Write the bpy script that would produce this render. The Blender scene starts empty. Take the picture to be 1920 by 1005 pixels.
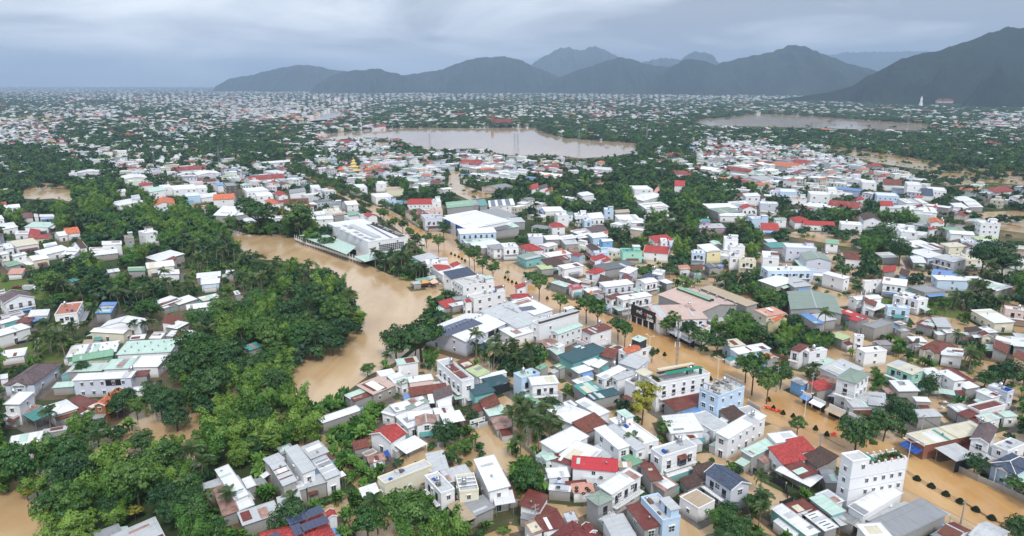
import bpy, math, random
import numpy as np
from math import radians as R
from mathutils import Vector, Matrix
random.seed(7); rng = np.random.default_rng(11)
S = bpy.context.scene
COL = S.collection
# ------------------------------------------------------------------ camera
CAMH = 100.0; PITCH = R(15.1); FOC = 1280.0
CX, CY = 960.0, 502.5
cam_d = bpy.data.cameras.new('camera'); cam = bpy.data.objects.new('camera', cam_d); COL.objects.link(cam)
cam_d.sensor_width = 36; cam_d.lens = 24.0; cam_d.clip_end = 90000; cam_d.clip_start = 1
cam.location = (0, 0, CAMH); cam.rotation_euler = (R(90) - PITCH, 0, 0)
S.camera = cam
# ------------------------------------------------------------------ sky, sun, exposure
SUN_EL, SUN_AZ = R(52), R(158)          # pale sun through the overcast, behind and right
W = bpy.data.worlds.new('World'); S.world = W; W.use_nodes = True
nt = W.node_tree; nt.nodes.clear()
N = lambda t: nt.nodes.new(t)
L = lambda a, b: nt.links.new(a, b)
sky = N('ShaderNodeTexSky'); sky.sky_type = 'NISHITA'; sky.sun_disc = False
sky.sun_elevation = SUN_EL; sky.sun_rotation = SUN_AZ; sky.altitude = 100; sky.dust_density = 3
skyb = N('ShaderNodeMix'); skyb.data_type = 'RGBA'; skyb.blend_type = 'MULTIPLY'; skyb.inputs[0].default_value = 1
L(sky.outputs[0], skyb.inputs[6]); skyb.inputs[7].default_value = (.07, .07, .07, 1)
tc = N('ShaderNodeTexCoord'); sep = N('ShaderNodeSeparateXYZ'); L(tc.outputs['Generated'], sep.inputs[0])
def M(op, a, b=None, c=None):
    n = N('ShaderNodeMath'); n.operation = op
    for i, v in enumerate((a, b, c)):
        if v is None: continue
        if isinstance(v, (int, float)): n.inputs[i].default_value = v
        else: L(v, n.inputs[i])
    return n.outputs[0]
zc = M('ADD', M('MAXIMUM', sep.outputs[2], 0.0), 0.17)
cx = M('DIVIDE', sep.outputs[0], zc); cy = M('DIVIDE', sep.outputs[1], zc)
cmb = N('ShaderNodeCombineXYZ'); L(cx, cmb.inputs[0]); L(cy, cmb.inputs[1])
n1 = N('ShaderNodeTexNoise'); L(cmb.outputs[0], n1.inputs['Vector']); n1.inputs['Scale'].default_value = .8; n1.inputs['Detail'].default_value = 6; n1.inputs['Roughness'].default_value = .55; n1.inputs['Distortion'].default_value = .5
mp2 = N('ShaderNodeMapping'); L(cmb.outputs[0], mp2.inputs[0]); mp2.inputs['Scale'].default_value = (.5, 1.3, 1); mp2.inputs['Location'].default_value = (3.3, 1.2, 0)
n2 = N('ShaderNodeTexNoise'); L(mp2.outputs[0], n2.inputs['Vector']); n2.inputs['Scale'].default_value = .22; n2.inputs['Detail'].default_value = 5
mixn = M('SUBTRACT', M('ADD', M('MULTIPLY', n1.outputs[0], .62), M('MULTIPLY', n2.outputs[0], .50)), M('MULTIPLY', M('MAXIMUM', sep.outputs[0], 0.0), .20))
ramp = N('ShaderNodeValToRGB'); L(mixn, ramp.inputs[0])
e = ramp.color_ramp.elements
e[0].position = .46; e[0].color = (.29, .32, .375, 1)
e[1].position = .66; e[1].color = (.84, .87, .90, 1)
x = ramp.color_ramp.elements.new(.55); x.color = (.53, .57, .63, 1)
# CIE overcast gradient: brighter overhead
grad = M('ADD', .84, M('MULTIPLY', M('MAXIMUM', sep.outputs[2], 0), .85))
gm = N('ShaderNodeMix'); gm.data_type = 'RGBA'; gm.blend_type = 'MULTIPLY'; gm.inputs[0].default_value = 1
gc = N('ShaderNodeCombineXYZ')
for i in range(3): L(grad, gc.inputs[i])
L(ramp.outputs[0], gm.inputs[6]); L(gc.outputs[0], gm.inputs[7])
ms = N('ShaderNodeMix'); ms.data_type = 'RGBA'; ms.inputs[0].default_value = .92
L(skyb.outputs[2], ms.inputs[6]); L(gm.outputs[2], ms.inputs[7])
bg = N('ShaderNodeBackground'); L(ms.outputs[2], bg.inputs[0]); bg.inputs[1].default_value = 1.0
wo = N('ShaderNodeOutputWorld'); L(bg.outputs[0], wo.inputs[0])
sd = bpy.data.lights.new('sun', 'SUN'); sd.energy = 1.5; sd.angle = R(11); sd.color = (1, .96, .9)
sun = bpy.data.objects.new('sun', sd); COL.objects.link(sun)
_sdir = Vector((math.sin(SUN_AZ) * math.cos(SUN_EL), math.cos(SUN_AZ) * math.cos(SUN_EL), math.sin(SUN_EL)))
sun.rotation_euler = _sdir.to_track_quat('Z', 'Y').to_euler()
S.view_settings.view_transform = 'Standard'; S.view_settings.look = 'None'
S.view_settings.exposure = 0.82; S.view_settings.gamma = 1; S.view_settings.use_curve_mapping = False
S.cycles.use_denoising = True; S.cycles.denoising_prefilter = 'ACCURATE'; S.cycles.denoising_input_passes = 'RGB_ALBEDO_NORMAL'
S.cycles.max_bounces = 6; S.cycles.diffuse_bounces = 2; S.cycles.glossy_bounces = 2; S.cycles.transmission_bounces = 2
S.cycles.volume_bounces = 1; S.cycles.transparent_max_bounces = 4; S.cycles.sample_clamp_indirect = 4
HAZE_DENSITY = 0.00009

# ------------------------------------------------------------------ pixel <-> world (photo pixels, 1920 wide)
CP, SP = math.cos(PITCH), math.sin(PITCH)
def ray(u, v):
    a = (u - CX) / FOC; b = (CY - v) / FOC
    return a, CP + b * SP, -SP + b * CP
def at(u, v, z=0.0):
    dx, dy, dz = ray(u, v)
    t = (z - CAMH) / min(dz, -1e-4)
    return Vector((dx * t, dy * t, z))
def pix(x, y, z):
    y2 = y * CP - (z - CAMH) * SP; w = y * SP + (z - CAMH) * CP
    return CX + FOC * x / y2, CY - FOC * w / y2, FOC / y2
def pixn(P):
    x, y, z = P[:, 0], P[:, 1], P[:, 2] - CAMH
    d = y * CP - z * SP; w = y * SP + z * CP
    return CX + FOC * x / d, CY - FOC * w / d, FOC / d

# ------------------------------------------------------------------ tagging
def tag(o, label=None, cat=None, group=None, kind=None):
    if label: o['label'] = label
    if cat: o['category'] = cat
    if group: o['group'] = group
    if kind: o['kind'] = kind
    return o
def link(name, data, parent=None, loc=None, rz=0):
    o = bpy.data.objects.new(name, data); COL.objects.link(o)
    if parent is not None: o.parent = parent
    if loc is not None: o.location = loc
    if rz: o.rotation_euler = (0, 0, rz)
    return o
def thing(name, label, cat, loc=(0, 0, 0), rz=0, group=None):
    return tag(link(name, None, None, loc, rz), label, cat, group)

class MB:
    """collects quads and boxes, builds one mesh"""
    def __init__(s): s.v = []; s.f = []; s.m = []
    def face(s, pts, m=0):
        i = len(s.v); s.v += [tuple(p) for p in pts]; s.f.append(tuple(range(i, i + len(pts)))); s.m.append(m)
    def box(s, x0, y0, z0, x1, y1, z1, m=0, top=None):
        i = len(s.v)
        s.v += [(x0, y0, z0), (x1, y0, z0), (x1, y1, z0), (x0, y1, z0), (x0, y0, z1), (x1, y0, z1), (x1, y1, z1), (x0, y1, z1)]
        for q in ((0, 3, 2, 1), (4, 5, 6, 7), (0, 1, 5, 4), (1, 2, 6, 5), (2, 3, 7, 6), (3, 0, 4, 7)):
            s.f.append(tuple(i + k for k in q)); s.m.append(m)
        if top is not None: s.m[-5] = top
    def slab(s, pts, t, m=0):
        """thick sheet below the planar polygon pts"""
        n = len(pts); i = len(s.v)
        s.v += [tuple(p) for p in pts] + [(p[0], p[1], p[2] - t) for p in pts]
        s.f.append(tuple(range(i, i + n))); s.f.append(tuple(range(i + 2 * n - 1, i + n - 1, -1))); s.m += [m, m]
        for k in range(n):
            j = (k + 1) % n
            s.f.append((i + k, i + n + k, i + n + j, i + j)); s.m.append(m)
    def bar(s, a, b, r, n=6, r2=None, m=0):
        a = Vector(a); b = Vector(b); d = (b - a)
        if d.length < 1e-6: return
        d.normalize(); q = d.orthogonal().normalized(); w = d.cross(q); r2 = r if r2 is None else r2
        i = len(s.v)
        for k in range(n):
            t = 2 * math.pi * k / n; o = q * math.cos(t) + w * math.sin(t)
            s.v.append(tuple(a + o * r)); s.v.append(tuple(b + o * r2))
        for k in range(n):
            j = (k + 1) % n
            s.f.append((i + 2 * k, i + 2 * j, i + 2 * j + 1, i + 2 * k + 1)); s.m.append(m)
        s.f.append(tuple(i + 2 * k + 1 for k in range(n))); s.m.append(m)
        s.f.append(tuple(i + 2 * k for k in reversed(range(n)))); s.m.append(m)
    def mesh(s, name, mats, smooth=False):
        me = bpy.data.meshes.new(name); me.from_pydata(s.v, [], s.f)
        for mt in (mats if isinstance(mats, (list, tuple)) else [mats]): me.materials.append(mt)
        if any(s.m): me.polygons.foreach_set('material_index', s.m)
        if smooth: me.polygons.foreach_set('use_smooth', [True] * len(s.f))
        me.update(); return me
    def build(s, name, mats, parent=None, loc=None, rz=0, smooth=False):
        return link(name, s.mesh(name, mats, smooth), parent, loc, rz)

def npmesh(name, V, F, mats, attr=None, midx=None, smooth=False):
    """fast mesh from numpy arrays; F is (n,3) or (n,4)"""
    me = bpy.data.meshes.new(name); k = F.shape[1]
    me.vertices.add(len(V)); me.vertices.foreach_set('co', np.asarray(V, np.float32).ravel())
    me.loops.add(F.size); me.loops.foreach_set('vertex_index', F.astype(np.int32).ravel())
    me.polygons.add(len(F)); me.polygons.foreach_set('loop_start', np.arange(0, F.size, k, dtype=np.int32))
    for mt in mats: me.materials.append(mt)
    if midx is not None: me.polygons.foreach_set('material_index', midx.astype(np.int32))
    if smooth: me.polygons.foreach_set('use_smooth', np.ones(len(F), bool))
    if attr is not None:
        a = me.color_attributes.new('tint', 'FLOAT_COLOR', 'POINT')
        a.data.foreach_set('color', np.asarray(attr, np.float32).ravel())
    me.update(calc_edges=True); return me

# ------------------------------------------------------------------ materials
MATS = {}
def newmat(name):
    m = bpy.data.materials.new(name); m.use_nodes = True
    return m, m.node_tree, m.node_tree.nodes['Principled BSDF']
class G:
    """small node-graph helper"""
    def __init__(s, t): s.t = t
    def n(s, typ, ins=None, **kw):
        nd = s.t.nodes.new(typ)
        for k, v in kw.items(): setattr(nd, k, v)
        for k, v in (ins or {}).items():
            if isinstance(v, bpy.types.NodeSocket): s.t.links.new(v, nd.inputs[k])
            else: nd.inputs[k].default_value = v
        return nd
    def math(s, op, a, b=0.0): return s.n('ShaderNodeMath', {0: a, 1: b}, operation=op).outputs[0]
    def mix(s, f, a, b, bt='MIX'):
        nd = s.n('ShaderNodeMix', None, data_type='RGBA', blend_type=bt)
        for k, v in ((0, f), (6, a), (7, b)):
            if isinstance(v, bpy.types.NodeSocket): s.t.links.new(v, nd.inputs[k])
            else: nd.inputs[k].default_value = v if not isinstance(v, tuple) else (*v[:3], 1)
        return nd.outputs[2]
    def noise(s, vec, scale, detail=4, rough=.6): return s.n('ShaderNodeTexNoise', {'Vector': vec, 'Scale': scale, 'Detail': detail, 'Roughness': rough}).outputs[0]
    def ramp(s, f, *stops):
        nd = s.n('ShaderNodeValToRGB', {0: f}); el = nd.color_ramp.elements
        while len(el) < len(stops): el.new(.5)
        for q, (p, c) in zip(el, stops): q.position = p; q.color = (*c, 1) if len(c) == 3 else c
        return nd.outputs[0]
    def rng(s, f, a, b, c, d): return s.n('ShaderNodeMapRange', {0: f, 1: a, 2: b, 3: c, 4: d}).outputs[0]
    def link(s, a, b): s.t.links.new(a, b)
def mapped(g, sc, out='Object'):
    tcn = g.n('ShaderNodeTexCoord')
    return g.n('ShaderNodeMapping', {0: tcn.outputs[out], 'Scale': sc}).outputs[0]

def roof_metal(key, c, rough=.45, rust=0.0):
    m, t, b = newmat('roof_metal_' + key); g = G(t)
    tcn = g.n('ShaderNodeTexCoord'); ob = tcn.outputs['Object']; oi = g.n('ShaderNodeObjectInfo')
    sp = g.n('ShaderNodeSeparateXYZ', {0: ob})
    add = g.n('ShaderNodeVectorMath', {0: ob, 1: g.n('ShaderNodeCombineXYZ', {0: g.math('MULTIPLY', oi.outputs['Random'], 91.0), 1: oi.outputs['Random']}).outputs[0]}, operation='ADD').outputs[0]
    # individual sheets
    sh = g.n('ShaderNodeCombineXYZ', {0: g.math('FLOOR', g.math('DIVIDE', sp.outputs[0], 1.07)), 1: g.math('FLOOR', g.math('DIVIDE', sp.outputs[1], 4.3)), 2: g.math('MULTIPLY', oi.outputs['Random'], 57.0)}).outputs[0]
    wn = g.n('ShaderNodeTexWhiteNoise', {'Vector': sh}).outputs[0]
    col = g.mix(g.math('MULTIPLY', wn, .30), c, tuple(k * .72 for k in c))
    lx = g.math('LESS_THAN', g.math('FRACT', g.math('DIVIDE', sp.outputs[0], 1.07)), .07)
    ly = g.math('LESS_THAN', g.math('FRACT', g.math('ADD', g.math('DIVIDE', sp.outputs[1], 4.3), oi.outputs['Random'])), .03)
    col = g.mix(g.math('MULTIPLY', g.math('MAXIMUM', g.math('MULTIPLY', lx, .6), ly), .42), col, tuple(k * .42 for k in c))
    # streaky dirt
    st = g.noise(g.n('ShaderNodeMapping', {0: add, 'Scale': (1.6, .22, .3)}).outputs[0], 1.0, 6, .7)
    col = g.mix(g.rng(st, .47, .72, 0, .55), col, (c[0] * .45 + .02, c[1] * .44 + .018, c[2] * .42 + .015))
    bl = g.noise(add, .33, 5, .65)
    rs = g.rng(bl, .60 - rust * .2, .72 - rust * .2, 0, .38 + rust * .5)
    col = g.mix(rs, col, (.16, .075, .045) if rust else (.30, .27, .24))
    # slight overall difference house to house
    col = g.mix(g.rng(oi.outputs['Random'], 0, 1, 0, .30), col, tuple(k * .62 for k in c))
    g.link(col, b.inputs['Base Color'])
    wv = g.math('SINE', g.math('MULTIPLY', sp.outputs[0], 24.0))
    lap = g.math('LESS_THAN', g.math('FRACT', g.math('DIVIDE', sp.outputs[1], 4.3)), .02)
    bp = g.n('ShaderNodeBump', {'Height': g.math('ADD', g.math('MULTIPLY', wv, .5), lap), 'Strength': .35, 'Distance': .04})
    g.link(bp.outputs[0], b.inputs['Normal'])
    b.inputs['Roughness'].default_value = rough; b.inputs['Specular IOR Level'].default_value = .35
    return m
def roof_tile(key, c, dirt=.6):
    m, t, b = newmat('roof_tile_' + key); g = G(t)
    tcn = g.n('ShaderNodeTexCoord'); ob = tcn.outputs['Object']; oi = g.n('ShaderNodeObjectInfo')
    sp = g.n('ShaderNodeSeparateXYZ', {0: ob})
    cell = g.n('ShaderNodeCombineXYZ', {0: g.math('FLOOR', g.math('DIVIDE', sp.outputs[0], .24)), 1: g.math('FLOOR', g.math('DIVIDE', sp.outputs[1], .34)), 2: oi.outputs['Random']}).outputs[0]
    wn = g.n('ShaderNodeTexWhiteNoise', {'Vector': cell}).outputs[0]
    col = g.mix(wn, tuple(k * .55 for k in c), tuple(min(1, k * 1.5) for k in c))
    no = g.noise(ob, .5, 7, .7)
    col = g.mix(g.rng(no, .42, .68, 0, dirt), col, (.045, .035, .03))
    no2 = g.noise(ob, 1.9, 4, .7)
    col = g.mix(g.rng(no2, .6, .72, 0, dirt * .6), col, (.24, .21, .18))
    col = g.mix(g.rng(oi.outputs['Random'], 0, 1, 0, .3), col, tuple(k * .6 for k in c))
    g.link(col, b.inputs['Base Color'])
    wv = g.math('SINE', g.math('MULTIPLY', sp.outputs[0], 26.0)); w2 = g.math('FRACT', g.math('DIVIDE', sp.outputs[1], .34))
    bp = g.n('ShaderNodeBump', {'Height': g.math('ADD', wv, w2), 'Strength': .5, 'Distance': .06})
    g.link(bp.outputs[0], b.inputs['Normal']); b.inputs['Roughness'].default_value = .75
    return m
def wall_mat(key, c, dirt=.3, scale=1.0):
    m, t, b = newmat('wall_' + key); g = G(t)
    tcn = g.n('ShaderNodeTexCoord'); ob = tcn.outputs['Object']; oi = g.n('ShaderNodeObjectInfo')
    add = g.n('ShaderNodeVectorMath', {0: ob, 1: g.n('ShaderNodeCombineXYZ', {0: g.math('MULTIPLY', oi.outputs['Random'], 77.0)}).outputs[0]}, operation='ADD').outputs[0]
    st = g.noise(g.n('ShaderNodeMapping', {0: add, 'Scale': (1.3, 1.3, .16)}).outputs[0], 1.0 * scale, 6, .7)
    col = g.mix(g.rng(st, .56, .80, 0, dirt), c, (c[0] * .42, c[1] * .41, c[2] * .39))
    bl = g.noise(add, .6, 5, .7)
    col = g.mix(g.rng(bl, .52, .78, 0, dirt * .7), col, tuple(k * .6 for k in c))
    sp = g.n('ShaderNodeSeparateXYZ', {0: ob})
    splash = g.rng(sp.outputs[2], .4, 1.6, .55, 0)
    col = g.mix(splash, col, (.27, .21, .14))         # flood stain at the foot of the wall
    g.link(col, b.inputs['Base Color']); b.inputs['Roughness'].default_value = .85
    b.inputs['Specular IOR Level'].default_value = .2
    return m
def plain(key, c, rough=.6, metal=0, spec=.3, var=.25, sc=2.0):
    m, t, b = newmat(key); g = G(t)
    no = g.noise(mapped(g, (1, 1, 1)), sc, 4, .6)
    g.link(g.mix(g.rng(no, .35, .7, 0, var), c, tuple(k * .5 for k in c)), b.inputs['Base Color'])
    b.inputs['Roughness'].default_value = rough; b.inputs['Metallic'].default_value = metal; b.inputs['Specular IOR Level'].default_value = spec
    return m
RC = {'w': (.80, .81, .82), 'lg': (.52, .54, .56), 'g': (.30, .31, .33), 'dg': (.13, .14, .15), 'cr': (.66, .62, .48), 'pk': (.60, .44, .38),
      'tan': (.46, .36, .25), 'mi': (.50, .66, .58), 'gn': (.22, .42, .28), 'lime': (.48, .58, .30), 'tg': (.09, .30, .28), 'sg': (.26, .33, .28), 'b': (.16, .32, .62),
      'r': (.50, .035, .045), 'm': (.16, .032, .026), 'rw': (.42, .26, .22), 'dt': (.03, .09, .11), 'sal': (.60, .30, .22)}
RNAME = {'w': 'white metal', 'lg': 'pale grey metal', 'g': 'grey metal', 'dg': 'dark grey metal', 'cr': 'cream metal', 'pk': 'pale pink metal', 'tan': 'tan metal', 'mi': 'mint metal',
         'gn': 'green metal', 'lime': 'lime green metal', 'tg': 'teal metal', 'sg': 'sage green metal', 'b': 'blue metal', 'r': 'bright red metal', 'm': 'rusty maroon metal', 'rw': 'rust-streaked white metal',
         'dt': 'dark teal mesh', 'sal': 'salmon metal', 'R': 'red tiled', 'rt': 'rust-red tiled', 'bt': 'brown tiled', 'o': 'orange tiled', 'pu': 'mauve-brown tiled', 'nv': 'slate blue tiled', 'or': 'dark maroon tiled'}
TC = {'R': (.42, .05, .045), 'rt': (.20, .055, .035), 'bt': (.085, .045, .035), 'o': (.62, .17, .075), 'pu': (.135, .095, .10), 'nv': (.06, .085, .14), 'or': (.20, .03, .028)}
WC = {'w': (.80, .81, .83), 'c': (.74, .70, .56), 'lb': (.52, .66, .82), 'll': (.60, .63, .72), 'g': (.34, .34, .34), 'st': (.36, .35, .33), 'mi': (.36, .68, .55), 'y': (.78, .70, .42), 'pk': (.72, .56, .52),
      'tl': (.20, .48, .48), 'bk': (.05, .055, .06), 'br': (.26, .11, .075), 'wd': (.30, .14, .06), 'b': (.18, .42, .78), 'vio': (.58, .36, .62), 'dk': (.12, .11, .10)}
WNAME = {'w': 'white', 'c': 'cream', 'lb': 'pale blue', 'll': 'lilac-white', 'g': 'grey', 'st': 'weathered grey', 'mi': 'mint green', 'y': 'yellow', 'pk': 'pinkish', 'tl': 'teal', 'bk': 'black', 'br': 'brick', 'wd': 'wooden',
         'b': 'bright blue', 'vio': 'violet', 'dk': 'dark unfinished'}
for k, c in RC.items(): MATS['R' + k] = roof_metal(k, c, .45, .7 if k in ('rw', 'm') else 0)
for k, c in TC.items(): MATS['R' + k] = roof_tile(k, c, .35 if k in ('o', 'R', 'nv', 'pu') else .75)
for k, c in WC.items(): MATS['W' + k] = wall_mat(k, c, {'st': .9, 'g': .7, 'dk': .8}.get(k, .26))
MATS['deck'] = wall_mat('roof_deck', (.50, .50, .49), .7)
MATS['terra'] = plain('terracotta_floor', (.44, .17, .11), .7, var=.5)
MATS['conc'] = wall_mat('concrete', (.38, .37, .35), .8)
MATS['trim'] = plain('trim_white', (.78, .78, .77), .6)
MATS['dark'] = plain('dark_opening', (.02, .022, .025), .5)
MATS['glass'] = plain('window_glass', (.035, .05, .065), .08, spec=.6, var=.1)
MATS['steel'] = plain('galvanised_steel', (.42, .44, .46), .4, .6)
MATS['inox'] = plain('tank_steel', (.62, .63, .64), .25, .9, var=.1)
MATS['blue'] = plain('blue_tarp', (.02, .085, .34), .5)
MATS['tarpo'] = plain('orange_tarp', (.80, .32, .10), .6)
MATS['tarpp'] = plain('peach_tarp', (.78, .50, .36), .6)
MATS['green_net'] = plain('green_net', (.02, .22, .15), .7)
MATS['black_net'] = plain('black_net', (.02, .03, .035), .8)
MATS['solar'] = plain('solar_cell', (.035, .05, .11), .15, spec=.6, var=.15)
MATS['rubber'] = plain('rubber', (.015, .015, .016), .8)
MATS['red'] = plain('red_cloth', (.75, .06, .04), .6)
MATS['orange'] = plain('orange_cloth', (.85, .20, .08), .6)
MATS['wood'] = plain('weathered_wood', (.16, .11, .075), .8)
MATS['black'] = plain('black_paint', (.03, .03, .038), .55)
MATS['white'] = plain('white_paint', (.82, .82, .82), .5)
MATS['gold'] = plain('gold_paint', (.75, .52, .12), .4)
MATS['skin'] = plain('skin', (.45, .27, .19), .6)

MATS['Rterra'] = MATS['terra']; MATS['Rdeck'] = MATS['deck']
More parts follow.
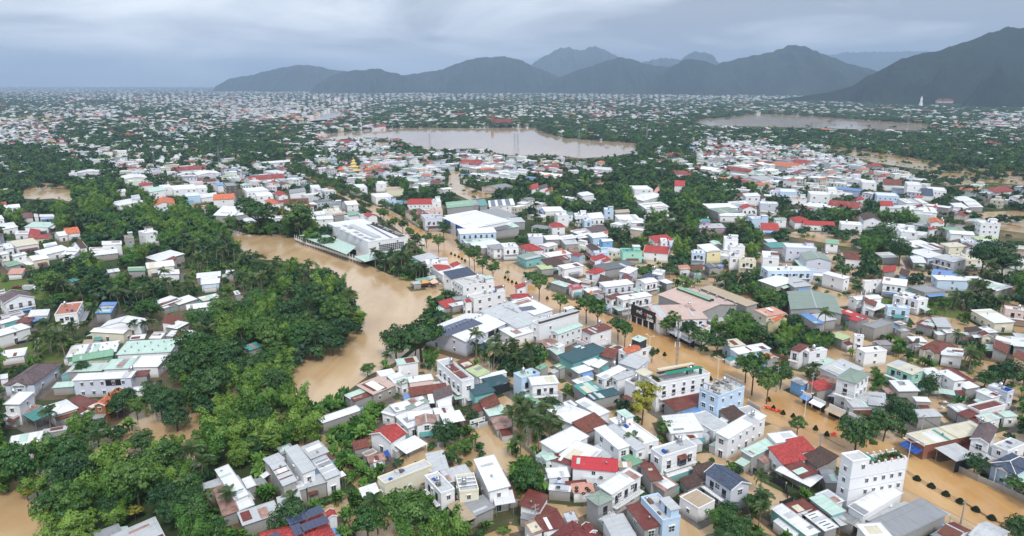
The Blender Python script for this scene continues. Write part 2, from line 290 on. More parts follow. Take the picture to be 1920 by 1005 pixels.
# ------------------------------------------------------------------ buildings, traced: eave corners p0 p1 p2 (p1 between them), eave height, roof form, roof, wall, flags | short name
HD = '''
291 973 314 1018 222 1040 4 S lg st
222 984 230 1000 180 1010 3.6 S g st
402 880 440 938 468 929 5 S w w vents|blue-patched white roof
441 941 448 957 476 945 4 S w tl
374 910 380 920 418 907 3.5 S lg g
398 915 417 968 447 955 3.2 S rw g
453 898 463 916 481 911 3.2 S w g
445 963 455 985 522 956 3.5 S lg g
518 932 523 957 566 941 3.6 S lg w
493 862 505 872 538 863 6 S lg st
505 872 530 911 557 902 6 S lg st strips
531 913 538 926 576 914 4 S lg st
533 842 567 888 592 879 7.4 S lg w|tall grey-roofed workshop block
583 862 611 899 636 886 5 S lg w strips
563 838 582 860 618 850 5.5 S lg g
567 899 574 914 611 898 4.2 S lg st
519 840 528 852 551 842 4.5 S g g
612 899 616 903 652 893 4 C w w
486 1000 505 1050 632 1010 5 H R w|red hipped roof with solar panels
609 960 615 972 623 968 4.5 GA R w
672 914 680 933 711 920 3.2 C w w
708 894 721 906 806 869 5.5 F lg c win1|long cream house
797 850 806 885 840 876 4 S lg g
796 891 827 924 852 915 6.5 F lg w
825 885 840 905 885 888 5 S lg g
854 890 862 921 897 915 6.5 F lg c strips
888 860 916 921 958 915 6.5 S w w|tall plain white shed
923 923 928 947 962 925 4 C w w
837 946 867 981 889 967 3.2 C tan w
868 943 890 967 924 948 3.4 S g g
681 852 687 856 709 848 3 S mi g
687 857 692 868 722 857 2.8 S rw g
1013 852 1023 864 1043 853 4 H mi w|mint pavilion
1032 862 1071 873 1072 859 4 S m w
1071 877 1158 884 1157 863 5.5 S r w|long bright red roof
1028 896 1069 893 1069 876 4 S w w
1064 914 1103 910 1100 900 3 S m w
1075 924 1115 922 1130 906 3 S sal w tyres|salmon roof strewn with tyres
1028 918 1070 922 1068 912 3 S w g
1121 913 1147 927 1214 895 7 S w w win2|white house behind the sage balcony roof
1097 931 1122 949 1148 932 6.5 H sg g balc|sage hipped roof over balconies
1173 948 1208 993 1238 986 6.5 S m st win2|rusty red sheet roof on weathered walls
1202 931 1243 975 1274 965 8.5 F lg lb win3 balc|pale blue house at the frame edge
1128 970 1160 1030 1200 1020 4.5 S lg w
1030 928 1012 958 960 968 4.5 S m w|L-shaped rusty red roof
1002 969 1018 996 1062 985 4.5 S m w
1055 961 1064 980 1084 974 4.5 S rw w
1020 1012 1075 1045 1135 1010 5 H or w|dark maroon hipped roof
1090 985 1104 1000 1114 990 5.6 GA or w
982 980 998 1003 1018 997 4.3 S rw w
1200 870 1220 902 1241 896 4.5 S m g
1163 855 1186 873 1207 868 4 S gn g
1158 866 1160 876 1184 872 4 S tan g
1220 905 1247 921 1278 911 3.5 S rw st
1275 931 1310 953 1345 940 4 F tan w|warm grey terrace roof
1320 885 1371 920 1409 906 6.6 GA nv ll win2|slate blue gabled house
1273 895 1290 915 1316 905 3 S bt st
1296 880 1318 897 1335 872 3 S bt st
1444 952 1515 1006 1537 998 4 S w tl|long white roof over teal wall
1472 947 1493 962 1523 948 3.5 S m w
1508 965 1547 996 1567 985 3.2 S w g slits
1517 933 1560 966 1580 955 4 S mi tl
1528 926 1560 948 1580 938 4 S w w
1438 846 1469 868 1493 843 4.5 S R w|front crimson roof of the pair
1472 830 1497 847 1518 832 5 S R w|rear crimson roof of the pair
1516 848 1552 868 1565 856 3.8 S bt g
1502 852 1532 876 1545 866 3.8 S bt g
1467 870 1505 896 1527 883 3.7 S m g
1453 880 1520 912 1547 898 3.2 C w w
1535 880 1548 905 1567 893 3 S g st
1588 950 1620 967 1721 936 4.5 S w w
1630 980 1680 1010 1787 968 4 S g g
1604 985 1630 1012 1672 1003 5 S w w
1560 965 1597 983 1619 974 3 F g st
1757 998 1790 1015 1827 997 4.5 GA m w|rusty gable beside the flooded street
1815 1003 1860 1025 1890 995 4.5 GA lg w
1767 985 1770 992 1785 983 3.5 C b w
1752 842 1793 864 1822 848 4 C lg bk|black-screened carport
1818 822 1855 833 1883 805 7 GB pu w win2 tank|mauve-brown gabled house
1862 833 1890 845 1907 825 6 F lg w
1855 868 1905 890 1945 868 5 H nv lb ped|navy hipped villa
5 722 64 720 88 682 4.2 H pu ll ped|mauve hipped villa
6 760 36 758 61 734 7 S w w win1|tall white cube house by the lane
5 776 24 781 30 774 3.6 F w w win1
42 777 63 789 99 774 4 C tg w grid|teal pergola
78 763 100 780 144 762 4 H w w
124 750 170 768 190 757 3.5 S m g
98 782 106 787 160 765 3 S rt g
174 760 197 760 226 730 6 GB o wd win1|narrow orange-roofed house
147 702 134 713 247 706 6.6 S w ll win3 opening|long lilac-grey hall
254 697 247 706 274 706 5.5 S m g
107 718 97 727 137 724 3 S mi g
140 684 123 697 195 690 4 S mi g
210 676 192 692 245 686 4.5 S mi w
250 670 228 688 292 690 4.5 S w w
22 820 14 838 78 822 3.5 S w w
82 806 79 813 122 811 3.2 S lg g
28 838 24 848 60 845 3 S w w
250 727 250 735 272 732 3 S w w
0 703 0 712 14 708 3 S w w
741 675 746 684 788 682 7 S mi w win1|white cube house by the river
706 696 714 706 745 703 3.5 F w w
763 708 767 717 816 716 5 S w pk
725 704 740 719 765 712 3.8 S w w
743 714 752 721 766 716 4.2 S gn w
668 725 700 739 743 720 4 S pk st win3|pinkish-white roofed old house
645 742 657 748 690 732 3.5 S mi g
657 747 666 752 699 738 3.3 S m g
765 731 769 741 838 726 3.6 S rt g
811 730 815 748 850 745 4.4 S pu w porch|mauve-brown lean-to roof house
819 675 866 714 893 712 9 F lg w win4 red2 tank|tall long white block with maroon roof patches
872 692 895 706 911 694 5 S lime w|lime striped roof
895 706 900 710 948 696 4.5 S w w
903 712 925 724 950 708 4 C dt bk
876 724 889 742 922 727 5.5 S dt tl|teal net house
730 761 742 772 794 746 4.5 S w w
762 765 768 768 815 756 4.7 S sg w
714 775 738 780 762 765 3.6 S w w
740 779 765 803 780 785 3.6 S w w
764 772 765 784 812 779 4.5 F w w
780 798 821 794 821 777 5.5 GB rw w win2 aw|rusty gabled house with teal awning
823 777 833 794 878 795 3.6 C w w
811 767 816 777 855 775 4 S w w
692 814 733 830 770 814 5 GB R w win1|bright red tiled gabled house
738 836 762 850 800 830 3 C w w
659 832 664 842 690 828 3 S rt g
595 785 605 793 672 764 3 S w g
897 747 906 766 936 758 4 S rt st
906 767 917 780 952 772 3.4 S mi g
919 784 930 805 962 795 3 S rw g
856 677 872 690 886 682 4 S m g
849 735 853 749 871 748 3 C mi w
963 699 978 708 1015 700 8 F mi lb|pale blue cube with green roof
990 709 997 722 1042 707 7.5 S w w
982 745 999 759 1016 756 3 S gn g|small green shed
1011 731 1022 739 1038 733 3.5 F w g
1004 690 1014 693 1026 684 5 S gn g
1037 685 1050 692 1057 687 4 S gn g
1070 692 1085 700 1105 687 3.5 S w g
1092 680 1105 686 1122 675 4 S w g
1107 686 1122 690 1138 677 4 S w g
1074 725 1097 740 1118 722 4 S tg g|teal patchwork roof
1099 740 1113 750 1150 728 4 S dt g
1072 714 1083 720 1110 709 4 S w g
1117 705 1133 711 1173 690 6.5 S w w balc win2|balconied white house beside the hotel
1146 707 1158 713 1186 695 6 S lg w
1160 682 1195 691 1233 677 7 S lg ll
1189 697 1208 705 1223 697 9.5 C cr w
1172 712 1192 722 1215 708 7.5 F deck w win2
1216 707 1232 718 1311 687 10 F deck w win3 hotel tank|white hotel with green rooftop nets
1243 754 1270 770 1311 742 4 S m g|rust red roof below the hotel
1240 778 1258 812 1308 790 4.5 S w w
1262 815 1278 827 1300 810 3.5 S w g
1290 778 1338 808 1365 795 3.5 F lg w
1030 777 1072 795 1124 780 4.5 H w w|hipped white metal roof by the palms
1022 767 1035 775 1080 757 4 S w w
1078 752 1125 780 1142 772 4.3 S w w
1072 798 1098 811 1140 791 4 S rt g|rust-red tiled roof among white ones
1012 831 1044 848 1095 812 5 S w w
1113 803 1160 843 1178 833 6.5 S w w win2
1133 801 1193 845 1210 837 6.5 S lg w
1142 785 1205 832 1223 815 6 F w w
1048 852 1100 872 1162 858 4.5 S w w
1221 840 1242 855 1318 842 7.6 F lg w win3 bay tank|bay-windowed white house
1312 726 1347 742 1402 726 10 F deck lb win4 frames tank|pale blue house with unfinished roof frame
1347 775 1371 787 1387 770 4 S bt st
1382 765 1402 777 1425 772 4 F lg w
1340 812 1366 823 1457 786 7 S w w win3 tank|long white two-tier house
1388 846 1410 857 1470 825 4.5 S mi g
1437 815 1455 830 1495 818 5.5 S w w
1481 712 1503 722 1515 717 4.5 S lg b|bright blue shopfront
1514 721 1533 731 1547 716 4.5 S R st|red tiled street shop
1566 708 1606 720 1655 707 9.6 H sg w balc win3|three-storey house with sage hipped roof
1580 745 1600 763 1640 748 4 S lg w
1535 692 1580 708 1637 695 4.5 S lg w
1527 683 1548 690 1563 675 4.5 S mi w
1661 683 1711 702 1737 696 6.5 S cr mi win2 balc|mint green house
1723 690 1742 704 1769 703 6 S w w
1757 695 1790 714 1807 711 6.5 S w w
1757 728 1760 736 1789 734 3 C mi w
1666 712 1685 733 1723 733 4.5 S w st
1628 758 1662 764 1715 748 4.5 S lg st
1710 744 1718 752 1741 748 4 S w st
1705 770 1722 782 1754 770 4 S lg g
1700 815 1734 834 1817 790 5 S cr br bluaw stripe|big cream hall with blue awnings
1775 760 1795 772 1812 763 3.5 S lg g
1793 776 1815 785 1835 775 3.5 S m g
1814 760 1837 770 1897 762 4.5 F m w|maroon roof in white parapets
1828 781 1851 791 1878 783 3.5 S mi w
1868 773 1884 782 1908 779 3.5 S mi w
1829 732 1861 746 1874 741 5 S w w
1792 720 1812 729 1838 725 4 S w g
1853 722 1890 735 1906 732 6.5 F w ll win1|lilac-grey cube house
1765 690 1808 717 1826 715 3.5 S m g
48 502 41 513 15 514 3 S sal w|pink-roofed hut in the grass
122 526 134 529 145 524 3 S tg g
8 568 66 557 57 546 7 GB pu w win3|white villa with mauve-brown gable
0 590 5 600 45 590 3.5 S lg w
-5 600 2 607 36 598 3.5 S w w
-20 625 -2 630 29 605 5.5 S w w
58 583 52 596 88 594 3.5 S w w
50 588 30 607 57 603 3.3 S m g
63 596 61 604 82 603 2.6 C b w
115 569 102 590 143 588 7.5 F terra w win2 tank front|terracotta-decked modern house
192 568 178 589 208 586 4.5 S b g|blue metal roof in the palms
203 601 188 613 262 612 5 GA w w
187 613 168 622 244 619 4.4 GB w c|cream-fronted white hall
290 623 279 636 300 636 5 S w w win1
158 638 154 648 173 645 3 S tan g
178 633 176 639 189 638 2.8 S tg g
142 645 136 650 153 647 2.8 S dt bk
135 651 123 669 217 659 4 S w gn dots|white warehouse roof dotted with vents
137 668 135 678 212 668 4.2 S gn gn
150 678 143 683 205 675 3 S tan g
239 643 217 664 320 658 4.5 S mi w dots|mint warehouse roof
247 630 243 637 270 636 3 S w g
309 612 332 616 346 605 3.3 S w g
313 594 303 610 335 607 3.6 S rt w
342 618 322 634 340 634 3.4 S m g
322 620 310 631 322 632 3.4 S w g
355 620 342 633 361 632 3.5 S w g
326 634 322 645 344 645 3 S m g
318 646 312 656 330 652 3 S tg g
52 653 46 665 5 664 3.2 S w w
0 662 -4 670 20 668 3 S tg g
-5 545 -2 552 10 548 3.5 S lg g
369 514 368 521 414 512 4 S w g
377 521 376 528 408 521 3.5 S w g
378 526 376 533 413 522 4 S w lb
424 507 423 514 439 513 4 S w g
273 495 275 503 330 502 5 S w c win1|long cream-walled house
297 508 297 517 337 515 3.8 S w w
240 502 240 510 273 508 3.5 S gn g
200 507 203 511 223 505 3.5 S w g
283 566 305 573 332 560 3.5 S w g
318 563 335 571 370 562 3.5 S w g
295 572 308 578 316 574 3 S w g
371 559 381 564 412 555 3.5 S w g
437 546 442 553 449 549 3.5 S w g
349 573 350 580 401 575 3.8 S w ll
453 651 467 657 485 645 4 S tg g|turquoise roof in the bamboo
795 619 873 641 962 609 6.2 GB w ll solarL opening|solar-panelled warehouse
905 639 937 652 958 648 3.5 C w w
898 587 946 603 1000 583 6.5 S lg w vents
955 565 1002 590 1032 580 7 S w w solarS
982 564 1027 583 1034 580 7.1 S b w
935 600 970 614 1020 590 6 S lg w
935 620 962 632 995 612 4.5 S w w
876 553 888 558 942 543 8 F deck w win2|long white house behind the solar warehouse
867 563 873 567 881 562 6.5 GB R w win2
931 541 935 548 942 545 7 S o w
830 515 846 521 895 512 8 S nv w win2|slate-roofed white block by the river
847 522 868 536 922 525 7 F deck w win3 tank debris|white house with cluttered flat roof
820 570 835 576 851 566 3.2 S R g|low red strip roof
840 571 848 575 884 560 3.2 S lg g
848 558 853 563 884 553 3.2 S g g
778 524 785 528 803 521 3 S gn g
771 529 775 533 788 529 3 C lg g
800 518 804 523 815 517 3 C mi g
964 534 969 540 987 539 7 S R w
956 553 960 559 993 553 5 H R w
996 602 1011 608 1071 582 8.2 F deck w win1 redp pent|long white block with red roof deck
1030 621 1047 627 1096 611 6.6 GB mi w win3|white house with brown-framed windows
1090 620 1108 627 1143 612 8 S m w
1082 636 1105 646 1130 632 4.5 F terra w win1
1007 641 1022 651 1045 641 3.5 S rw g slits
1035 648 1047 652 1057 645 5 S w w
1028 653 1045 666 1056 661 3.5 S mi g
1046 668 1075 680 1128 651 4.5 S dt tl|dark teal canopy
1070 648 1083 656 1094 650 4.8 S dg g
1123 664 1150 671 1158 661 4 S rt g
1128 650 1140 655 1160 648 4 S sg g
1147 652 1160 658 1170 652 4 S lg g
1160 655 1175 662 1218 648 6.8 F deck w win2
1168 650 1175 661 1197 652 7.4 S o w win1|orange roof with black penthouse
1183 636 1200 641 1218 635 10 S mi bk
1032 529 1060 538 1068 533 3.5 S mi g
1040 518 1037 525 1060 531 4 S bt g
1064 524 1061 530 1075 533 4 S bt g
1055 519 1085 530 1092 528 4.4 S w g
1065 534 1073 542 1088 536 4.8 S r w|small crimson street roof
1097 510 1118 514 1124 504 7 H R w win2 balc|red hipped two-storey house
1091 526 1088 532 1106 534 4 S m w
1127 519 1122 530 1148 529 4 S bt g
1093 541 1108 552 1123 541 4 S w g
1108 546 1103 552 1115 549 3.8 S o g
1122 531 1135 538 1187 530 7 S w ll win3|long lilac-white house behind the street trees
1170 516 1165 523 1181 526 5 S rt g
1190 525 1210 532 1232 526 6.5 GB w w win1
1204 515 1222 526 1230 522 6.2 S nv g
1235 525 1250 532 1260 529 4 S w g
1222 514 1240 516 1263 508 6 S w ll win2
1160 510 1180 513 1200 503 6 S w ll
1134 557 1147 561 1158 550 7 S m w win2 balc
1155 557 1168 563 1206 546 7.5 S w w win2|long white house beside the dark sign
1146 574 1160 583 1167 578 3 C mi w
1215 577 1236 599 1313 583 7 S pk w|pale pink front hall
1233 552 1315 585 1405 579 7.2 GA pk g|big pale pink gabled hall
1312 539 1400 574 1424 571 6.6 S tan g
1413 583 1438 593 1458 580 7 S sal c win1|salmon tiled house
1440 601 1452 604 1474 590 5.5 GB o y win1|orange-roofed yellow house
1475 546 1482 580 1568 561 5 GA sg g|big sage green hall
1302 614 1318 618 1341 612 6.6 F terra w win2|white cube with terracotta deck
1341 622 1343 626 1353 623 4 F w g
1265 605 1290 616 1308 610 4.5 GA bt c
1353 640 1370 650 1393 643 5 S cr lb
1368 655 1385 664 1430 645 5 S w lb win1
1425 668 1440 675 1453 667 5 GA o g
1481 655 1500 660 1520 648 7 H m w win2 balc|maroon hipped house with blue doors
1508 655 1518 660 1541 650 6.6 F w w win2
1527 574 1548 587 1563 580 4 S w g
1531 583 1545 592 1557 587 3.5 S m g
1508 583 1543 602 1557 594 4 S lg g
1500 588 1530 608 1541 604 4 S b g|blue strip roof
1572 583 1602 595 1612 590 4 S r g
1590 598 1608 603 1627 595 4 S r g
1556 628 1580 637 1594 632 4 S lime g|lime green roof
1420 528 1455 537 1480 522 4 S w g
1462 520 1490 538 1510 530 4 S lg g
1541 512 1583 523 1590 519 7 S w w|tall blank white wall house
1512 502 1514 508 1552 503 4 F lg ll
1656 498 1654 509 1679 511 4.5 S R g
1690 505 1685 514 1702 517 4 S bt g
1650 522 1662 526 1671 521 5 H R w
1618 525 1622 527 1655 523 6.5 F lg w win1
1654 530 1700 536 1728 530 7 S w w
1702 537 1734 548 1763 541 4.5 F g st win3
1675 553 1695 558 1712 550 7 F w w win2
1704 558 1722 563 1731 556 7 F w w win2
1661 570 1665 575 1702 573 6.5 F w lb win3 balc|white and teal balconied house
1620 560 1615 569 1641 574 5.5 S rt w
1608 574 1640 582 1657 570 3.6 C w w
1590 556 1607 563 1636 551 6 GB w w
1750 506 1746 514 1800 512 4.5 S b w|blue-roofed long shed
1746 517 1758 524 1800 516 6 S w lb win1
1790 520 1810 528 1845 524 4 S w g
1818 531 1868 545 1898 540 4 S w g
1883 572 1886 578 1935 576 7 F w pk|pinkish blank wall building
1820 580 1865 605 1893 600 4.5 S w c win2
1716 606 1750 615 1757 609 4 S m g
1728 600 1755 608 1762 603 4 S rw g
1757 612 1785 615 1808 601 5 S lg g
1763 615 1775 624 1785 617 4 S w g
1617 608 1640 615 1680 604 5 F g st
1675 603 1688 609 1700 608 4 S w st
1680 618 1690 622 1700 617 3 S g st
1722 652 1764 664 1790 648 4 H rt c ped|rust-red hipped villa
1766 649 1764 664 1806 668 4.5 S w w
1700 632 1712 640 1727 632 4 S w g
1710 634 1710 641 1724 641 4 S bt g
1607 652 1622 660 1655 652 6 F w w win1
1638 640 1650 647 1668 642 3 S g g
1602 625 1603 629 1619 627 6 F w w
1807 612 1810 620 1835 620 3.5 S bt g
1834 622 1842 630 1857 626 3.5 GA rt c
1833 613 1855 624 1867 621 4 S w g
1797 622 1800 627 1815 626 3.5 S lg lb
1868 630 1865 640 1900 640 4 S w g
1865 640 1860 655 1890 660 4 S rt g|rust-red porch roof by the wires
1895 630 1900 648 1930 645 4 S w g
1898 625 1905 632 1930 625 4 S lg g
1906 659 1900 672 1925 675 4 S rt y
0 379 0 384 12 383 6 S r w
2 385 3 391 37 385 5 F w w
38 400 37 410 62 409 4 S m w
63 400 64 407 72 405 4 S w w
74 403 74 408 102 406 4 S w w
-10 405 -5 412 6 408 7 S w w
-3 420 5 430 32 424 4 S w w
63 418 45 428 88 427 4.5 S mi w
57 431 54 442 74 439 4.5 S R w
30 434 27 441 54 436 3.5 S w w
117 433 125 439 147 433 4.5 GB o w
100 437 110 443 123 438 4 GB w w
10 453 30 463 68 454 5 GB cr w|cream gabled hall
3 457 10 467 26 464 4.5 S w w
-5 473 0 478 18 476 7 S w w win1
20 477 25 481 48 475 6.5 S w w win1
48 482 62 489 82 479 5 GB w c win1
5 493 15 500 31 490 3.5 S gn g
63 470 80 478 125 466 4 S w w
130 464 114 479 139 478 4.5 S w w
80 457 83 463 107 458 4 S w w
134 460 150 466 162 463 5 GB bt w
191 454 191 461 229 460 7 S w w win1
232 441 234 447 251 446 8 F tan g win1
167 465 167 471 194 470 4 S w w
172 473 173 479 222 474 4 S w st
259 433 272 437 284 430 9 F w w win1|white cube tower in the trees
270 481 297 489 333 475 4 S w g
297 489 302 495 330 488 3.5 S rt g
259 345 268 348 281 344 6 H R w
217 356 218 361 236 358 4 S w w
275 352 280 360 311 359 7 S mi w win1
298 347 302 352 320 348 8 F w w win1
205 378 222 385 262 376 4.5 S w w
245 366 247 374 263 371 7 S lg ll win1
288 375 287 386 328 384 8 GA o w win2|orange-gabled villa
320 348 325 356 372 355 7 F w w win2
367 348 370 353 388 351 8 F w w win2
345 362 348 368 374 364 7 F w lb
374 364 376 371 407 366 4.5 S w w
398 344 408 348 418 344 7 GB b w
418 342 424 349 447 349 13 F g dk win3|dark unfinished tower
403 368 399 375 440 371 7 GB o w
357 387 354 394 372 392 4 S o w
377 385 378 391 393 390 4 S sal w
347 377 351 385 365 381 4 S tg g
418 388 399 406 437 406 6 S w g|grey-walled riverside hall
437 385 440 404 466 398 5 S w g
460 394 474 401 498 395 5 H or g
454 353 462 359 503 356 8 F w w win3
478 362 482 368 508 361 7 F w w win2
514 361 522 368 537 364 7 GA R w win1
495 376 505 383 524 380 6 H o w
533 377 532 384 579 380 7 GB rt w win2|long rust-red roofed house
506 397 520 403 548 398 4 H o w
554 397 557 404 567 400 4 GA o w
541 355 543 362 574 360 6 S g w
581 347 584 352 600 350 8 F w w win2
577 398 580 405 610 402 7 S w w win1
585 408 587 412 625 408 6 S w w
617 377 618 382 640 380 9 F g g win3
605 392 610 399 641 397 6 F cr w
622 399 626 404 650 401 5 S tan g
613 418 690 453 765 443 10 F w w market|huge white market hall
645 404 655 410 700 402 6 F lg w
681 402 690 407 704 403 7.5 GA R w
648 399 655 404 672 399 6.5 S gn g
640 379 650 385 667 380 6 GB w w
700 340 705 345 722 342 8 F w w win1
722 351 725 357 756 354 6 F tan c
695 363 705 370 727 362 7 F w w win1
720 371 728 376 738 372 7 F w lb win2
656 346 662 352 683 346 8 F w w win2
766 376 763 383 811 379 7 GB R w win3|long red-roofed white house by the road
808 373 810 378 826 375 9 F w w win1
798 389 800 395 828 390 7 F pk pk
758 394 785 412 800 400 6 S m c win2
780 398 788 407 808 400 6.4 F pk pk
789 402 797 410 828 407 9 F lg ll win2|lilac-grey showroom
826 407 873 430 900 424 7 S w w bluefascia|blue-signed white showroom
832 403 897 425 940 411 7.4 S w w
835 378 838 389 888 385 6 S gn g|light green factory roof
882 375 888 385 898 383 6 S g g
894 374 899 386 914 384 6 S tg g
915 375 917 387 965 384 6 S w w solarM
900 394 940 410 958 402 6 S g g
920 390 950 404 958 400 6.2 S tan g
940 411 948 417 975 408 6 S lg g
908 424 930 432 950 424 5.4 S dg g
925 413 950 428 965 421 6 S mi g
857 431 862 438 930 433 7 S w lb win1|long pale blue warehouse
868 452 873 456 918 444 4 S mi g
880 455 895 466 925 450 4 S w g
912 460 925 468 945 455 6 H g w win2
938 456 945 463 965 455 8 F w w win2
772 480 790 490 810 478 4 S lg g
797 487 800 495 838 488 7 F w w win3
805 500 830 515 870 500 4.8 F w w win1
811 501 822 505 840 498 5.4 S R w
842 494 850 499 864 497 5.4 S R w
992 346 993 355 1010 354 5 S R w
1010 347 1011 354 1027 353 5 S pu w
1022 353 1023 358 1037 357 4.5 S R w
1079 361 1092 367 1108 363 5 S w w
1015 390 1022 396 1055 392 4 S w w
1040 400 1046 404 1061 400 9 F w w win1
1062 397 1064 403 1075 402 7 S tg w
1076 399 1079 405 1100 402 8 F w w win1
1092 408 1096 414 1108 410 7 F w lb win2
1100 399 1105 410 1132 407 7 S w w
1132 389 1134 393 1150 392 8 F w lb win2
1152 393 1154 399 1180 396 5 S tan g
1152 405 1162 412 1190 403 6 S w w
1165 412 1175 418 1200 409 5 S w w
1193 416 1195 422 1207 421 4 S m g
1028 420 1035 426 1058 423 6 H R w win1
1085 429 1110 436 1125 427 6 GB pu w|mauve double-gabled house
1127 431 1130 438 1140 437 5 S o w
1068 432 1090 441 1110 436 5 S w g
1102 438 1112 446 1133 439 6 S w lb win1
1122 449 1130 453 1145 449 6 GB w b win1|bright blue cabin
1075 441 1085 447 1098 443 5 S w dk
1018 443 1024 449 1046 441 4 S w g
1045 442 1052 449 1076 443 4 S w g
1052 452 1060 458 1078 450 5 S lg g
989 438 991 444 1017 440 8 F w ll
972 461 990 471 1012 464 6 H R w win2|crimson hipped villa
968 478 986 487 1008 479 5 S sg tl win2|sage flat roof over teal shutters
1041 468 1050 476 1058 472 5 S o g
1012 477 1025 482 1045 465 5 S w w
1022 483 1035 489 1060 480 4 S m g
1012 492 1030 499 1052 490 4.5 S bt w
1098 460 1113 473 1128 468 6 GA bt w|brown gabled house
1112 470 1116 474 1142 473 7 F w lb
1105 480 1115 487 1129 480 5 S R w
1124 482 1132 490 1142 486 5 S R w
1110 500 1130 507 1175 490 5 S dg g|dark grey sheet roof
1045 499 1058 504 1085 494 6 S w w win1
1005 499 1015 505 1037 501 4 S lime g
1163 465 1168 472 1200 467 7 F tg mi win1|mint green house with teal top
1213 463 1206 472 1250 481 5.5 GB R w|long crimson gabled house
1215 448 1230 453 1240 441 5 S R w
1238 446 1240 452 1250 448 7 F w w
1252 447 1256 453 1275 449 5 F lg w
1196 381 1212 391 1243 383 5 S w w
1266 342 1264 348 1284 347 7 GB R w win2
1233 350 1224 361 1232 361 5 S sal w
1180 348 1190 355 1220 352 7 F w w win2
1364 377 1370 383 1395 376 5 S w lb
1392 362 1398 368 1420 363 8 S w w win2
1421 364 1427 372 1435 371 7 S bt w
1424 377 1426 381 1456 377 7 F w ll
1481 367 1484 373 1510 369 7 F tan w
1515 358 1520 364 1552 361 9 F w w win2
1551 350 1553 355 1568 353 9 F w w win1
1460 353 1463 359 1492 356 8 F w lb
1327 393 1350 399 1383 394 6 S sg g|sage hall roof
1346 400 1350 404 1398 403 5 S w w win2
1385 387 1392 392 1414 388 7 GA R w win2
1316 384 1330 390 1378 386 4 S w w
1306 411 1309 415 1330 412 7 S tg vio win2|violet house
1303 421 1312 427 1358 424 4 S lg vio
1402 405 1410 410 1437 408 7 F w lb win1
1425 422 1428 428 1460 426 5 S R w
1480 408 1490 417 1512 410 5 H R w
1502 416 1507 421 1550 410 4.5 GB R w win2|long red-roofed villa row
1450 408 1455 412 1470 408 6 S mi w win1
1574 414 1578 420 1616 420 7 F w w win2
1357 442 1359 448 1383 446 12 F w w win1|narrow white tower house
1366 456 1370 462 1395 460 9 F w w win2
1367 473 1369 480 1385 478 8 F w w win2
1295 467 1297 474 1322 472 7 F w lb win2 balc
1306 458 1325 472 1345 466 7 S w y win1|yellow-walled house
1330 452 1338 459 1350 455 6 GA mi g
1384 482 1387 488 1416 486 7 F cr c win2
1429 470 1431 482 1460 480 8 F w w win2
1430 457 1445 464 1473 454 4.5 S tg g
1432 448 1440 454 1452 450 4.5 S w g
1468 455 1475 463 1525 459 9 F w ll win3|three-storey house with rooftop canopy
1512 488 1561 490 1555 476 6.5 GB sg ll win1|sage-roofed lilac barn
1427 499 1440 508 1510 498 7 F w lb win3|long pale blue terrace house
1547 449 1548 456 1572 454 6 GB gn w win2
1580 474 1585 485 1615 486 5 H rt w
1270 497 1275 505 1293 503 4 S sal w
1294 497 1296 507 1318 507 4 S rt g
1320 495 1330 503 1345 497 4.5 GA dg g
1341 496 1345 500 1353 496 3.5 S b g
1613 337 1618 342 1640 339 8 F w w win2
1655 340 1656 346 1690 345 6 GB rt w
1697 340 1702 346 1726 344 12 F w w win1|tall white block on the right
1738 350 1742 356 1772 354 8 F w w win3
1722 358 1727 366 1748 364 5 GB nv w
1716 365 1718 371 1730 370 4 S o w
1640 360 1645 366 1678 360 8 F w lb win3
1682 374 1700 380 1722 374 5 S w w
1643 380 1650 385 1664 378 6 GB R w
1600 370 1605 375 1616 372 6 S R w
1598 386 1602 390 1612 387 5 S R w
1664 384 1668 390 1700 386 5 S w w
1700 388 1706 395 1752 392 6 S w w
1705 385 1707 389 1728 386 6.5 S or w
1735 384 1740 390 1755 388 6.5 S R w
1780 380 1795 390 1808 385 4 S w g
1803 374 1818 388 1835 382 4 S w g
1782 368 1800 376 1815 371 4 S w g
1619 413 1654 415 1650 404 7 GB bt w|white house with dark brown gable
1650 417 1653 422 1695 417 7 F w w win2
1633 424 1637 430 1668 427 7 F w w win1
1682 426 1690 434 1716 431 6 F w w win2
1740 410 1745 418 1760 408 8 GA o w
1738 414 1742 421 1767 419 6 S o w|orange double-roofed house
1740 426 1742 430 1753 429 5 S R w
1765 427 1775 432 1800 427 5 S gn g
1775 432 1782 438 1815 431 6 GB w w
1830 413 1840 418 1869 416 11 F w w win3|white four-storey house in the water
1685 455 1715 463 1730 453 4 S w g
1715 460 1745 468 1757 459 4 S w g
1762 455 1780 463 1795 456 6 S cr c
1775 451 1790 458 1800 453 5 S pu g
1800 457 1812 466 1822 460 6 GA pu w
1800 447 1803 452 1825 448 7 F w ll
1832 449 1836 453 1868 450 7 S w lb|pale blue blank house
1820 443 1830 448 1862 444 6 S lime w
1700 469 1740 483 1757 476 5 S w lb
1705 478 1712 492 1733 487 4 S w g
1749 481 1788 491 1800 485 7 S lg ll win2|lilac house below the cream terrace
1775 478 1810 488 1825 480 6 F cr c win2
1825 475 1850 482 1875 473 5 S w w
1870 482 1890 490 1915 480 5 S w w
1640 473 1655 483 1675 478 4 S w g
'''
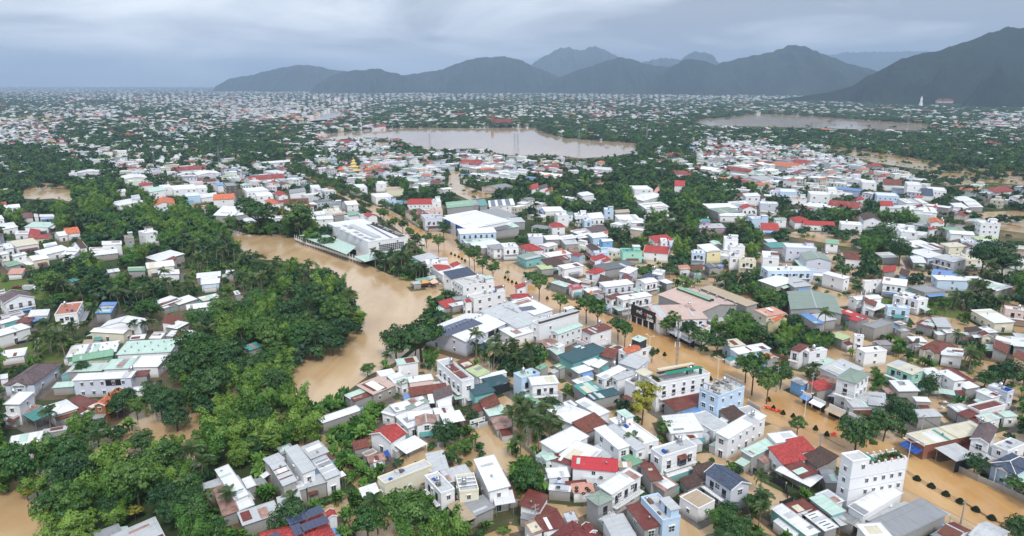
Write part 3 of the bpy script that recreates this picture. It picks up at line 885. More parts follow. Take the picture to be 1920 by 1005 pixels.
# ------------------------------------------------------------------ water outlines (photo pixels on the ground)
POLY = {
 'river_water': [(395,425),(440,432),(470,440),(530,440),(575,452),(640,478),(680,492),(730,515),(775,525),(835,532),(838,548),(810,560),(806,600),(795,625),(770,655),(740,680),(690,705),(650,735),(640,775),(580,790),(480,800),(420,830),(400,870),(330,885),(230,870),(100,940),(90,1040),(-80,1040),(-80,960),(0,900),(120,840),(200,800),(290,750),(400,720),(520,690),(560,650),(640,640),(650,600),(630,560),(600,515),(540,490),(470,485),(430,462)],
 'lake_water': [(580,262),(620,250),(690,244),(760,239),(870,240),(960,238),(1005,240),(1025,250),(1060,258),(1120,263),(1196,268),(1196,285),(1150,293),(1090,297),(1040,291),(960,292),(930,287),(900,278),(820,280),(780,274),(740,260),(680,258),(640,261)],
 'right_lake_water': [(1290,225),(1390,216),(1400,212),(1500,216),(1740,232),(1738,245),(1600,242),(1420,237),(1330,236)],
 'left_pond_water': [(38,372),(45,355),(75,342),(120,347),(145,366),(130,378),(100,372),(70,374)],
 'far_pond_water': [(190,290),(240,284),(252,296),(205,302)],
 'field_flood_water': [(1540,270),(1640,286),(1770,303),(1860,318),(1920,325),(1990,330),(1990,352),(1850,342),(1780,350),(1745,340),(1740,320),(1640,305),(1570,285)],
 'right_pond_water': [(1832,398),(1930,394),(1990,400),(1990,440),(1920,437),(1868,430),(1838,418)],
 'creek_water': [(845,320),(862,322),(862,345),(905,360),(930,368),(880,375),(850,362),(838,345)],
 'pool_water': [(1085,348),(1150,338),(1185,345),(1150,354),(1110,360)],
 'yard_flood_water': [(1460,440),(1530,428),(1600,436),(1628,452),(1622,468),(1560,458),(1505,448)],
 'bend_water': [(570,226),(610,208),(660,203),(700,200),(660,196),(570,184),(600,182),(700,196),(640,210),(640,222),(600,232)],
 'far_flood_water': [(540,232),(590,226),(640,222),(600,234),(550,238)],
}
FLOOD = [(690,392),(720,388),(800,430),(1000,470),(1280,470),(1500,470),(1700,480),(1990,500),(2200,1060),(850,1060),(560,1060),(560,800),(700,720),(800,640),(838,545),(830,500),(745,430)]
ROADL = [(474,262),(546,316),(598,346),(640,368),(700,398),(745,425),(800,470),(860,505),(905,525),(965,560),(1060,600),(1130,640),(1215,690),(1300,735),(1390,775),(1460,800),(1560,850),(1600,870),(1700,920),(1800,970),(1900,1020)]
ROADR = [(477.5,262),(554,316),(612,346),(658,367),(735,398),(790,430),(850,465),(930,510),(1000,535),(1075,565),(1130,590),(1200,605),(1255,630),(1310,660),(1400,700),(1510,752),(1590,790),(1700,838),(1800,885),(1920,940),(2020,990)]
# ------------------------------------------------------------------ what covers the ground, cell by cell (48 px columns): H houses, h houses and trees, t trees and a few houses, T trees, P palms, B banana, b shrubs, g grass
GRID = [
 (163,168,'tttttttttttttttttttttttttttTTTTTTTTTTTTT'),
 (168,174,'hhhhhhhhhhhhhhhhhtttttttttttttTTTTTTTTTT'),
 (174,180,'hhhhhhhhhhhhhhhhhhhhhhhhhhhhhhhTTTTTTTTT'),
 (180,188,'tthhhhhhhhhhhhhhhhhhthhhhhhhhhhhTTTTTTTT'),
 (188,200,'TtttthhHHHhhhhhttTTTtttthtttttttttTTTTTT'),
 (200,215,'tthhhtttHHHHhhtttttththhttttttttttttttTT'),
 (215,230,'ggggggtthhhhhttthttttTththTTTT~~~~~~tthh'),
 (230,245,'HhhtthhhhTTTthhhTTt~~~~~~~tttttTTTTthhHh'),
 (245,260,'hhtttthhTTTtHHhtT~~~~~~~~~ttttttTTTTTTtt'),
 (260,275,'hhhttthTTTTtHHhhTT~~~~~~~~~hhhttTTTTTTtt'),
 (275,290,'tThhhthTTTTthHhhTTHHhTT~~~THHHHHhtttTTtt'),
 (290,305,'TTthhtthhttttThHHhHHHhhTTtthHHHHHHh~~~t~'),
 (305,320,'hTTthhhhthhHHHhHhHHHHHHhTTTHHHHHHHHHt~~~'),
 (320,335,'TTTtthhhhhhhHHhHHHhHHHTTTTTHHHHHHHHHHhT~'),
 (335,355,'TTTTTThHHhHHHhtththtTTTtTTTTthhhHHhHhhth'),
 (355,375,'TTTTTTTTHHHHHhthTTthtTTTTTTTthHHHHThtthh'),
 (375,400,'TTTTTTTTTtthhhhhTthhhtttttTTTThhttTPhhhh'),
 (400,425,'TTTTTTTTTTttThhht....hhhthtTTTTTPPTtthht'),
 (425,450,'htttTtTTTTTTTh.......hhhhtPPPTTPPtthhht.'),
 (450,475,'hhhttTTTTT..t.....tt.hhhhtPPPTtTTTTThhhh'),
 (475,500,'hhtTTttPPPTT....PPPt.hhhhtTPttttTTTThhhh'),
 (500,530,'gtTTTTPPBBPTTTTPPPP..tthhPPTTthhtTTTPPPP'),
 (530,560,'ggtTTTPPBPPTTT......TtthhttPPTTtthTPPPTT'),
 (560,590,'hgtPPPPPBTTTTTT....BBtbhhtttTTTTtthTPPPT'),
 (590,620,'htTPPPTTBTTTTTT...BBBhbhbtttTTTTTtPPPttT'),
 (620,650,'PPPtttPPPTTTTT..TTTPPbbbbbbTTTTTPPBBTPtt'),
 (650,680,'tPPhtbPPPTTTT...TTPPTbbbb..bbtTTTPPBbTPt'),
 (680,720,'bbThbTTTTTTT...PPbTPPbbbb....TTbbbbbbbTb'),
 (720,760,'bTTTTTTTTTTT...TTbbbbbbbb.....T..bbbbbbb'),
 (760,800,'PPTTTTTTTTTTBBBBbbbbPPPbbT.b.......bbbtb'),
 (800,840,'TTTTTTTTTTTTBBBBbbb.PPPbbbbbb....TTbbbtt'),
 (840,880,'TTTTTTTTTTBBBBbbTTb.BBBbbbbbb....Tbbbbbb'),
 (880,920,'TTTTTTTTTbbbbbbBBbbbBBBbbbbb....b.....bb'),
 (920,960,'.TTTTTTTbBBbbBBBbBBbbB.bbbbbTTTbb......t'),
 (960,1005,'.TTTTTTTBBBBBBTTTTbbbbbbbbbTTPPPbb.....T'),
]

OPEN = [[(425,437),(470,441),(530,443),(575,456),(640,480),(680,493),(730,518),(790,534),(835,536),(838,545),(800,556),(795,600),(780,628),(765,642),(720,665),(690,690),(660,705),(640,735),(610,745),(560,745),(548,720),(560,690),(610,672),(650,655),(680,630),(688,600),(665,565),(640,530),(610,500),(560,487),(520,487),(480,487),(460,470),(440,452)],
 [(205,838),(262,800),(330,792),(383,775),(383,850),(345,862),(318,838),(290,832),(240,852)], [(-10,1010),(-10,965),(50,928),(97,935),(88,1010)], [(550,576),(572,568),(602,569),(602,578),(560,583)], [(480,735),(500,730),(520,738),(490,745)]]
from mathutils import noise as mnoise
def fbm(x, y, o=5, s=1.0):
    return mnoise.fractal(Vector((x * s, y * s, 3.7)), 1.0, 2.0, o)
# ------------------------------------------------------------------ ground, water, hills, haze
def ground_mat():
    m, t, b = newmat('ground_soil'); g = G(t)
    tcn = g.n('ShaderNodeTexCoord'); ob = tcn.outputs['Object']
    a = g.noise(ob, .012, 8, .65); c = g.noise(ob, .09, 6, .7); d = g.noise(ob, .9, 4, .7)
    col = g.ramp(a, (.36, (.030, .050, .022)), (.50, (.055, .075, .030)), (.60, (.16, .125, .070)), (.70, (.26, .21, .13)))
    col = g.mix(g.rng(c, .45, .7, 0, .8), col, (.035, .06, .022))
    col = g.mix(g.rng(d, .5, .8, 0, .5), col, (.07, .055, .035))
    g.link(col, b.inputs['Base Color']); b.inputs['Roughness'].default_value = .95; b.inputs['Specular IOR Level'].default_value = .1
    return m
def water_mat(key, c, c2, rough=.12, bump=.12):
    m, t, b = newmat(key); g = G(t)
    tcn = g.n('ShaderNodeTexCoord'); ob = tcn.outputs['Object']
    st = g.n('ShaderNodeMapping', {0: ob, 'Rotation': (0, 0, R(-35)), 'Scale': (.05, .014, 1)}).outputs[0]
    a = g.n('ShaderNodeTexNoise', {'Vector': st, 'Scale': 1.0, 'Detail': 7, 'Roughness': .62, 'Distortion': 1.2}).outputs[0]
    d = g.noise(ob, .02, 4)
    col = g.mix(g.rng(a, .35, .65, 0, 1), c, c2)
    col = g.mix(g.rng(d, .45, .65, 0, .45), col, tuple(k * .8 for k in c))
    g.link(col, b.inputs['Base Color'])
    r1 = g.noise(g.n('ShaderNodeMapping', {0: ob, 'Rotation': (0, 0, R(-35)), 'Scale': (.9, .35, 1)}).outputs[0], 1.0, 5, .65)
    r2 = g.noise(g.n('ShaderNodeMapping', {0: ob, 'Rotation': (0, 0, R(-35)), 'Scale': (.12, .04, 1)}).outputs[0], 1.0, 5, .6)
    bp = g.n('ShaderNodeBump', {'Height': g.math('ADD', r1, g.math('MULTIPLY', r2, 3.0)), 'Strength': bump, 'Distance': .5})
    g.link(bp.outputs[0], b.inputs['Normal'])
    g.link(g.rng(a, .3, .7, rough * .6, rough * 1.8), b.inputs['Roughness'])
    b.inputs['Specular IOR Level'].default_value = .25 if key.startswith('lake') else .5
    return m
MATS['ground'] = ground_mat()
MATS['water'] = water_mat('river_silt_water', (.41, .265, .13), (.53, .385, .225))
MATS['road_water'] = water_mat('street_silt_water', (.43, .235, .085), (.57, .365, .165), .12, .2)
MATS['lake'] = water_mat('lake_silt_water', (.43, .32, .22), (.47, .36, .26), .06, .015)
GX = [-19500, -9000, -3000, -1200, -400, 0, 400, 1200, 3000, 9000, 19500]; GY = [-400, 60, 200, 500, 1000, 2500, 6000, 11000, 24900]
gv = [(x, y, 0) for y in GY for x in GX]
gf = [(j * 11 + i, j * 11 + i + 1, j * 11 + i + 12, j * 11 + i + 11) for j in range(len(GY) - 1) for i in range(10)]
me = bpy.data.meshes.new('ground'); me.from_pydata(gv, [], gf); me.materials.append(MATS['ground'])
tag(link('ground', me), kind='structure')
import mathutils.geometry as mgeo
def sheet(name, pts, z, mat, kind='structure'):
    P = [at(u, v, 0) for u, v in pts]; P = [Vector((p.x, p.y, z)) for p in P]
    tri = mgeo.tessellate_polygon([P]); me = bpy.data.meshes.new(name)
    me.from_pydata([tuple(p) for p in P], [], [tuple(t) for t in tri]); me.materials.append(mat)
    import bmesh
    bm = bmesh.new(); bm.from_mesh(me); bmesh.ops.recalc_face_normals(bm, faces=bm.faces)
    if bm.faces and sum(f.normal.z for f in bm.faces) < 0: bmesh.ops.reverse_faces(bm, faces=bm.faces)
    bm.to_mesh(me); bm.free()
    return tag(link(name, me), kind=kind)
sheet('flood_water', FLOOD, .03, MATS['water'])
for k, p in POLY.items():
    sheet(k, p, .06 if k == 'river_water' else .045, MATS['lake'] if ('lake' in k or 'bend' in k or 'far' in k) else MATS['water'])
road = ROADL + ROADR[::-1]
sheet('flooded_street', road, .09, MATS['road_water'])

def grass_mat(key, c, c2):
    m, t, b = newmat(key); g = G(t)
    tcn = g.n('ShaderNodeTexCoord'); ob = tcn.outputs['Object']
    a = g.noise(ob, .08, 6, .7); d = g.noise(ob, 1.1, 5, .75)
    col = g.mix(g.rng(a, .4, .62, 0, 1), c, c2)
    col = g.mix(g.rng(d, .45, .7, 0, .7), col, tuple(k * .45 for k in c))
    g.link(col, b.inputs['Base Color']); b.inputs['Roughness'].default_value = .95; b.inputs['Specular IOR Level'].default_value = .1
    g.link(g.n('ShaderNodeBump', {'Height': d, 'Strength': .8, 'Distance': .5}).outputs[0], b.inputs['Normal'])
    return m
MATS['grass'] = grass_mat('rank_grass', (.085, .15, .03), (.17, .16, .06))
MATS['field'] = grass_mat('fallow_field', (.12, .16, .05), (.34, .27, .15))
sheet('grass_lot', [(-40, 512), (60, 510), (150, 515), (170, 545), (130, 575), (60, 560), (-60, 560)], .05, MATS['grass'])
sheet('grass_verge', [(-80, 640), (60, 640), (130, 630), (140, 660), (110, 690), (-90, 690)], .05, MATS['grass'])
sheet('fallow_field', [(-40, 217), (140, 216), (200, 222), (190, 231), (60, 231), (-60, 228)], .05, MATS['field'])
sheet('construction_lot', [(185, 305), (260, 300), (330, 312), (300, 322), (200, 322)], .05, MATS['field'])
sheet('grass_slope', [(1640, 555), (1700, 545), (1800, 560), (1810, 600), (1740, 590), (1650, 580)], .05, MATS['grass'])

def hill_mat():
    m, t, b = newmat('forested_hill'); g = G(t)
    tcn = g.n('ShaderNodeTexCoord'); ob = tcn.outputs['Object']
    a = g.noise(ob, .0022, 7, .65); d = g.noise(ob, .03, 8, .8)
    col = g.mix(g.rng(a, .4, .65, 0, 1), (.012, .030, .018), (.035, .062, .028))
    col = g.mix(g.rng(d, .42, .62, 0, .8), col, (.010, .022, .012))
    g.link(col, b.inputs['Base Color']); b.inputs['Roughness'].default_value = 1; b.inputs['Specular IOR Level'].default_value = .05
    g.link(g.n('ShaderNodeBump', {'Height': d, 'Strength': 1.0, 'Distance': 26.0}).outputs[0], b.inputs['Normal'])
    return m
MATS['hill'] = hill_mat()
def yards():
    mb = MB(); g = random.Random(31)
    for i, r in enumerate(HOUSES):
        if g.random() < .08 or r['dist'] > 900: continue
        o = g.uniform(1.2, 3.6); z = .055 + .00035 * (i % 90) if i % 2 else .0555 + .00035 * (i % 90); hx, hy = r['LX'] / 2 + o, r['LY'] / 2 + g.uniform(1.2, 3.6)
        mb.face([tuple((r['cen'] + r['ex'] * (a * hx) + r['ey'] * (b * hy)).to_2d()) + (z,) for a, b in ((-1, -1), (1, -1), (1, 1), (-1, 1))], i % 3)
    tag(mb.build('yard_ground', [MATS['yard'], MATS['yard2'], MATS['ground']]), kind='structure')
MATS['yard'] = plain('wet_yard_concrete', (.15, .135, .115), .5, var=.8, sc=.5); MATS['yard2'] = plain('muddy_yard', (.13, .095, .06), .7, var=.6, sc=.8)
HILLS = [
 (12500, 1.0, [(960, 150), (1000, 118), (1025, 103), (1050, 90), (1070, 89), (1090, 94), (1115, 86), (1140, 96), (1160, 108), (1190, 126), (1230, 150)]),
 (12000, 1.0, [(1150, 140), (1200, 118), (1240, 108), (1275, 112), (1300, 96), (1320, 98), (1350, 118), (1400, 140)]),
 (9500, 1.0, [(405, 162), (430, 147), (470, 141), (520, 128), (550, 123), (580, 121), (610, 128), (650, 134), (700, 145), (760, 160)]),
 (7800, 1.0, [(590, 160), (620, 142), (650, 133), (690, 130), (710, 128), (725, 134), (745, 138), (775, 150), (800, 160), (830, 168)]),
 (8300, 1.0, [(720, 160), (755, 141), (800, 135), (830, 130), (855, 119), (890, 110), (915, 107), (945, 106), (975, 112), (1000, 124), (1030, 136), (1060, 148), (1100, 164)]),
 (7600, 1.0, [(1000, 166), (1045, 147), (1085, 131), (1110, 124), (1140, 113), (1165, 107), (1185, 112), (1220, 122), (1260, 127), (1285, 121), (1310, 130), (1345, 148), (1380, 168)]),
 (14500, 1.0, [(1480, 150), (1540, 106), (1590, 98), (1660, 97), (1740, 96), (1830, 98), (1930, 104)]),
 (6800, 1.0, [(1200, 166), (1250, 130), (1285, 110), (1310, 112), (1340, 121), (1370, 114), (1405, 105), (1450, 97), (1475, 88), (1492, 83), (1515, 90), (1550, 104), (1590, 118), (1650, 135), (1750, 165)]),
 (4000, .7, [(1440, 188), (1500, 181), (1560, 172), (1600, 160), (1630, 140), (1660, 126), (1690, 111), (1715, 102), (1740, 99), (1780, 88), (1820, 74), (1850, 62), (1880, 54), (1900, 51), (1930, 54), (1980, 52), (2060, 70), (2200, 95), (2400, 130), (2600, 170)]),
]
for hi, (D, rough, prof) in enumerate(HILLS):
    us = np.arange(prof[0][0], prof[-1][0] + .1, 4.0 * 4000 / D if D > 5000 else 5.0)
    vs = np.interp(us, [p[0] for p in prof], [p[1] for p in prof])
    V = []; n = len(us); ROWS = 26
    for i in range(n):
        dx, dy, dz = ray(us[i], vs[i]); t = D / dy
        xc = dx * t; zc = max(CAMH + dz * t, 4.0)
        zc += fbm(xc / 60, D / 60, 4) * zc * .035
        for j in range(ROWS):
            s = j / (ROWS - 1) * 1.25 - .25            # -.25 is behind the crest
            run = min(zc * 2.9, D * .3)
            y = D - s * run
            px_ = xc * y / D if D < 5000 else xc
            prof_s = (1 - s) ** 1.25 if s >= 0 else 1 + s * 2.5
            spur = fbm(px_ / (zc * 1.1 + 60), y / (zc * 2.2 + 120) + hi * 7, 6)
            z = zc * prof_s + spur * zc * .46 * max(0, math.sin(math.pi * min(1, max(0, s)))) - (3 if j in (0, ROWS - 1) else 0)
            if j == ROWS - 1: z = -4
            V.append((px_, y, z))
    F = [(i * ROWS + j, i * ROWS + j + 1, (i + 1) * ROWS + j + 1, (i + 1) * ROWS + j) for i in range(n - 1) for j in range(ROWS - 1)]
    me = npmesh('forested_hill', np.array(V), np.array(F), [MATS['hill']], smooth=True)
    tag(link('forested_hill', me), kind='structure')
HILL_PTS = None

def haze_box():
    m = bpy.data.materials.new('haze_air'); m.use_nodes = True; t = m.node_tree; t.nodes.clear()
    pv = t.nodes.new('ShaderNodeVolumePrincipled'); o = t.nodes.new('ShaderNodeOutputMaterial'); t.links.new(pv.outputs[0], o.inputs['Volume'])
    pv.inputs['Color'].default_value = (.50, .65, .88, 1); pv.inputs['Density'].default_value = HAZE_DENSITY; pv.inputs['Anisotropy'].default_value = .1
    mb = MB(); mb.box(-19600, -450, -5.5, 19600, 25000, 870)
    o = tag(mb.build('haze', m), kind='stuff'); o.display_type = 'WIRE'
haze_box()
# the ground below the haze floor is one sheet, the air box starts a metre under it

# ------------------------------------------------------------------ shared small meshes
def frame_mesh(w, h, nx, nz, mat, bar=.07):
    mb = MB(); d = .09
    mb.box(-w / 2, -d, 0, -w / 2 + bar, 0, h); mb.box(w / 2 - bar, -d, 0, w / 2, 0, h)
    mb.box(-w / 2 + bar, -d, h - bar, w / 2 - bar, 0, h); mb.box(-w / 2 + bar, -d, 0, w / 2 - bar, 0, bar)
    for k in range(1, nx):
        x = -w / 2 + w * k / nx; mb.box(x - .03, -d * .8, bar, x + .03, 0, h - bar)
    for k in range(1, nz):
        z = h * k / nz; mb.box(-w / 2 + bar, -d * .7, z - .03, w / 2 - bar, 0, z + .03)
    mb.box(-w / 2 - .12, -.32, h + .12, w / 2 + .12, 0, h + .2)      # concrete eyebrow
    return mb.mesh('window_frame', mat)
def pane_mesh(w, h):
    mb = MB(); mb.box(-w / 2 + .07, -.03, .07, w / 2 - .07, .0, h - .07); return mb.mesh('pane', MATS['glass'])
WIN = {}
for key, (w, h, nx, nz) in {'s': (1.0, 1.2, 2, 1), 'm': (1.5, 1.5, 2, 2), 'd': (1.3, 2.3, 2, 1)}.items():
    WIN[key] = (w, h, frame_mesh(w, h, nx, nz, MATS['trim']), pane_mesh(w, h))
mbt = MB()
mbt.bar((0, 0, .9), (0, 0, 2.3), .55, 12); mbt.bar((0, 0, 2.3), (0, 0, 2.55), .55, 12, .2)
TANK = mbt.mesh('water_tank', MATS['inox'], True)
mbt = MB()
for sx in (-.5, .5):
    for sy in (-.5, .5): mbt.bar((sx, sy, 0), (sx, sy, .9), .05, 4)
mbt.box(-.6, -.6, .84, .6, .6, .9); TANKSTAND = mbt.mesh('tank_stand', MATS['steel'])
mbt = MB(); mbt.box(-.4, -.3, 0, .4, 0, .55); mbt.bar((0, -.32, .28), (0, -.3, .28), .2, 10, m=1); AC = mbt.mesh('air_conditioner', [MATS['white'], MATS['dark']])
mbt = MB(); mbt.bar((0, 0, 0), (0, 0, .35), .16, 8); mbt.bar((0, 0, .35), (0, 0, .75), .32, 10, .12); VENT = mbt.mesh('roof_vent', MATS['steel'], True)
mbt = MB(); mbt.box(-.52, -.86, 0, .52, .86, .05, 1, top=0); SOLP = mbt.mesh('solar_panel', [MATS['solar'], MATS['steel']])

# ------------------------------------------------------------------ houses
HOUSES = []; SILH = []; FOOT = []
def parse():
    for ln in HD.strip().split('\n'):
        body, _, nm = ln.partition('|'); f = body.split()
        c = list(map(float, f[:6])); yield c, float(f[6]), f[7], f[8], f[9], f[10:], nm.strip()
def hull_px(P):
    pts = sorted(set((round(a, 2), round(b, 2)) for a, b in P))
    def half(ps):
        o = []
        for p in ps:
            while len(o) > 1 and (o[-1][0] - o[-2][0]) * (p[1] - o[-2][1]) - (o[-1][1] - o[-2][1]) * (p[0] - o[-2][0]) <= 0: o.pop()
            o.append(p)
        return o
    a = half(pts); b = half(pts[::-1]); return a[:-1] + b[:-1]
MASK = np.zeros((540, 1000), np.uint8); FMASK = np.zeros((540, 1000), np.uint8)      # half-size photo masks: silhouettes, footprints
def fill(mask, poly, val=1):
    P = np.array(poly) / 2.0
    x0, y0 = np.floor(P.min(0)).astype(int); x1, y1 = np.ceil(P.max(0)).astype(int)
    x0 = max(x0, 0); y0 = max(y0, 0); x1 = min(x1, 999); y1 = min(y1, 539)
    if x1 < x0 or y1 < y0: return
    X, Y = np.meshgrid(np.arange(x0, x1 + 1), np.arange(y0, y1 + 1)); ins = np.zeros(X.shape, bool); n = len(P)
    for i in range(n):
        a, b = P[i], P[(i + 1) % n]
        if a[1] == b[1]: continue
        c = ((a[1] > Y) != (b[1] > Y)) & (X < (b[0] - a[0]) * (Y - a[1]) / (b[1] - a[1]) + a[0]); ins ^= c
    mask[y0:y1 + 1, x0:x1 + 1][ins] = val
for k in POLY:
    if k != 'river_water': fill(FMASK, POLY[k], 2)
OMASK = np.zeros((540, 1000), np.uint8)
for p in OPEN:
    fill(FMASK, p, 2); fill(OMASK, p, 1)
fill(OMASK, road, 1)
for k in ('lake_water', 'right_lake_water', 'field_flood_water', 'right_pond_water', 'left_pond_water', 'creek_water', 'yard_flood_water'): fill(OMASK, POLY[k], 1)
fill(FMASK, road, 2)

def house(c, h, T, rc, wc, fl, nm):
    P = [at(c[0], c[1], h), at(c[2], c[3], h), at(c[4], c[5], h)]
    a = P[0] - P[1]; b = P[2] - P[1]; a.z = b.z = 0
    if a.length < 1: a = a.normalized() * 1.0
    a_n = a.normalized(); pr = Vector((-a_n.y, a_n.x, 0)); sb = b.dot(pr)
    # square the corner: share the skew between both edges
    La = max(a.length, 2.2); Lb = max(abs(sb), 2.2); b_n = pr * (1 if sb >= 0 else -1)
    cen = P[1] + (a_n * La + b_n * Lb) / 2
    X, LX, LY = a_n, La, Lb
    if T == 'GB' or (T in ('S', 'C', 'H') and Lb > La): X, LX, LY = b_n, Lb, La
    rz = math.atan2(X.y, X.x)
    ex = Vector((math.cos(rz), math.sin(rz), 0)); ey = Vector((-ex.y, ex.x, 0))
    dist = math.hypot(cen.x, cen.y); ppm = pix(cen.x, cen.y, h)[2]
    low = h < 4.3; big = LX * LY > 380
    cat = 'carport' if T == 'C' else 'hall' if big else 'shed' if (low or (h < 5.1 and wc in ('g', 'st', 'bk', 'tl'))) else 'house'
    root = link(cat if cat != 'hall' else 'hall', None, None, (cen.x, cen.y, 0), rz)
    root['category'] = cat
    rec = dict(root=root, cen=cen, ex=ex, ey=ey, LX=LX, LY=LY, h=h, T=T, rc=rc, wc=wc, fl=fl, nm=nm, cat=cat, ppm=ppm, dist=dist, rz=rz, px=pix(cen.x, cen.y, h * .6)[:2])
    HOUSES.append(rec)
    hx, hy = LX / 2, LY / 2
    cam_l = Vector(((Vector((0, 0, 0)) - cen).dot(ex), (Vector((0, 0, 0)) - cen).dot(ey), 0))
    near_y = -1 if cam_l.y < 0 else 1
    RM, WM = MATS['R' + rc], MATS.get('W' + wc) or MATS['R' + wc]
    oh = .12 if T == 'F' else min(.4, hx * .15, hy * .15)
    wx, wy = hx - (0 if T == 'F' else oh), hy - (0 if T == 'F' else oh)
    hw = h
    # --- roof
    if T == 'F':
        ph = .55 if h > 4 else .3
        mb = MB(); t = .16
        z0, z1 = h - ph, h
        mb.box(-hx - .05, -hy - .05, z0, hx + .05, -hy + t, z1); mb.box(-hx - .05, hy - t, z0, hx + .05, hy + .05, z1)
        mb.box(-hx - .05, -hy + t, z0, -hx + t, hy - t, z1); mb.box(hx - t, -hy + t, z0, hx + .05, hy - t, z1)
        mb.build('parapet', WM, root)
        mb = MB(); mb.box(-hx + t, -hy + t, z0 - .12, hx - t, hy - t, z0 + .06)
        mb.build('roof', MATS['terra'] if rc == 'terra' else MATS['deck'] if rc == 'deck' else RM, root)
        hw = z0
    elif T in ('S', 'C'):
        rise = min(LY * (.09 if rc in RC else .30), 1.6 if rc in RC else 2.6)
        lo, hi2 = h - rise * .3, h + rise * .7
        zf = lambda y: lo + (hi2 - lo) * ((-near_y * y) / LY + .5) if near_y < 0 else lo + (hi2 - lo) * ((-y) / LY + .5)
        zf = lambda y: lo + (hi2 - lo) * (.5 - near_y * y / LY)
        mb = MB(); th = .09 if rc in RC else .16
        mb.slab([(-hx, -hy, zf(-hy)), (hx, -hy, zf(-hy)), (hx, hy, zf(hy)), (-hx, hy, zf(hy))], th)
        mb.build('roof', RM, root)
        if T == 'S':
            mb = MB(); e = th + .01
            for (x0, y0, x1, y1) in ((-wx, -wy, wx, -wy), (wx, -wy, wx, wy), (wx, wy, -wx, wy), (-wx, wy, -wx, -wy)):
                mb.face([(x0, y0, -.3), (x1, y1, -.3), (x1, y1, zf(y1) - e), (x0, y0, zf(y0) - e)])
            mb.build('wall', WM, root)
            if ppm > 3.2 and rc in RC:
                mb = MB()                                   # edge flashing
                for s in (-1, 1): mb.slab([(s * hx - .1, -hy - .02, zf(-hy) + .05), (s * hx + .1, -hy - .02, zf(-hy) + .05), (s * hx + .1, hy + .02, zf(hy) + .05), (s * hx - .1, hy + .02, zf(hy) + .05)], .12)
                y = -near_y * hy
                mb.box(-hx, y - .1, zf(y) - .02, hx, y + .1, zf(y) + .07)
                mb.build('flashing', MATS['Rlg'] if rc in ('w', 'lg', 'mi', 'cr') else RM, root)
        else:
            mb = MB()
            for x in np.linspace(-wx + .1, wx - .1, max(2, int(LX / 4) + 1)):
                for y in (-wy + .1, wy - .1): mb.bar((x, y, -.3), (x, y, zf(y) - th), .07, 5)
            for y in (-wy + .1, wy - .1): mb.bar((-wx, y, zf(y) - th - .06), (wx, y, zf(y) - th - .06), .05, 4)
            mb.build('post', MATS['steel'], root)
            if wc in ('bk', 'g'):
                mb = MB(); mb.box(-wx, near_y * wy - .03, 0, wx, near_y * wy + .03, h * .8); mb.build('screen', MATS['black_net'] if wc == 'bk' else WM, root)
        rec['zf'] = zf
        hw = min(zf(-wy), zf(wy)) - th
    elif T in ('GA', 'GB'):
        pitch = (.17 if LY > 18 else .24) if rc in RC else (.42 if LY < 14 else .32)
        rise = pitch * hy
        th = .14
        mb = MB(); ze = h - pitch * 0; zr = h + rise
        mb.slab([(-hx, -hy, ze), (hx, -hy, ze), (hx, 0, zr), (-hx, 0, zr)], th)
        mb.slab([(hx, hy, ze), (-hx, hy, ze), (-hx, 0, zr), (hx, 0, zr)], th)
        mb.build('roof', RM, root)
        mb = MB(); mb.slab([(-hx - .03, -.22, zr + .0), (hx + .03, -.22, zr + .0), (hx + .03, 0, zr + .09), (-hx - .03, 0, zr + .09)], .08)
        mb.slab([(hx + .03, .22, zr), (-hx - .03, .22, zr), (-hx - .03, 0, zr + .09), (hx + .03, 0, zr + .09)], .08)
        mb.build('ridge_cap', RM if rc in TC else MATS['Rlg'], root)
        zw = h - th + pitch * oh
        mb = MB()
        for s in (-1, 1):
            mb.face([(-wx, s * wy, -.3), (wx, s * wy, -.3), (wx, s * wy, zw - .02), (-wx, s * wy, zw - .02)][::s])
            mb.face([(s * wx, -wy, -.3), (s * wx, wy, -.3), (s * wx, wy, zw - .02), (s * wx, 0, zr - th - .02), (s * wx, -wy, zw - .02)][::s])
        mb.build('wall', WM, root)
        if ppm > 3 and rc in TC:
            mb = MB()
            for s in (-1, 1):
                for q in (-1, 1): mb.slab([(s * hx - .07, q * hy, ze + .06), (s * hx + .07, q * hy, ze + .06), (s * hx + .07, 0, zr + .1), (s * hx - .07, 0, zr + .1)][::q], .3)
            mb.build('barge_board', MATS['trim'], root)
        hw = h - th
        rec['zr'] = zr; rec['pitch'] = pitch
    elif T == 'H':
        pitch = .42 if rc in TC else .26
        rise = pitch * hy; d = min(hy, hx * .9); th = .14
        zr = h + rise; A, B_ = (-hx + d, 0, zr), (hx - d, 0, zr)
        e = [(-hx, -hy, h), (hx, -hy, h), (hx, hy, h), (-hx, hy, h)]
        mb = MB()
        mb.face([e[0], e[1], B_, A]); mb.face([e[2], e[3], A, B_]); mb.face([e[1], e[2], B_]); mb.face([e[3], e[0], A])
        mb.slab([(p[0], p[1], h - .012) for p in e], .14)
        mb.build('roof', RM, root)
        mb = MB()
        for q, p in ((e[0], A), (e[3], A), (e[1], B_), (e[2], B_)): mb.bar((q[0], q[1], q[2] + .04), (p[0], p[1], p[2] + .04), .1, 5)
        mb.bar((A[0], 0, zr + .05), (B_[0], 0, zr + .05), .12, 5)
        mb.build('ridge_cap', RM if rc != 'nv' else MATS['trim'], root)
        hw = h - .16
    if T in ('F', 'H'):
        mb = MB(); mb.box(-wx, -wy, -.3, wx, wy, hw - (.125 if T == 'F' else 0)); mb.build('wall', WM, root)
    # --- silhouette for the vegetation
    cs = [cen + ex * (sx * hx) + ey * (sy * hy) for sx, sy in ((-1, -1), (1, -1), (1, 1), (-1, 1))]
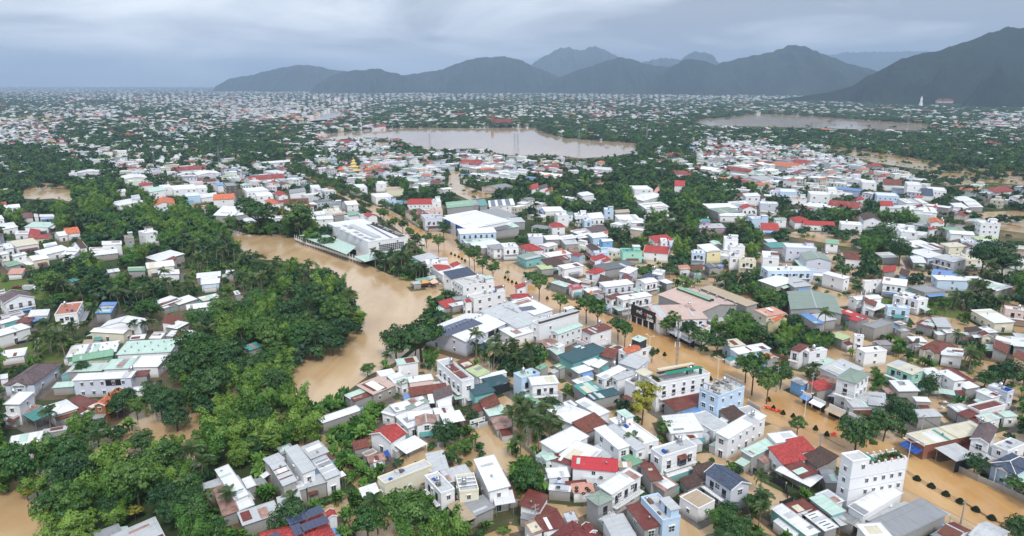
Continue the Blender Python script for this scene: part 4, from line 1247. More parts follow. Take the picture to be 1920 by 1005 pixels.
    top = h + (.3 * hy if T[0] == 'G' or T == 'H' else 0)
    pp = [pix(q.x, q.y, z)[:2] for q in cs for z in (0, h)] + [pix(cen.x, cen.y, top)[:2]]
    fill(MASK, hull_px(pp), 1)
    cs = [cen + ex * (sx * (hx + 1.2)) + ey * (sy * (hy + 1.2)) for sx, sy in ((-1, -1), (1, -1), (1, 1), (-1, 1))]
    fill(FMASK, [pix(q.x, q.y, 0)[:2] for q in cs], 1)
    # --- openings on the walls that face this side
    rec.update(wx=wx, wy=wy, hw=hw, near_y=near_y, cam_l=cam_l)
    if T != 'C': openings(rec)
    extras(rec); clutter(rec)
    return rec

def put_window(root, key, x, y, z, ang, ppm, tone=None):
    w, h, fm, pm = WIN[key]
    f = link('window' if key != 'd' else 'door', fm, root, (x, y, z), ang)
    p = link('pane', pm, f)
    return f
def openings(rec):
    fl, root, ppm = rec['fl'], rec['root'], rec['ppm']
    nwin = next((int(f[3:]) for f in fl if f.startswith('win') and f[3:].isdigit()), None)
    if nwin is None:
        if rec['wc'] in ('w', 'll', 'lb', 'c', 'y', 'mi', 'pk', 'lb') and rec['ppm'] > 2.2 and rec['h'] > 3.2: nwin = 1
        else: nwin = 0
    r = random.Random(int(rec['cen'].x * 13 + rec['cen'].y * 7))
    floors = max(1, int(round(rec['hw'] / 3.4)))
    wx, wy = rec['wx'], rec['wy']; cl = rec['cam_l']
    faces = []
    if abs(cl.y) > wy: faces.append(('y', 1 if cl.y > 0 else -1, wx, abs(cl.y) / cl.length))
    if abs(cl.x) > wx: faces.append(('x', 1 if cl.x > 0 else -1, wy, abs(cl.x) / cl.length))
    faces.sort(key=lambda f: -f[2] * f[3])
    for fi, (ax, s, half, wgt) in enumerate(faces):
        if nwin == 0: break
        if half * 2 < 2.4: continue
        n = max(1, int(half * 2 / (3.4 if nwin >= 3 else 4.6 if nwin == 2 else 8)))
        n = min(n, 7 if nwin >= 3 else 5 if nwin == 2 else 2)
        if fi == 1: n = max(1, n)
        for f in range(floors):
            z = f * (rec['hw'] / floors) + 1.0
            if f == 0 and rec['h'] > 6.5 and r.random() < .4 and nwin < 3: continue
            for k in range(n):
                u = (k + .5) / n * 2 - 1; u = u * half * .92 + r.uniform(-.2, .2)
                if r.random() < .12 and nwin < 3: continue
                key = 's' if nwin == 1 else ('m' if (fi == 1 or nwin == 2) and half * 2 / n > 2.6 else 's')
                if f == 0 and k == n // 2 and r.random() < .5: key, zz = 'd', .12
                else: zz = z
                if zz + WIN[key][1] + .25 > rec['hw']: 
                    zz = rec['hw'] - WIN[key][1] - .3
                    if zz < .3: continue
                if ax == 'y': put_window(root, key, u, s * (wy + .004), zz, 0 if s < 0 else math.pi, ppm)
                else: put_window(root, key, s * (wx + .004), u, zz, math.pi / 2 if s > 0 else -math.pi / 2, ppm)
    if faces and ppm > 4.5 and rec['h'] > 5.5 and r.random() < .6:
        ax, s, half, wgt = faces[0]
        u = r.uniform(-.6, .6) * half; z = rec['hw'] * .45
        if ax == 'y': link('air_conditioner', AC, root, (u, s * (wy + .01), z), 0 if s < 0 else math.pi)
        else: link('air_conditioner', AC, root, (s * (wx + .01), u, z), math.pi / 2 if s > 0 else -math.pi / 2)

def local(rec, u, v, z):
    p = at(u, v, z) - rec['cen']; return p.dot(rec['ex']), p.dot(rec['ey'])
def add_tank(rec, x, y, z):
    s = link('tank_stand', TANKSTAND, rec['root'], (x, y, z)); link('water_tank', TANK, s)
def panel_grid(rec, quad, nx, ny, zfun):
    """solar panels laid on the roof between four photo points"""
    q = [Vector((*local(rec, u, v, zfun(0)), 0)) for u, v in quad]
    for i in range(nx):
        for j in range(ny):
            s, t = (i + .5) / nx, (j + .5) / ny
            p = (q[0] * (1 - s) + q[1] * s) * (1 - t) + (q[3] * (1 - s) + q[2] * s) * t
            e1 = (q[1] - q[0]) / nx; e2 = (q[3] - q[0]) / ny
            o = link('solar_panel', SOLP, rec['root'])
            ang = math.atan2(e1.y, e1.x); dzdx = (zfun(p.y + .5) - zfun(p.y - .5))
            o.scale = (e1.length * .96 / 1.04, e2.length * .96 / 1.72, 1)
            # lie on the slope along local y
            n = Vector((0, -dzdx, 1)).normalized(); X = Vector((math.cos(ang), math.sin(ang), 0)); X = (X - n * X.dot(n)).normalized(); Y = n.cross(X)
            m = Matrix((X, Y, n)).transposed().to_4x4(); m.translation = Vector((p.x, p.y, zfun(p.y) + .10))
            sc = o.scale.copy(); o.matrix_local = m @ Matrix.Diagonal((*sc, 1))
def W3(u, v, z=0): return at(u, v, z)
EXTRA_ANCHORS = []
def extras(rec):
    fl, root, hx, hy, h = rec['fl'], rec['root'], rec['LX'] / 2, rec['LY'] / 2, rec['h']
    ny = rec['near_y']; cl = rec['cam_l']; nx = 1 if cl.x > 0 else -1
    zf = rec.get('zf', lambda y: h)
    r = random.Random(int(rec['cen'].x * 3 + rec['cen'].y * 11))
    zd = h - (.55 if h > 4 else .3) + .06 if rec['T'] == 'F' else h
    for f in fl:
        if f == 'tank':
            if rec['T'] == 'F': add_tank(rec, hx * .5, -ny * hy * .5, zd)
            elif rec['T'] == 'S': add_tank(rec, hx * .55, 0, zf(0) + .02)
            else: add_tank(rec, hx * .9, -ny * hy * .8, h * .95)
        elif f == 'vents':
            for i in range(9):
                x, y = r.uniform(-.85, .85) * hx, r.uniform(-.8, .8) * hy
                mb = MB(); mb.slab([(x - .25, y - .3, zf(y - .3) + .06), (x + .25, y - .3, zf(y - .3) + .06), (x + .25, y + .3, zf(y + .3) + .06), (x - .25, y + .3, zf(y + .3) + .06)], .05)
                mb.build('skylight', MATS['Rtg'] if rec['wc'] == 'w' else MATS['glass'], root)
        elif f == 'dots':
            for i in range(4):
                for j in range(3):
                    x = (-.75 + .5 * i + .12 * j) * hx; y = (-.6 + .55 * j) * hy
                    link('roof_vent', VENT, root, (x, y, zf(y)))
        elif f == 'strips':
            for i in range(3):
                x = (-.45 + .45 * i) * hx
                mb = MB(); mb.slab([(x - .25, -hy * .95, zf(-hy * .95) + .05), (x + .25, -hy * .95, zf(-hy * .95) + .05), (x + .25, hy * .95, zf(hy * .95) + .05), (x - .25, hy * .95, zf(hy * .95) + .05)], .04)
                mb.build('roof_strip', MATS['Rm'] if rec['wc'] == 'st' else MATS['Rw'], root)
        elif f == 'slits':
            for i in range(6):
                x = (-.8 + .32 * i) * hx; y = r.uniform(-.3, .3) * hy; w = .12
                mb = MB(); mb.slab([(x - w, y - hy * .5, zf(y - hy * .5) + .03), (x + w, y - hy * .5, zf(y - hy * .5) + .03), (x + w, y + hy * .5, zf(y + hy * .5) + .03), (x - w, y + hy * .5, zf(y + hy * .5) + .03)], .02)
                mb.build('roof_gap', MATS['dark'] if rec['rc'] == 'w' else MATS['Rm'], root)
        elif f == 'stripe':
            mb = MB(); w = .55; x = -hx * .25
            mb.slab([(x - w, -hy, zf(-hy) + .04), (x + w, -hy, zf(-hy) + .04), (x + w, hy * .8, zf(hy * .8) + .04), (x - w, hy * .8, zf(hy * .8) + .04)], .03)
            mb.build('roof_strip', MATS['Rtg'], root)
        elif f == 'grid':
            for i in range(7):
                x = (-.85 + .283 * i) * hx; mb = MB(); mb.bar((x, -hy, zf(-hy) + .1), (x, hy, zf(hy) + .1), .07, 4); mb.build('batten', MATS['Rtg'], root)
        elif f == 'balc':
            long_y = hx * abs(cl.y) >= hy * abs(cl.x)
            mb = MB(); z = max(2.9, rec['hw'] * .48)
            if long_y:
                y0, y1 = (ny * hy, ny * (hy + 1.2)); y0, y1 = min(y0, y1), max(y0, y1); x0, x1 = -hx * .9, hx * .9
            else:
                y0, y1 = -hy * .9, hy * .9; x0, x1 = sorted((nx * hx, nx * (hx + 1.2)))
            mb.box(x0, y0, z - .16, x1, y1, z); mb.build('balcony', MATS['trim'], root)
            mb = MB()
            per = [(x0, y0), (x1, y0), (x1, y1), (x0, y1)]
            for a, b in zip(per, per[1:] + per[:1]):
                mb.bar((*a, z + .95), (*b, z + .95), .04, 4)
                n = max(2, int((Vector(a) - Vector(b)).length / .5))
                for k in range(n + 1):
                    p = Vector(a).lerp(Vector(b), k / n); mb.bar((p.x, p.y, z), (p.x, p.y, z + .95), .025, 3)
            mb.build('railing', MATS['steel'], root)
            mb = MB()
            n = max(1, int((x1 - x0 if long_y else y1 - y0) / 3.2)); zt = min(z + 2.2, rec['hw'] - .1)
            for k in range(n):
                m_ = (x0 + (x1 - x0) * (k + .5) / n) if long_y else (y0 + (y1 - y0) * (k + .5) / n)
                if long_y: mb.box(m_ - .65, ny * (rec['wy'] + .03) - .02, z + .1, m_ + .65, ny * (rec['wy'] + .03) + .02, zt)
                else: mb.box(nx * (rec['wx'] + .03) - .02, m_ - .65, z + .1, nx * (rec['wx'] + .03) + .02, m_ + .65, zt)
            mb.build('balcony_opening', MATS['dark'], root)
        elif f == 'porch':
            mb = MB(); y = ny * (hy + 1.6)
            for x in (-hx * .8, 0, hx * .8): mb.bar((x, y, 0), (x, y, 2.9), .12, 6)
            y0, y1 = sorted((ny * hy, y)); mb.box(-hx, y0, 2.9, hx, y1 + .2, 3.1); mb.build('porch', MATS['trim'], root)
        elif f == 'aw':
            mb = MB(); x0 = nx * (rec['wx'] + .02)
            mb.slab([(x0, -hy * .7, 3.1), (x0, hy * .7, 3.1), (x0 + nx * 1.6, hy * .7, 2.4), (x0 + nx * 1.6, -hy * .7, 2.4)][::nx], .06); mb.build('awning', MATS['Rtg'], root)
        elif f == 'bluaw':
            for k in range(5):
                w = 2 * hy / 5; y0 = -hy + k * w
                s = nx
                mb = MB(); mb.slab([(s * hx, y0 + .1, 3.3), (s * hx, y0 + w - .1, 3.3), (s * (hx + 2.6), y0 + w - .1, 2.5), (s * (hx + 2.6), y0 + .1, 2.5)][::s], .06); mb.build('awning', MATS['blue'], root)
            mb = MB(); mb.box(min(s * hx, s * (hx + .2)), -hy, h - .5, max(s * hx, s * (hx + .2)), hy, h + .5); mb.build('signboard', MATS['trim'], root)
        elif f == 'ped':
            s = nx; mb = MB(); w = min(2.2, hy * .45); x = s * (hx + .5)
            for yy in (-.0,):
                mb.slab([(x, -w - .4, h - .2), (x, yy, h + w * .5 + .1), (s * hx * .2, yy, h + w * .5 + .1), (s * hx * .6, -w - .4, h - .2)][::s], .12)
                mb.slab([(x, yy, h + w * .5 + .1), (x, w + .4, h - .2), (s * hx * .6, w + .4, h - .2), (s * hx * .2, yy, h + w * .5 + .1)][::s], .12)
            mb.build('porch_roof', MATS['R' + rec['rc']], root)
            mb = MB(); x2 = s * (hx + .35)
            mb.face([(x2, -w, h - .35), (x2, w, h - .35), (x2, 0, h + w * .5 - .1)][::s])
            for yy in (-w + .2, w - .2): mb.bar((x2 - s * .1, yy, 0), (x2 - s * .1, yy, h - .35), .16, 8)
            mb.build('porch', MATS['trim'], root)
        elif f == 'opening':
            ax = hx * abs(cl.y) >= hy * abs(cl.x)
            mb = MB()
            if ax: mb.box(hx * .1, ny * (rec['wy'] + .02) - .02, h * .58, hx * .62, ny * (rec['wy'] + .02) + .02, h * .9)
            else: mb.box(nx * (rec['wx'] + .02) - .02, hy * .1, h * .5, nx * (rec['wx'] + .02) + .02, hy * .7, h * .85)
            mb.build('wall_opening', MATS['dark'], root)
        elif f == 'bay':
            mb = MB(); x, y = nx * rec['wx'], -hy * .1
            # bay window with a small tiled hood on the end wall
            mb.box(min(x, x + nx * .9), y - 1.1, 3.6, max(x, x + nx * .9), y + 1.1, 5.6); mb.build('bay_window', MATS['glass'], root)
            mb = MB(); mb.slab([(x, y - 1.4, 6.3), (x, y + 1.4, 6.3), (x + nx * 1.4, y + 1.4, 5.65), (x + nx * 1.4, y - 1.4, 5.65)][::nx], .1); mb.build('bay_hood', MATS['Rrt'], root)
        elif f == 'red2':
            for x in (-hx * .45, hx * .2):
                mb = MB(); mb.box(x - hx * .28, -hy * .6, zd, x + hx * .28, hy * .6, zd + .25); mb.build('roof_patch', MATS['Rm'], root)
        elif f == 'redp':
            mb = MB(); mb.box(-hx * .5, -hy * .7, zd, 0, hy * .7, zd + .08); mb.build('roof_patch', MATS['Rr'], root)
        elif f == 'pent':
            s = nx
            mb = MB(); x0, x1 = sorted((s * hx * .55, s * hx)); mb.box(x0, -hy * .95, zd, x1, hy * .95, zd + 1.6); mb.build('roof_room', MATS['Wdk'], root)
            mb = MB(); mb.box(x0 - .4, -hy, zd + 1.6, x1 + .4, hy, zd + 1.72); mb.build('canopy', MATS['Rlg'], root)
        elif f == 'debris':
            for i in range(14):
                x, y = r.uniform(-.8, .8) * hx, r.uniform(-.8, .8) * hy; w = r.uniform(.3, 1.2)
                mb = MB(); mb.box(x - w, y - w * .5, zd, x + w, y + w * .5, zd + r.uniform(.1, .5)); mb.build('rooftop_clutter', random.choice([MATS['conc'], MATS['wood'], MATS['Rlg']]), root)
        elif f == 'tyres':
            pass
        elif f == 'front':
            s = ny
            mb = MB(); mb.slab([(-hx * .9, s * hy, 3.2), (hx * .9, s * hy, 3.2), (hx * .9, s * (hy + 2.2), 2.9), (-hx * .9, s * (hy + 2.2), 2.9)][::-s], .12); mb.build('porch_roof', MATS['Rg'], root)
        elif f == 'hotel':
            # rooftop garden frames under green nets
            for (x0, x1, y0, y1, z1, mt) in ((-.85, -.25, -.7, .6, 2.6, 'green_net'), (-.15, .35, -.3, .8, 2.3, 'black_net'), (.42, .9, -.6, .7, 2.9, 'Rcr')):
                mb = MB()
                for x in (x0, x1):
                    for y in (y0, y1): mb.bar((x * hx, y * hy, zd), (x * hx, y * hy, zd + z1), .06, 4)
                mb.box(x0 * hx - .2, y0 * hy - .2, zd + z1, x1 * hx + .2, y1 * hy + .2, zd + z1 + .1, m=1)
                mb.box(x0 * hx, y0 * hy, zd + .1, x1 * hx, y0 * hy + .05, zd + z1 * .8, m=2)
                mb.build('roof_canopy', [MATS['steel'], MATS[mt], MATS['green_net']], root)
            for i in range(16):
                x = r.uniform(-.9, .9) * hx; y = ny * hy * .86
                mb = MB(); mb.bar((x, y, zd), (x, y, zd + .4), .2, 6, .26, m=1)
                for q in range(10): 
                    a = r.uniform(0, 6.28); mb.face([(x, y, zd + .4), (x + .5 * math.cos(a), y + .5 * math.sin(a), zd + r.uniform(.7, 1.3)), (x + .5 * math.cos(a + .6), y + .5 * math.sin(a + .6), zd + r.uniform(.6, 1.2))])
                mb.build('potted_plant', [MATS['leaf_mid'], MATS['terra']], root)
            mb = MB()
            for zz in (3.3, 6.7): mb.box(-hx - .06, -hy - .06, zz, hx + .06, hy + .06, zz + .14)
            mb.build('string_course', MATS['trim'], root)
        elif f == 'frames':
            for i in range(4):
                for j in range(3):
                    x, y = (-.85 + .57 * i) * hx, (-.85 + .85 * j) * hy
                    mb = MB(); mb.box(x - .13, y - .13, zd, x + .13, y + .13, zd + 1.9); mb.build('column', MATS['conc'], root)
            mb = MB()
            for j in range(3): y = (-.85 + .85 * j) * hy; mb.box(-hx, y - .13, zd + 1.9, hx, y + .13, zd + 2.2)
            mb.build('beam', MATS['conc'], root)
            for i in range(12):
                x, y = r.uniform(-.8, .8) * hx, r.uniform(-.8, .8) * hy; w = r.uniform(.4, 1.2); mb = MB(); mb.box(x - w, y - .3, zd, x + w, y + .3, zd + r.uniform(.15, .6)); mb.build('rooftop_clutter', random.choice([MATS['wood'], MATS['conc'], MATS['Rg']]), root)
        elif f == 'solarL':
            zf2 = lambda y: rec['zr'] + .03 - rec['pitch'] * abs(y)
            panel_grid(rec, [(803, 618.5), (873, 595), (906, 603), (837, 629)], 10, 8, zf2)
            for i in range(10):
                link('roof_vent', VENT, root, ((-.8 + .18 * i) * hx, 0, rec['zr'] + .08))
        elif f == 'solarS':
            panel_grid(rec, [(971, 575), (997, 573.5), (1007, 580), (981, 581.5)], 7, 3, zf)
        elif f == 'solarM':
            for j in (-.5, .1, .65):
                for i in range(9):
                    o = link('solar_panel', SOLP, root, ((-.85 + .21 * i) * hx, j * hy, zf(j * hy) + .2)); o.scale = (hx * .17, hy * .2, 1)
        elif f == 'bluefascia':
            s = ny
            y = s * hy
        elif f == 'market':
            market(rec)

_lp = MB(); _lp.bar((0, 0, -.3), (0, 0, 2.05), .06, 5); LPOST = _lp.mesh('lean_to_post', MATS['steel'])
def clutter(rec):
    """tanks, stair rooms, patched sheets, balconies, lean-tos: what every house here has collected"""
    if rec['ppm'] < 2.2 or rec['nm'].startswith(('black-screened', 'teal pergola', 'teal net', 'huge white')): return
    fl, root, T, h, ny, cl = rec['fl'], rec['root'], rec['T'], rec['h'], rec['near_y'], rec['cam_l']
    hx, hy = rec['LX'] / 2, rec['LY'] / 2; nx = 1 if cl.x > 0 else -1
    r = random.Random(int(rec['cen'].x * 31 + rec['cen'].y * 17)); zf = rec.get('zf')
    if T == 'S' and rec['rc'] in RC:
        for i in range(r.choice([0, 1, 1, 2, 3])):
            w, d_ = r.choice([.45, .55, 1.05, 1.6]), r.uniform(.3, .95) * hy
            x = r.uniform(-1, 1) * max(.1, hx - w - .2); y = r.uniform(-1, 1) * (hy - d_); z = .035 + .012 * i
            mb = MB(); mb.slab([(x - w, y - d_, zf(y - d_) + z), (x + w, y - d_, zf(y - d_) + z), (x + w, y + d_, zf(y + d_) + z), (x - w, y + d_, zf(y + d_) + z)], .025)
            mb.build('roof_patch', MATS['R' + r.choice(['lg', 'g', 'w', 'rw', 'm', 'mi', 'lg', 'cr'])], root)
        if r.random() < .3 and h > 4:
            x, y = r.uniform(-.6, .6) * hx, r.uniform(-.5, .5) * hy; link('roof_vent', VENT, root, (x, y, zf(y) + .02))
    if T == 'F' and h > 5:
        zd = h - .49
        if 'hotel' not in fl and 'market' not in fl and 'frames' not in fl:
            if min(hx, hy) > 2.2 and r.random() < .55:
                a, b = min(hx * .45, 2.2), min(hy * .45, 1.9); ox, oy = (hx - a - .3) * r.choice([-1, 1]), (hy - b - .3) * -ny
                mb = MB(); mb.box(ox - a, oy - b, zd, ox + a, oy + b, zd + 2.3); mb.build('stair_room', MATS.get('W' + rec['wc'], MATS['conc']), root)
                mb = MB(); mb.box(ox - a - .35, oy - b - .35, zd + 2.3, ox + a + .35, oy + b + .35, zd + 2.42); mb.build('stair_room_roof', MATS['R' + r.choice(['w', 'lg', 'm', 'mi'])], root)
                mb = MB(); mb.box(ox - .4, oy + ny * b - .02, zd + .05, ox + .4, oy + ny * b + .02, zd + 1.9); mb.build('stair_room_door', MATS['dark'], root)
            if 'tank' not in fl and r.random() < .6: add_tank(rec, r.uniform(-.5, .5) * hx, ny * hy * r.uniform(0, .5), zd)
            for i in range(r.randint(1, 5)):
                x, y, w = r.uniform(-.7, .7) * hx, r.uniform(-.7, .7) * hy, r.uniform(.25, .8)
                mb = MB(); mb.box(x - w, y - w * .6, zd, x + w, y + w * .6, zd + r.uniform(.15, .8)); mb.build('rooftop_clutter', MATS[r.choice(['wood', 'conc', 'blue', 'terra', 'Rlg'])], root)
    if T in ('S', 'GA', 'GB') and h > 5.8 and 'tank' not in fl and r.random() < .35 and rec['cat'] == 'house':
        x, y = hx * .8, -ny * (hy + .9); mb = MB(); mb.box(x - .8, y - .8, -.3, x + .8, y + .8, h - .6); mb.build('tank_tower', MATS.get('W' + rec['wc'], MATS['conc']), root); add_tank(rec, x, y, h - .6)
    # lean-to on one side
    for side in r.sample([0, 1, 2, 3], 2):
        if r.random() > (.55 if rec['ppm'] > 3 else .35): continue
        if T == 'C' or rec['hw'] < 2.6: continue
        d_ = r.uniform(1.6, 3.2); zt = min(rec['hw'] - .25, r.uniform(2.6, 3.3)); zb = zt - .5
        half = (hx if side < 2 else hy) * r.uniform(.45, .92); s = 1 if side % 2 else -1
        if half < 1: continue
        c0 = rec['cen'] + (rec['ey'] * (s * (hy + d_ * .8)) if side < 2 else rec['ex'] * (s * (hx + d_ * .8)))
        u, v, _ = pix(c0.x, c0.y, 0); iu, iv = int(u / 2), int(v / 2)
        if not (0 <= iu < 1000 and 0 <= iv < 540) or OMASK[iv, iu]: continue
        w0 = rec['wy'] if side < 2 else rec['wx']
        P = (lambda u_, t, z: (u_, s * (w0 + .01 + t), z)) if side < 2 else (lambda u_, t, z: (s * (w0 + .01 + t), u_, z))
        q = [P(-half, 0, zt), P(half, 0, zt), P(half, d_, zb), P(-half, d_, zb)]
        if (side < 2) == (s > 0): q = q[::-1]
        mb = MB(); mb.slab(q[::-1] if False else q, .06); mb.build('lean_to_roof', MATS['R' + r.choice(['w', 'lg', 'g', 'rw', 'm', 'mi', 'm', 'tg', 'b', 'lg'])], root)
        mb = MB()
        if r.random() < .5:
            a = [P(-half + .1, d_ - .15, 0), P(half - .1, d_ - .15, 0)]
            mb.face([(a[0][0], a[0][1], -.3), (a[1][0], a[1][1], -.3), (a[1][0], a[1][1], zb - .05), (a[0][0], a[0][1], zb - .05)]); 
            for e in (-half + .1, half - .1):
                b0, b1 = P(e, .02, 0), P(e, d_ - .15, 0); mb.face([(b0[0], b0[1], -.3), (b1[0], b1[1], -.3), (b1[0], b1[1], zb - .03), (b0[0], b0[1], zt - .08)])
            mb.build('lean_to_wall', MATS[r.choice(['Wst', 'Wg', 'Ww', 'Wg', 'Rlg', 'Wtl'])], root)
        else:
            for k in range(3):
                p = P(-half + half * k, d_ - .15, 0); link('lean_to_post', LPOST, root, (p[0], p[1], 0))
    if rec['cat'] == 'house' and h >= 6.3 and 'balc' not in fl and rec['ppm'] > 2.4 and r.random() < .4 and rec['wc'] in ('w', 'll', 'lb', 'c', 'pk'):
        fl.append('balc'); rec['fl'] = ['balc']; extras(rec); rec['fl'] = fl

def market(rec):
    root, hx, hy, h = rec['root'], rec['LX'] / 2, rec['LY'] / 2, rec['h']; zd = h - .49
    r = random.Random(5)
    # curved skylight vault along the roof, panels and the recessed plant well
    mb = MB(); n = 8; R0 = 2.2
    L_ = lambda u, v: Vector((*local(rec, u, v, zd), zd))
    a, b = L_(660, 424), L_(709, 446); d = (b - a); ln = d.length; ux = d.normalized(); uy = Vector((-ux.y, ux.x, 0))
    ring = [(math.cos(math.pi * k / n) * R0, math.sin(math.pi * k / n) * 1.3) for k in range(n + 1)]
    for k in range(n):
        p = [a + uy * ring[k][0], a + uy * ring[k + 1][0], b + uy * ring[k + 1][0], b + uy * ring[k][0]]
        for q, kk in zip(p, (k, k + 1, k + 1, k)): q.z = zd + ring[kk][1] + .05
        mb.face(p)
    for e in (a, b): mb.face([(*(e + uy * x).to_2d(), zd + z + .05) for x, z in ring])
    mb.build('skylight_vault', MATS['Rlg'], root)
    for (u, v) in ((634, 427), (643, 432), (652, 437), (664, 443), (675, 448), (668, 436), (676, 441), (686, 446), (697, 449), (648, 424), (656, 428)):
        p = L_(u, v); mb = MB(); mb.box(-2.6, -1.3, 0, 2.6, 1.3, .18)
        o = mb.build('roof_light', MATS['Rg'], root, (p.x, p.y, zd)); o.rotation_euler.z = math.atan2(ux.y, ux.x)
    p0, p1 = L_(702, 419), L_(752, 444)
    c = (p0 + p1) / 2; ln2 = (p1 - p0).length
    mb = MB(); mb.box(-ln2 / 2, -2.4, .02, ln2 / 2, 2.4, .1); o = mb.build('plant_well', MATS['dark'], root, (c.x, c.y, zd)); o.rotation_euler.z = math.atan2(ux.y, ux.x)
    for i in range(16):
        t = (i + .5) / 16; q = p0.lerp(p1, t); mb = MB(); w = r.uniform(.5, 1.3); mb.box(-w, -.7, 0, w, .7, r.uniform(.5, 1.1))
        o = mb.build('roof_plant', random.choice([MATS['steel'], MATS['conc'], MATS['wood']]), root, (q.x + r.uniform(-1, 1), q.y + r.uniform(-1, 1), zd + .1)); o.rotation_euler.z = math.atan2(ux.y, ux.x)
    p0, p1 = L_(688, 421), L_(735, 447)
    for i in range(14):
        q = p0.lerp(p1, (i + .5) / 14); o = link('solar_panel', SOLP, root, (q.x, q.y, zd + .25)); o.rotation_euler.z = math.atan2(ux.y, ux.x); o.scale = (1.9, 1.0, 1)
    # window wall: black band with a white grid on the end that faces the trees
    a, b = L_(694, 463), L_(732, 459)
    # snap to the nearest wall face
    cl = rec['cam_l']; fx = abs(a.x) / hx > abs(a.y) / hy
    mb = MB(); s = (1 if (a.x if fx else a.y) > 0 else -1)
    z0, z1 = h * .30, h * .72; half = (hy if fx else hx)
    u0, u1 = -half * .78, half * .48
    def bx(m_, ua, ub, za, zb, t):
        if fx: x0, x1 = sorted((s * (hx + .01), s * (hx + t))); m_.box(x0, ua, za, x1, ub, zb)
        else: y0, y1 = sorted((s * (hy + .01), s * (hy + t))); m_.box(ua, y0, za, ub, y1, zb)
    bx(mb, u0, u1, z0, z1, .08); w = mb.build('window', MATS['glass'], root)
    nx_, nz_ = 13, 4
    for i in range(nx_ + 1):
        u = u0 + (u1 - u0) * i / nx_; m2 = MB(); bx(m2, u - .09, u + .09, z0, z1, .16); m2.build('mullion', MATS['trim'], w)
    for i in range(nz_ + 1):
        z = z0 + (z1 - z0) * i / nz_; m2 = MB(); bx(m2, u0 - .1, u1 + .1, z - .07, z + .07, .17); m2.build('transom', MATS['trim'], w)

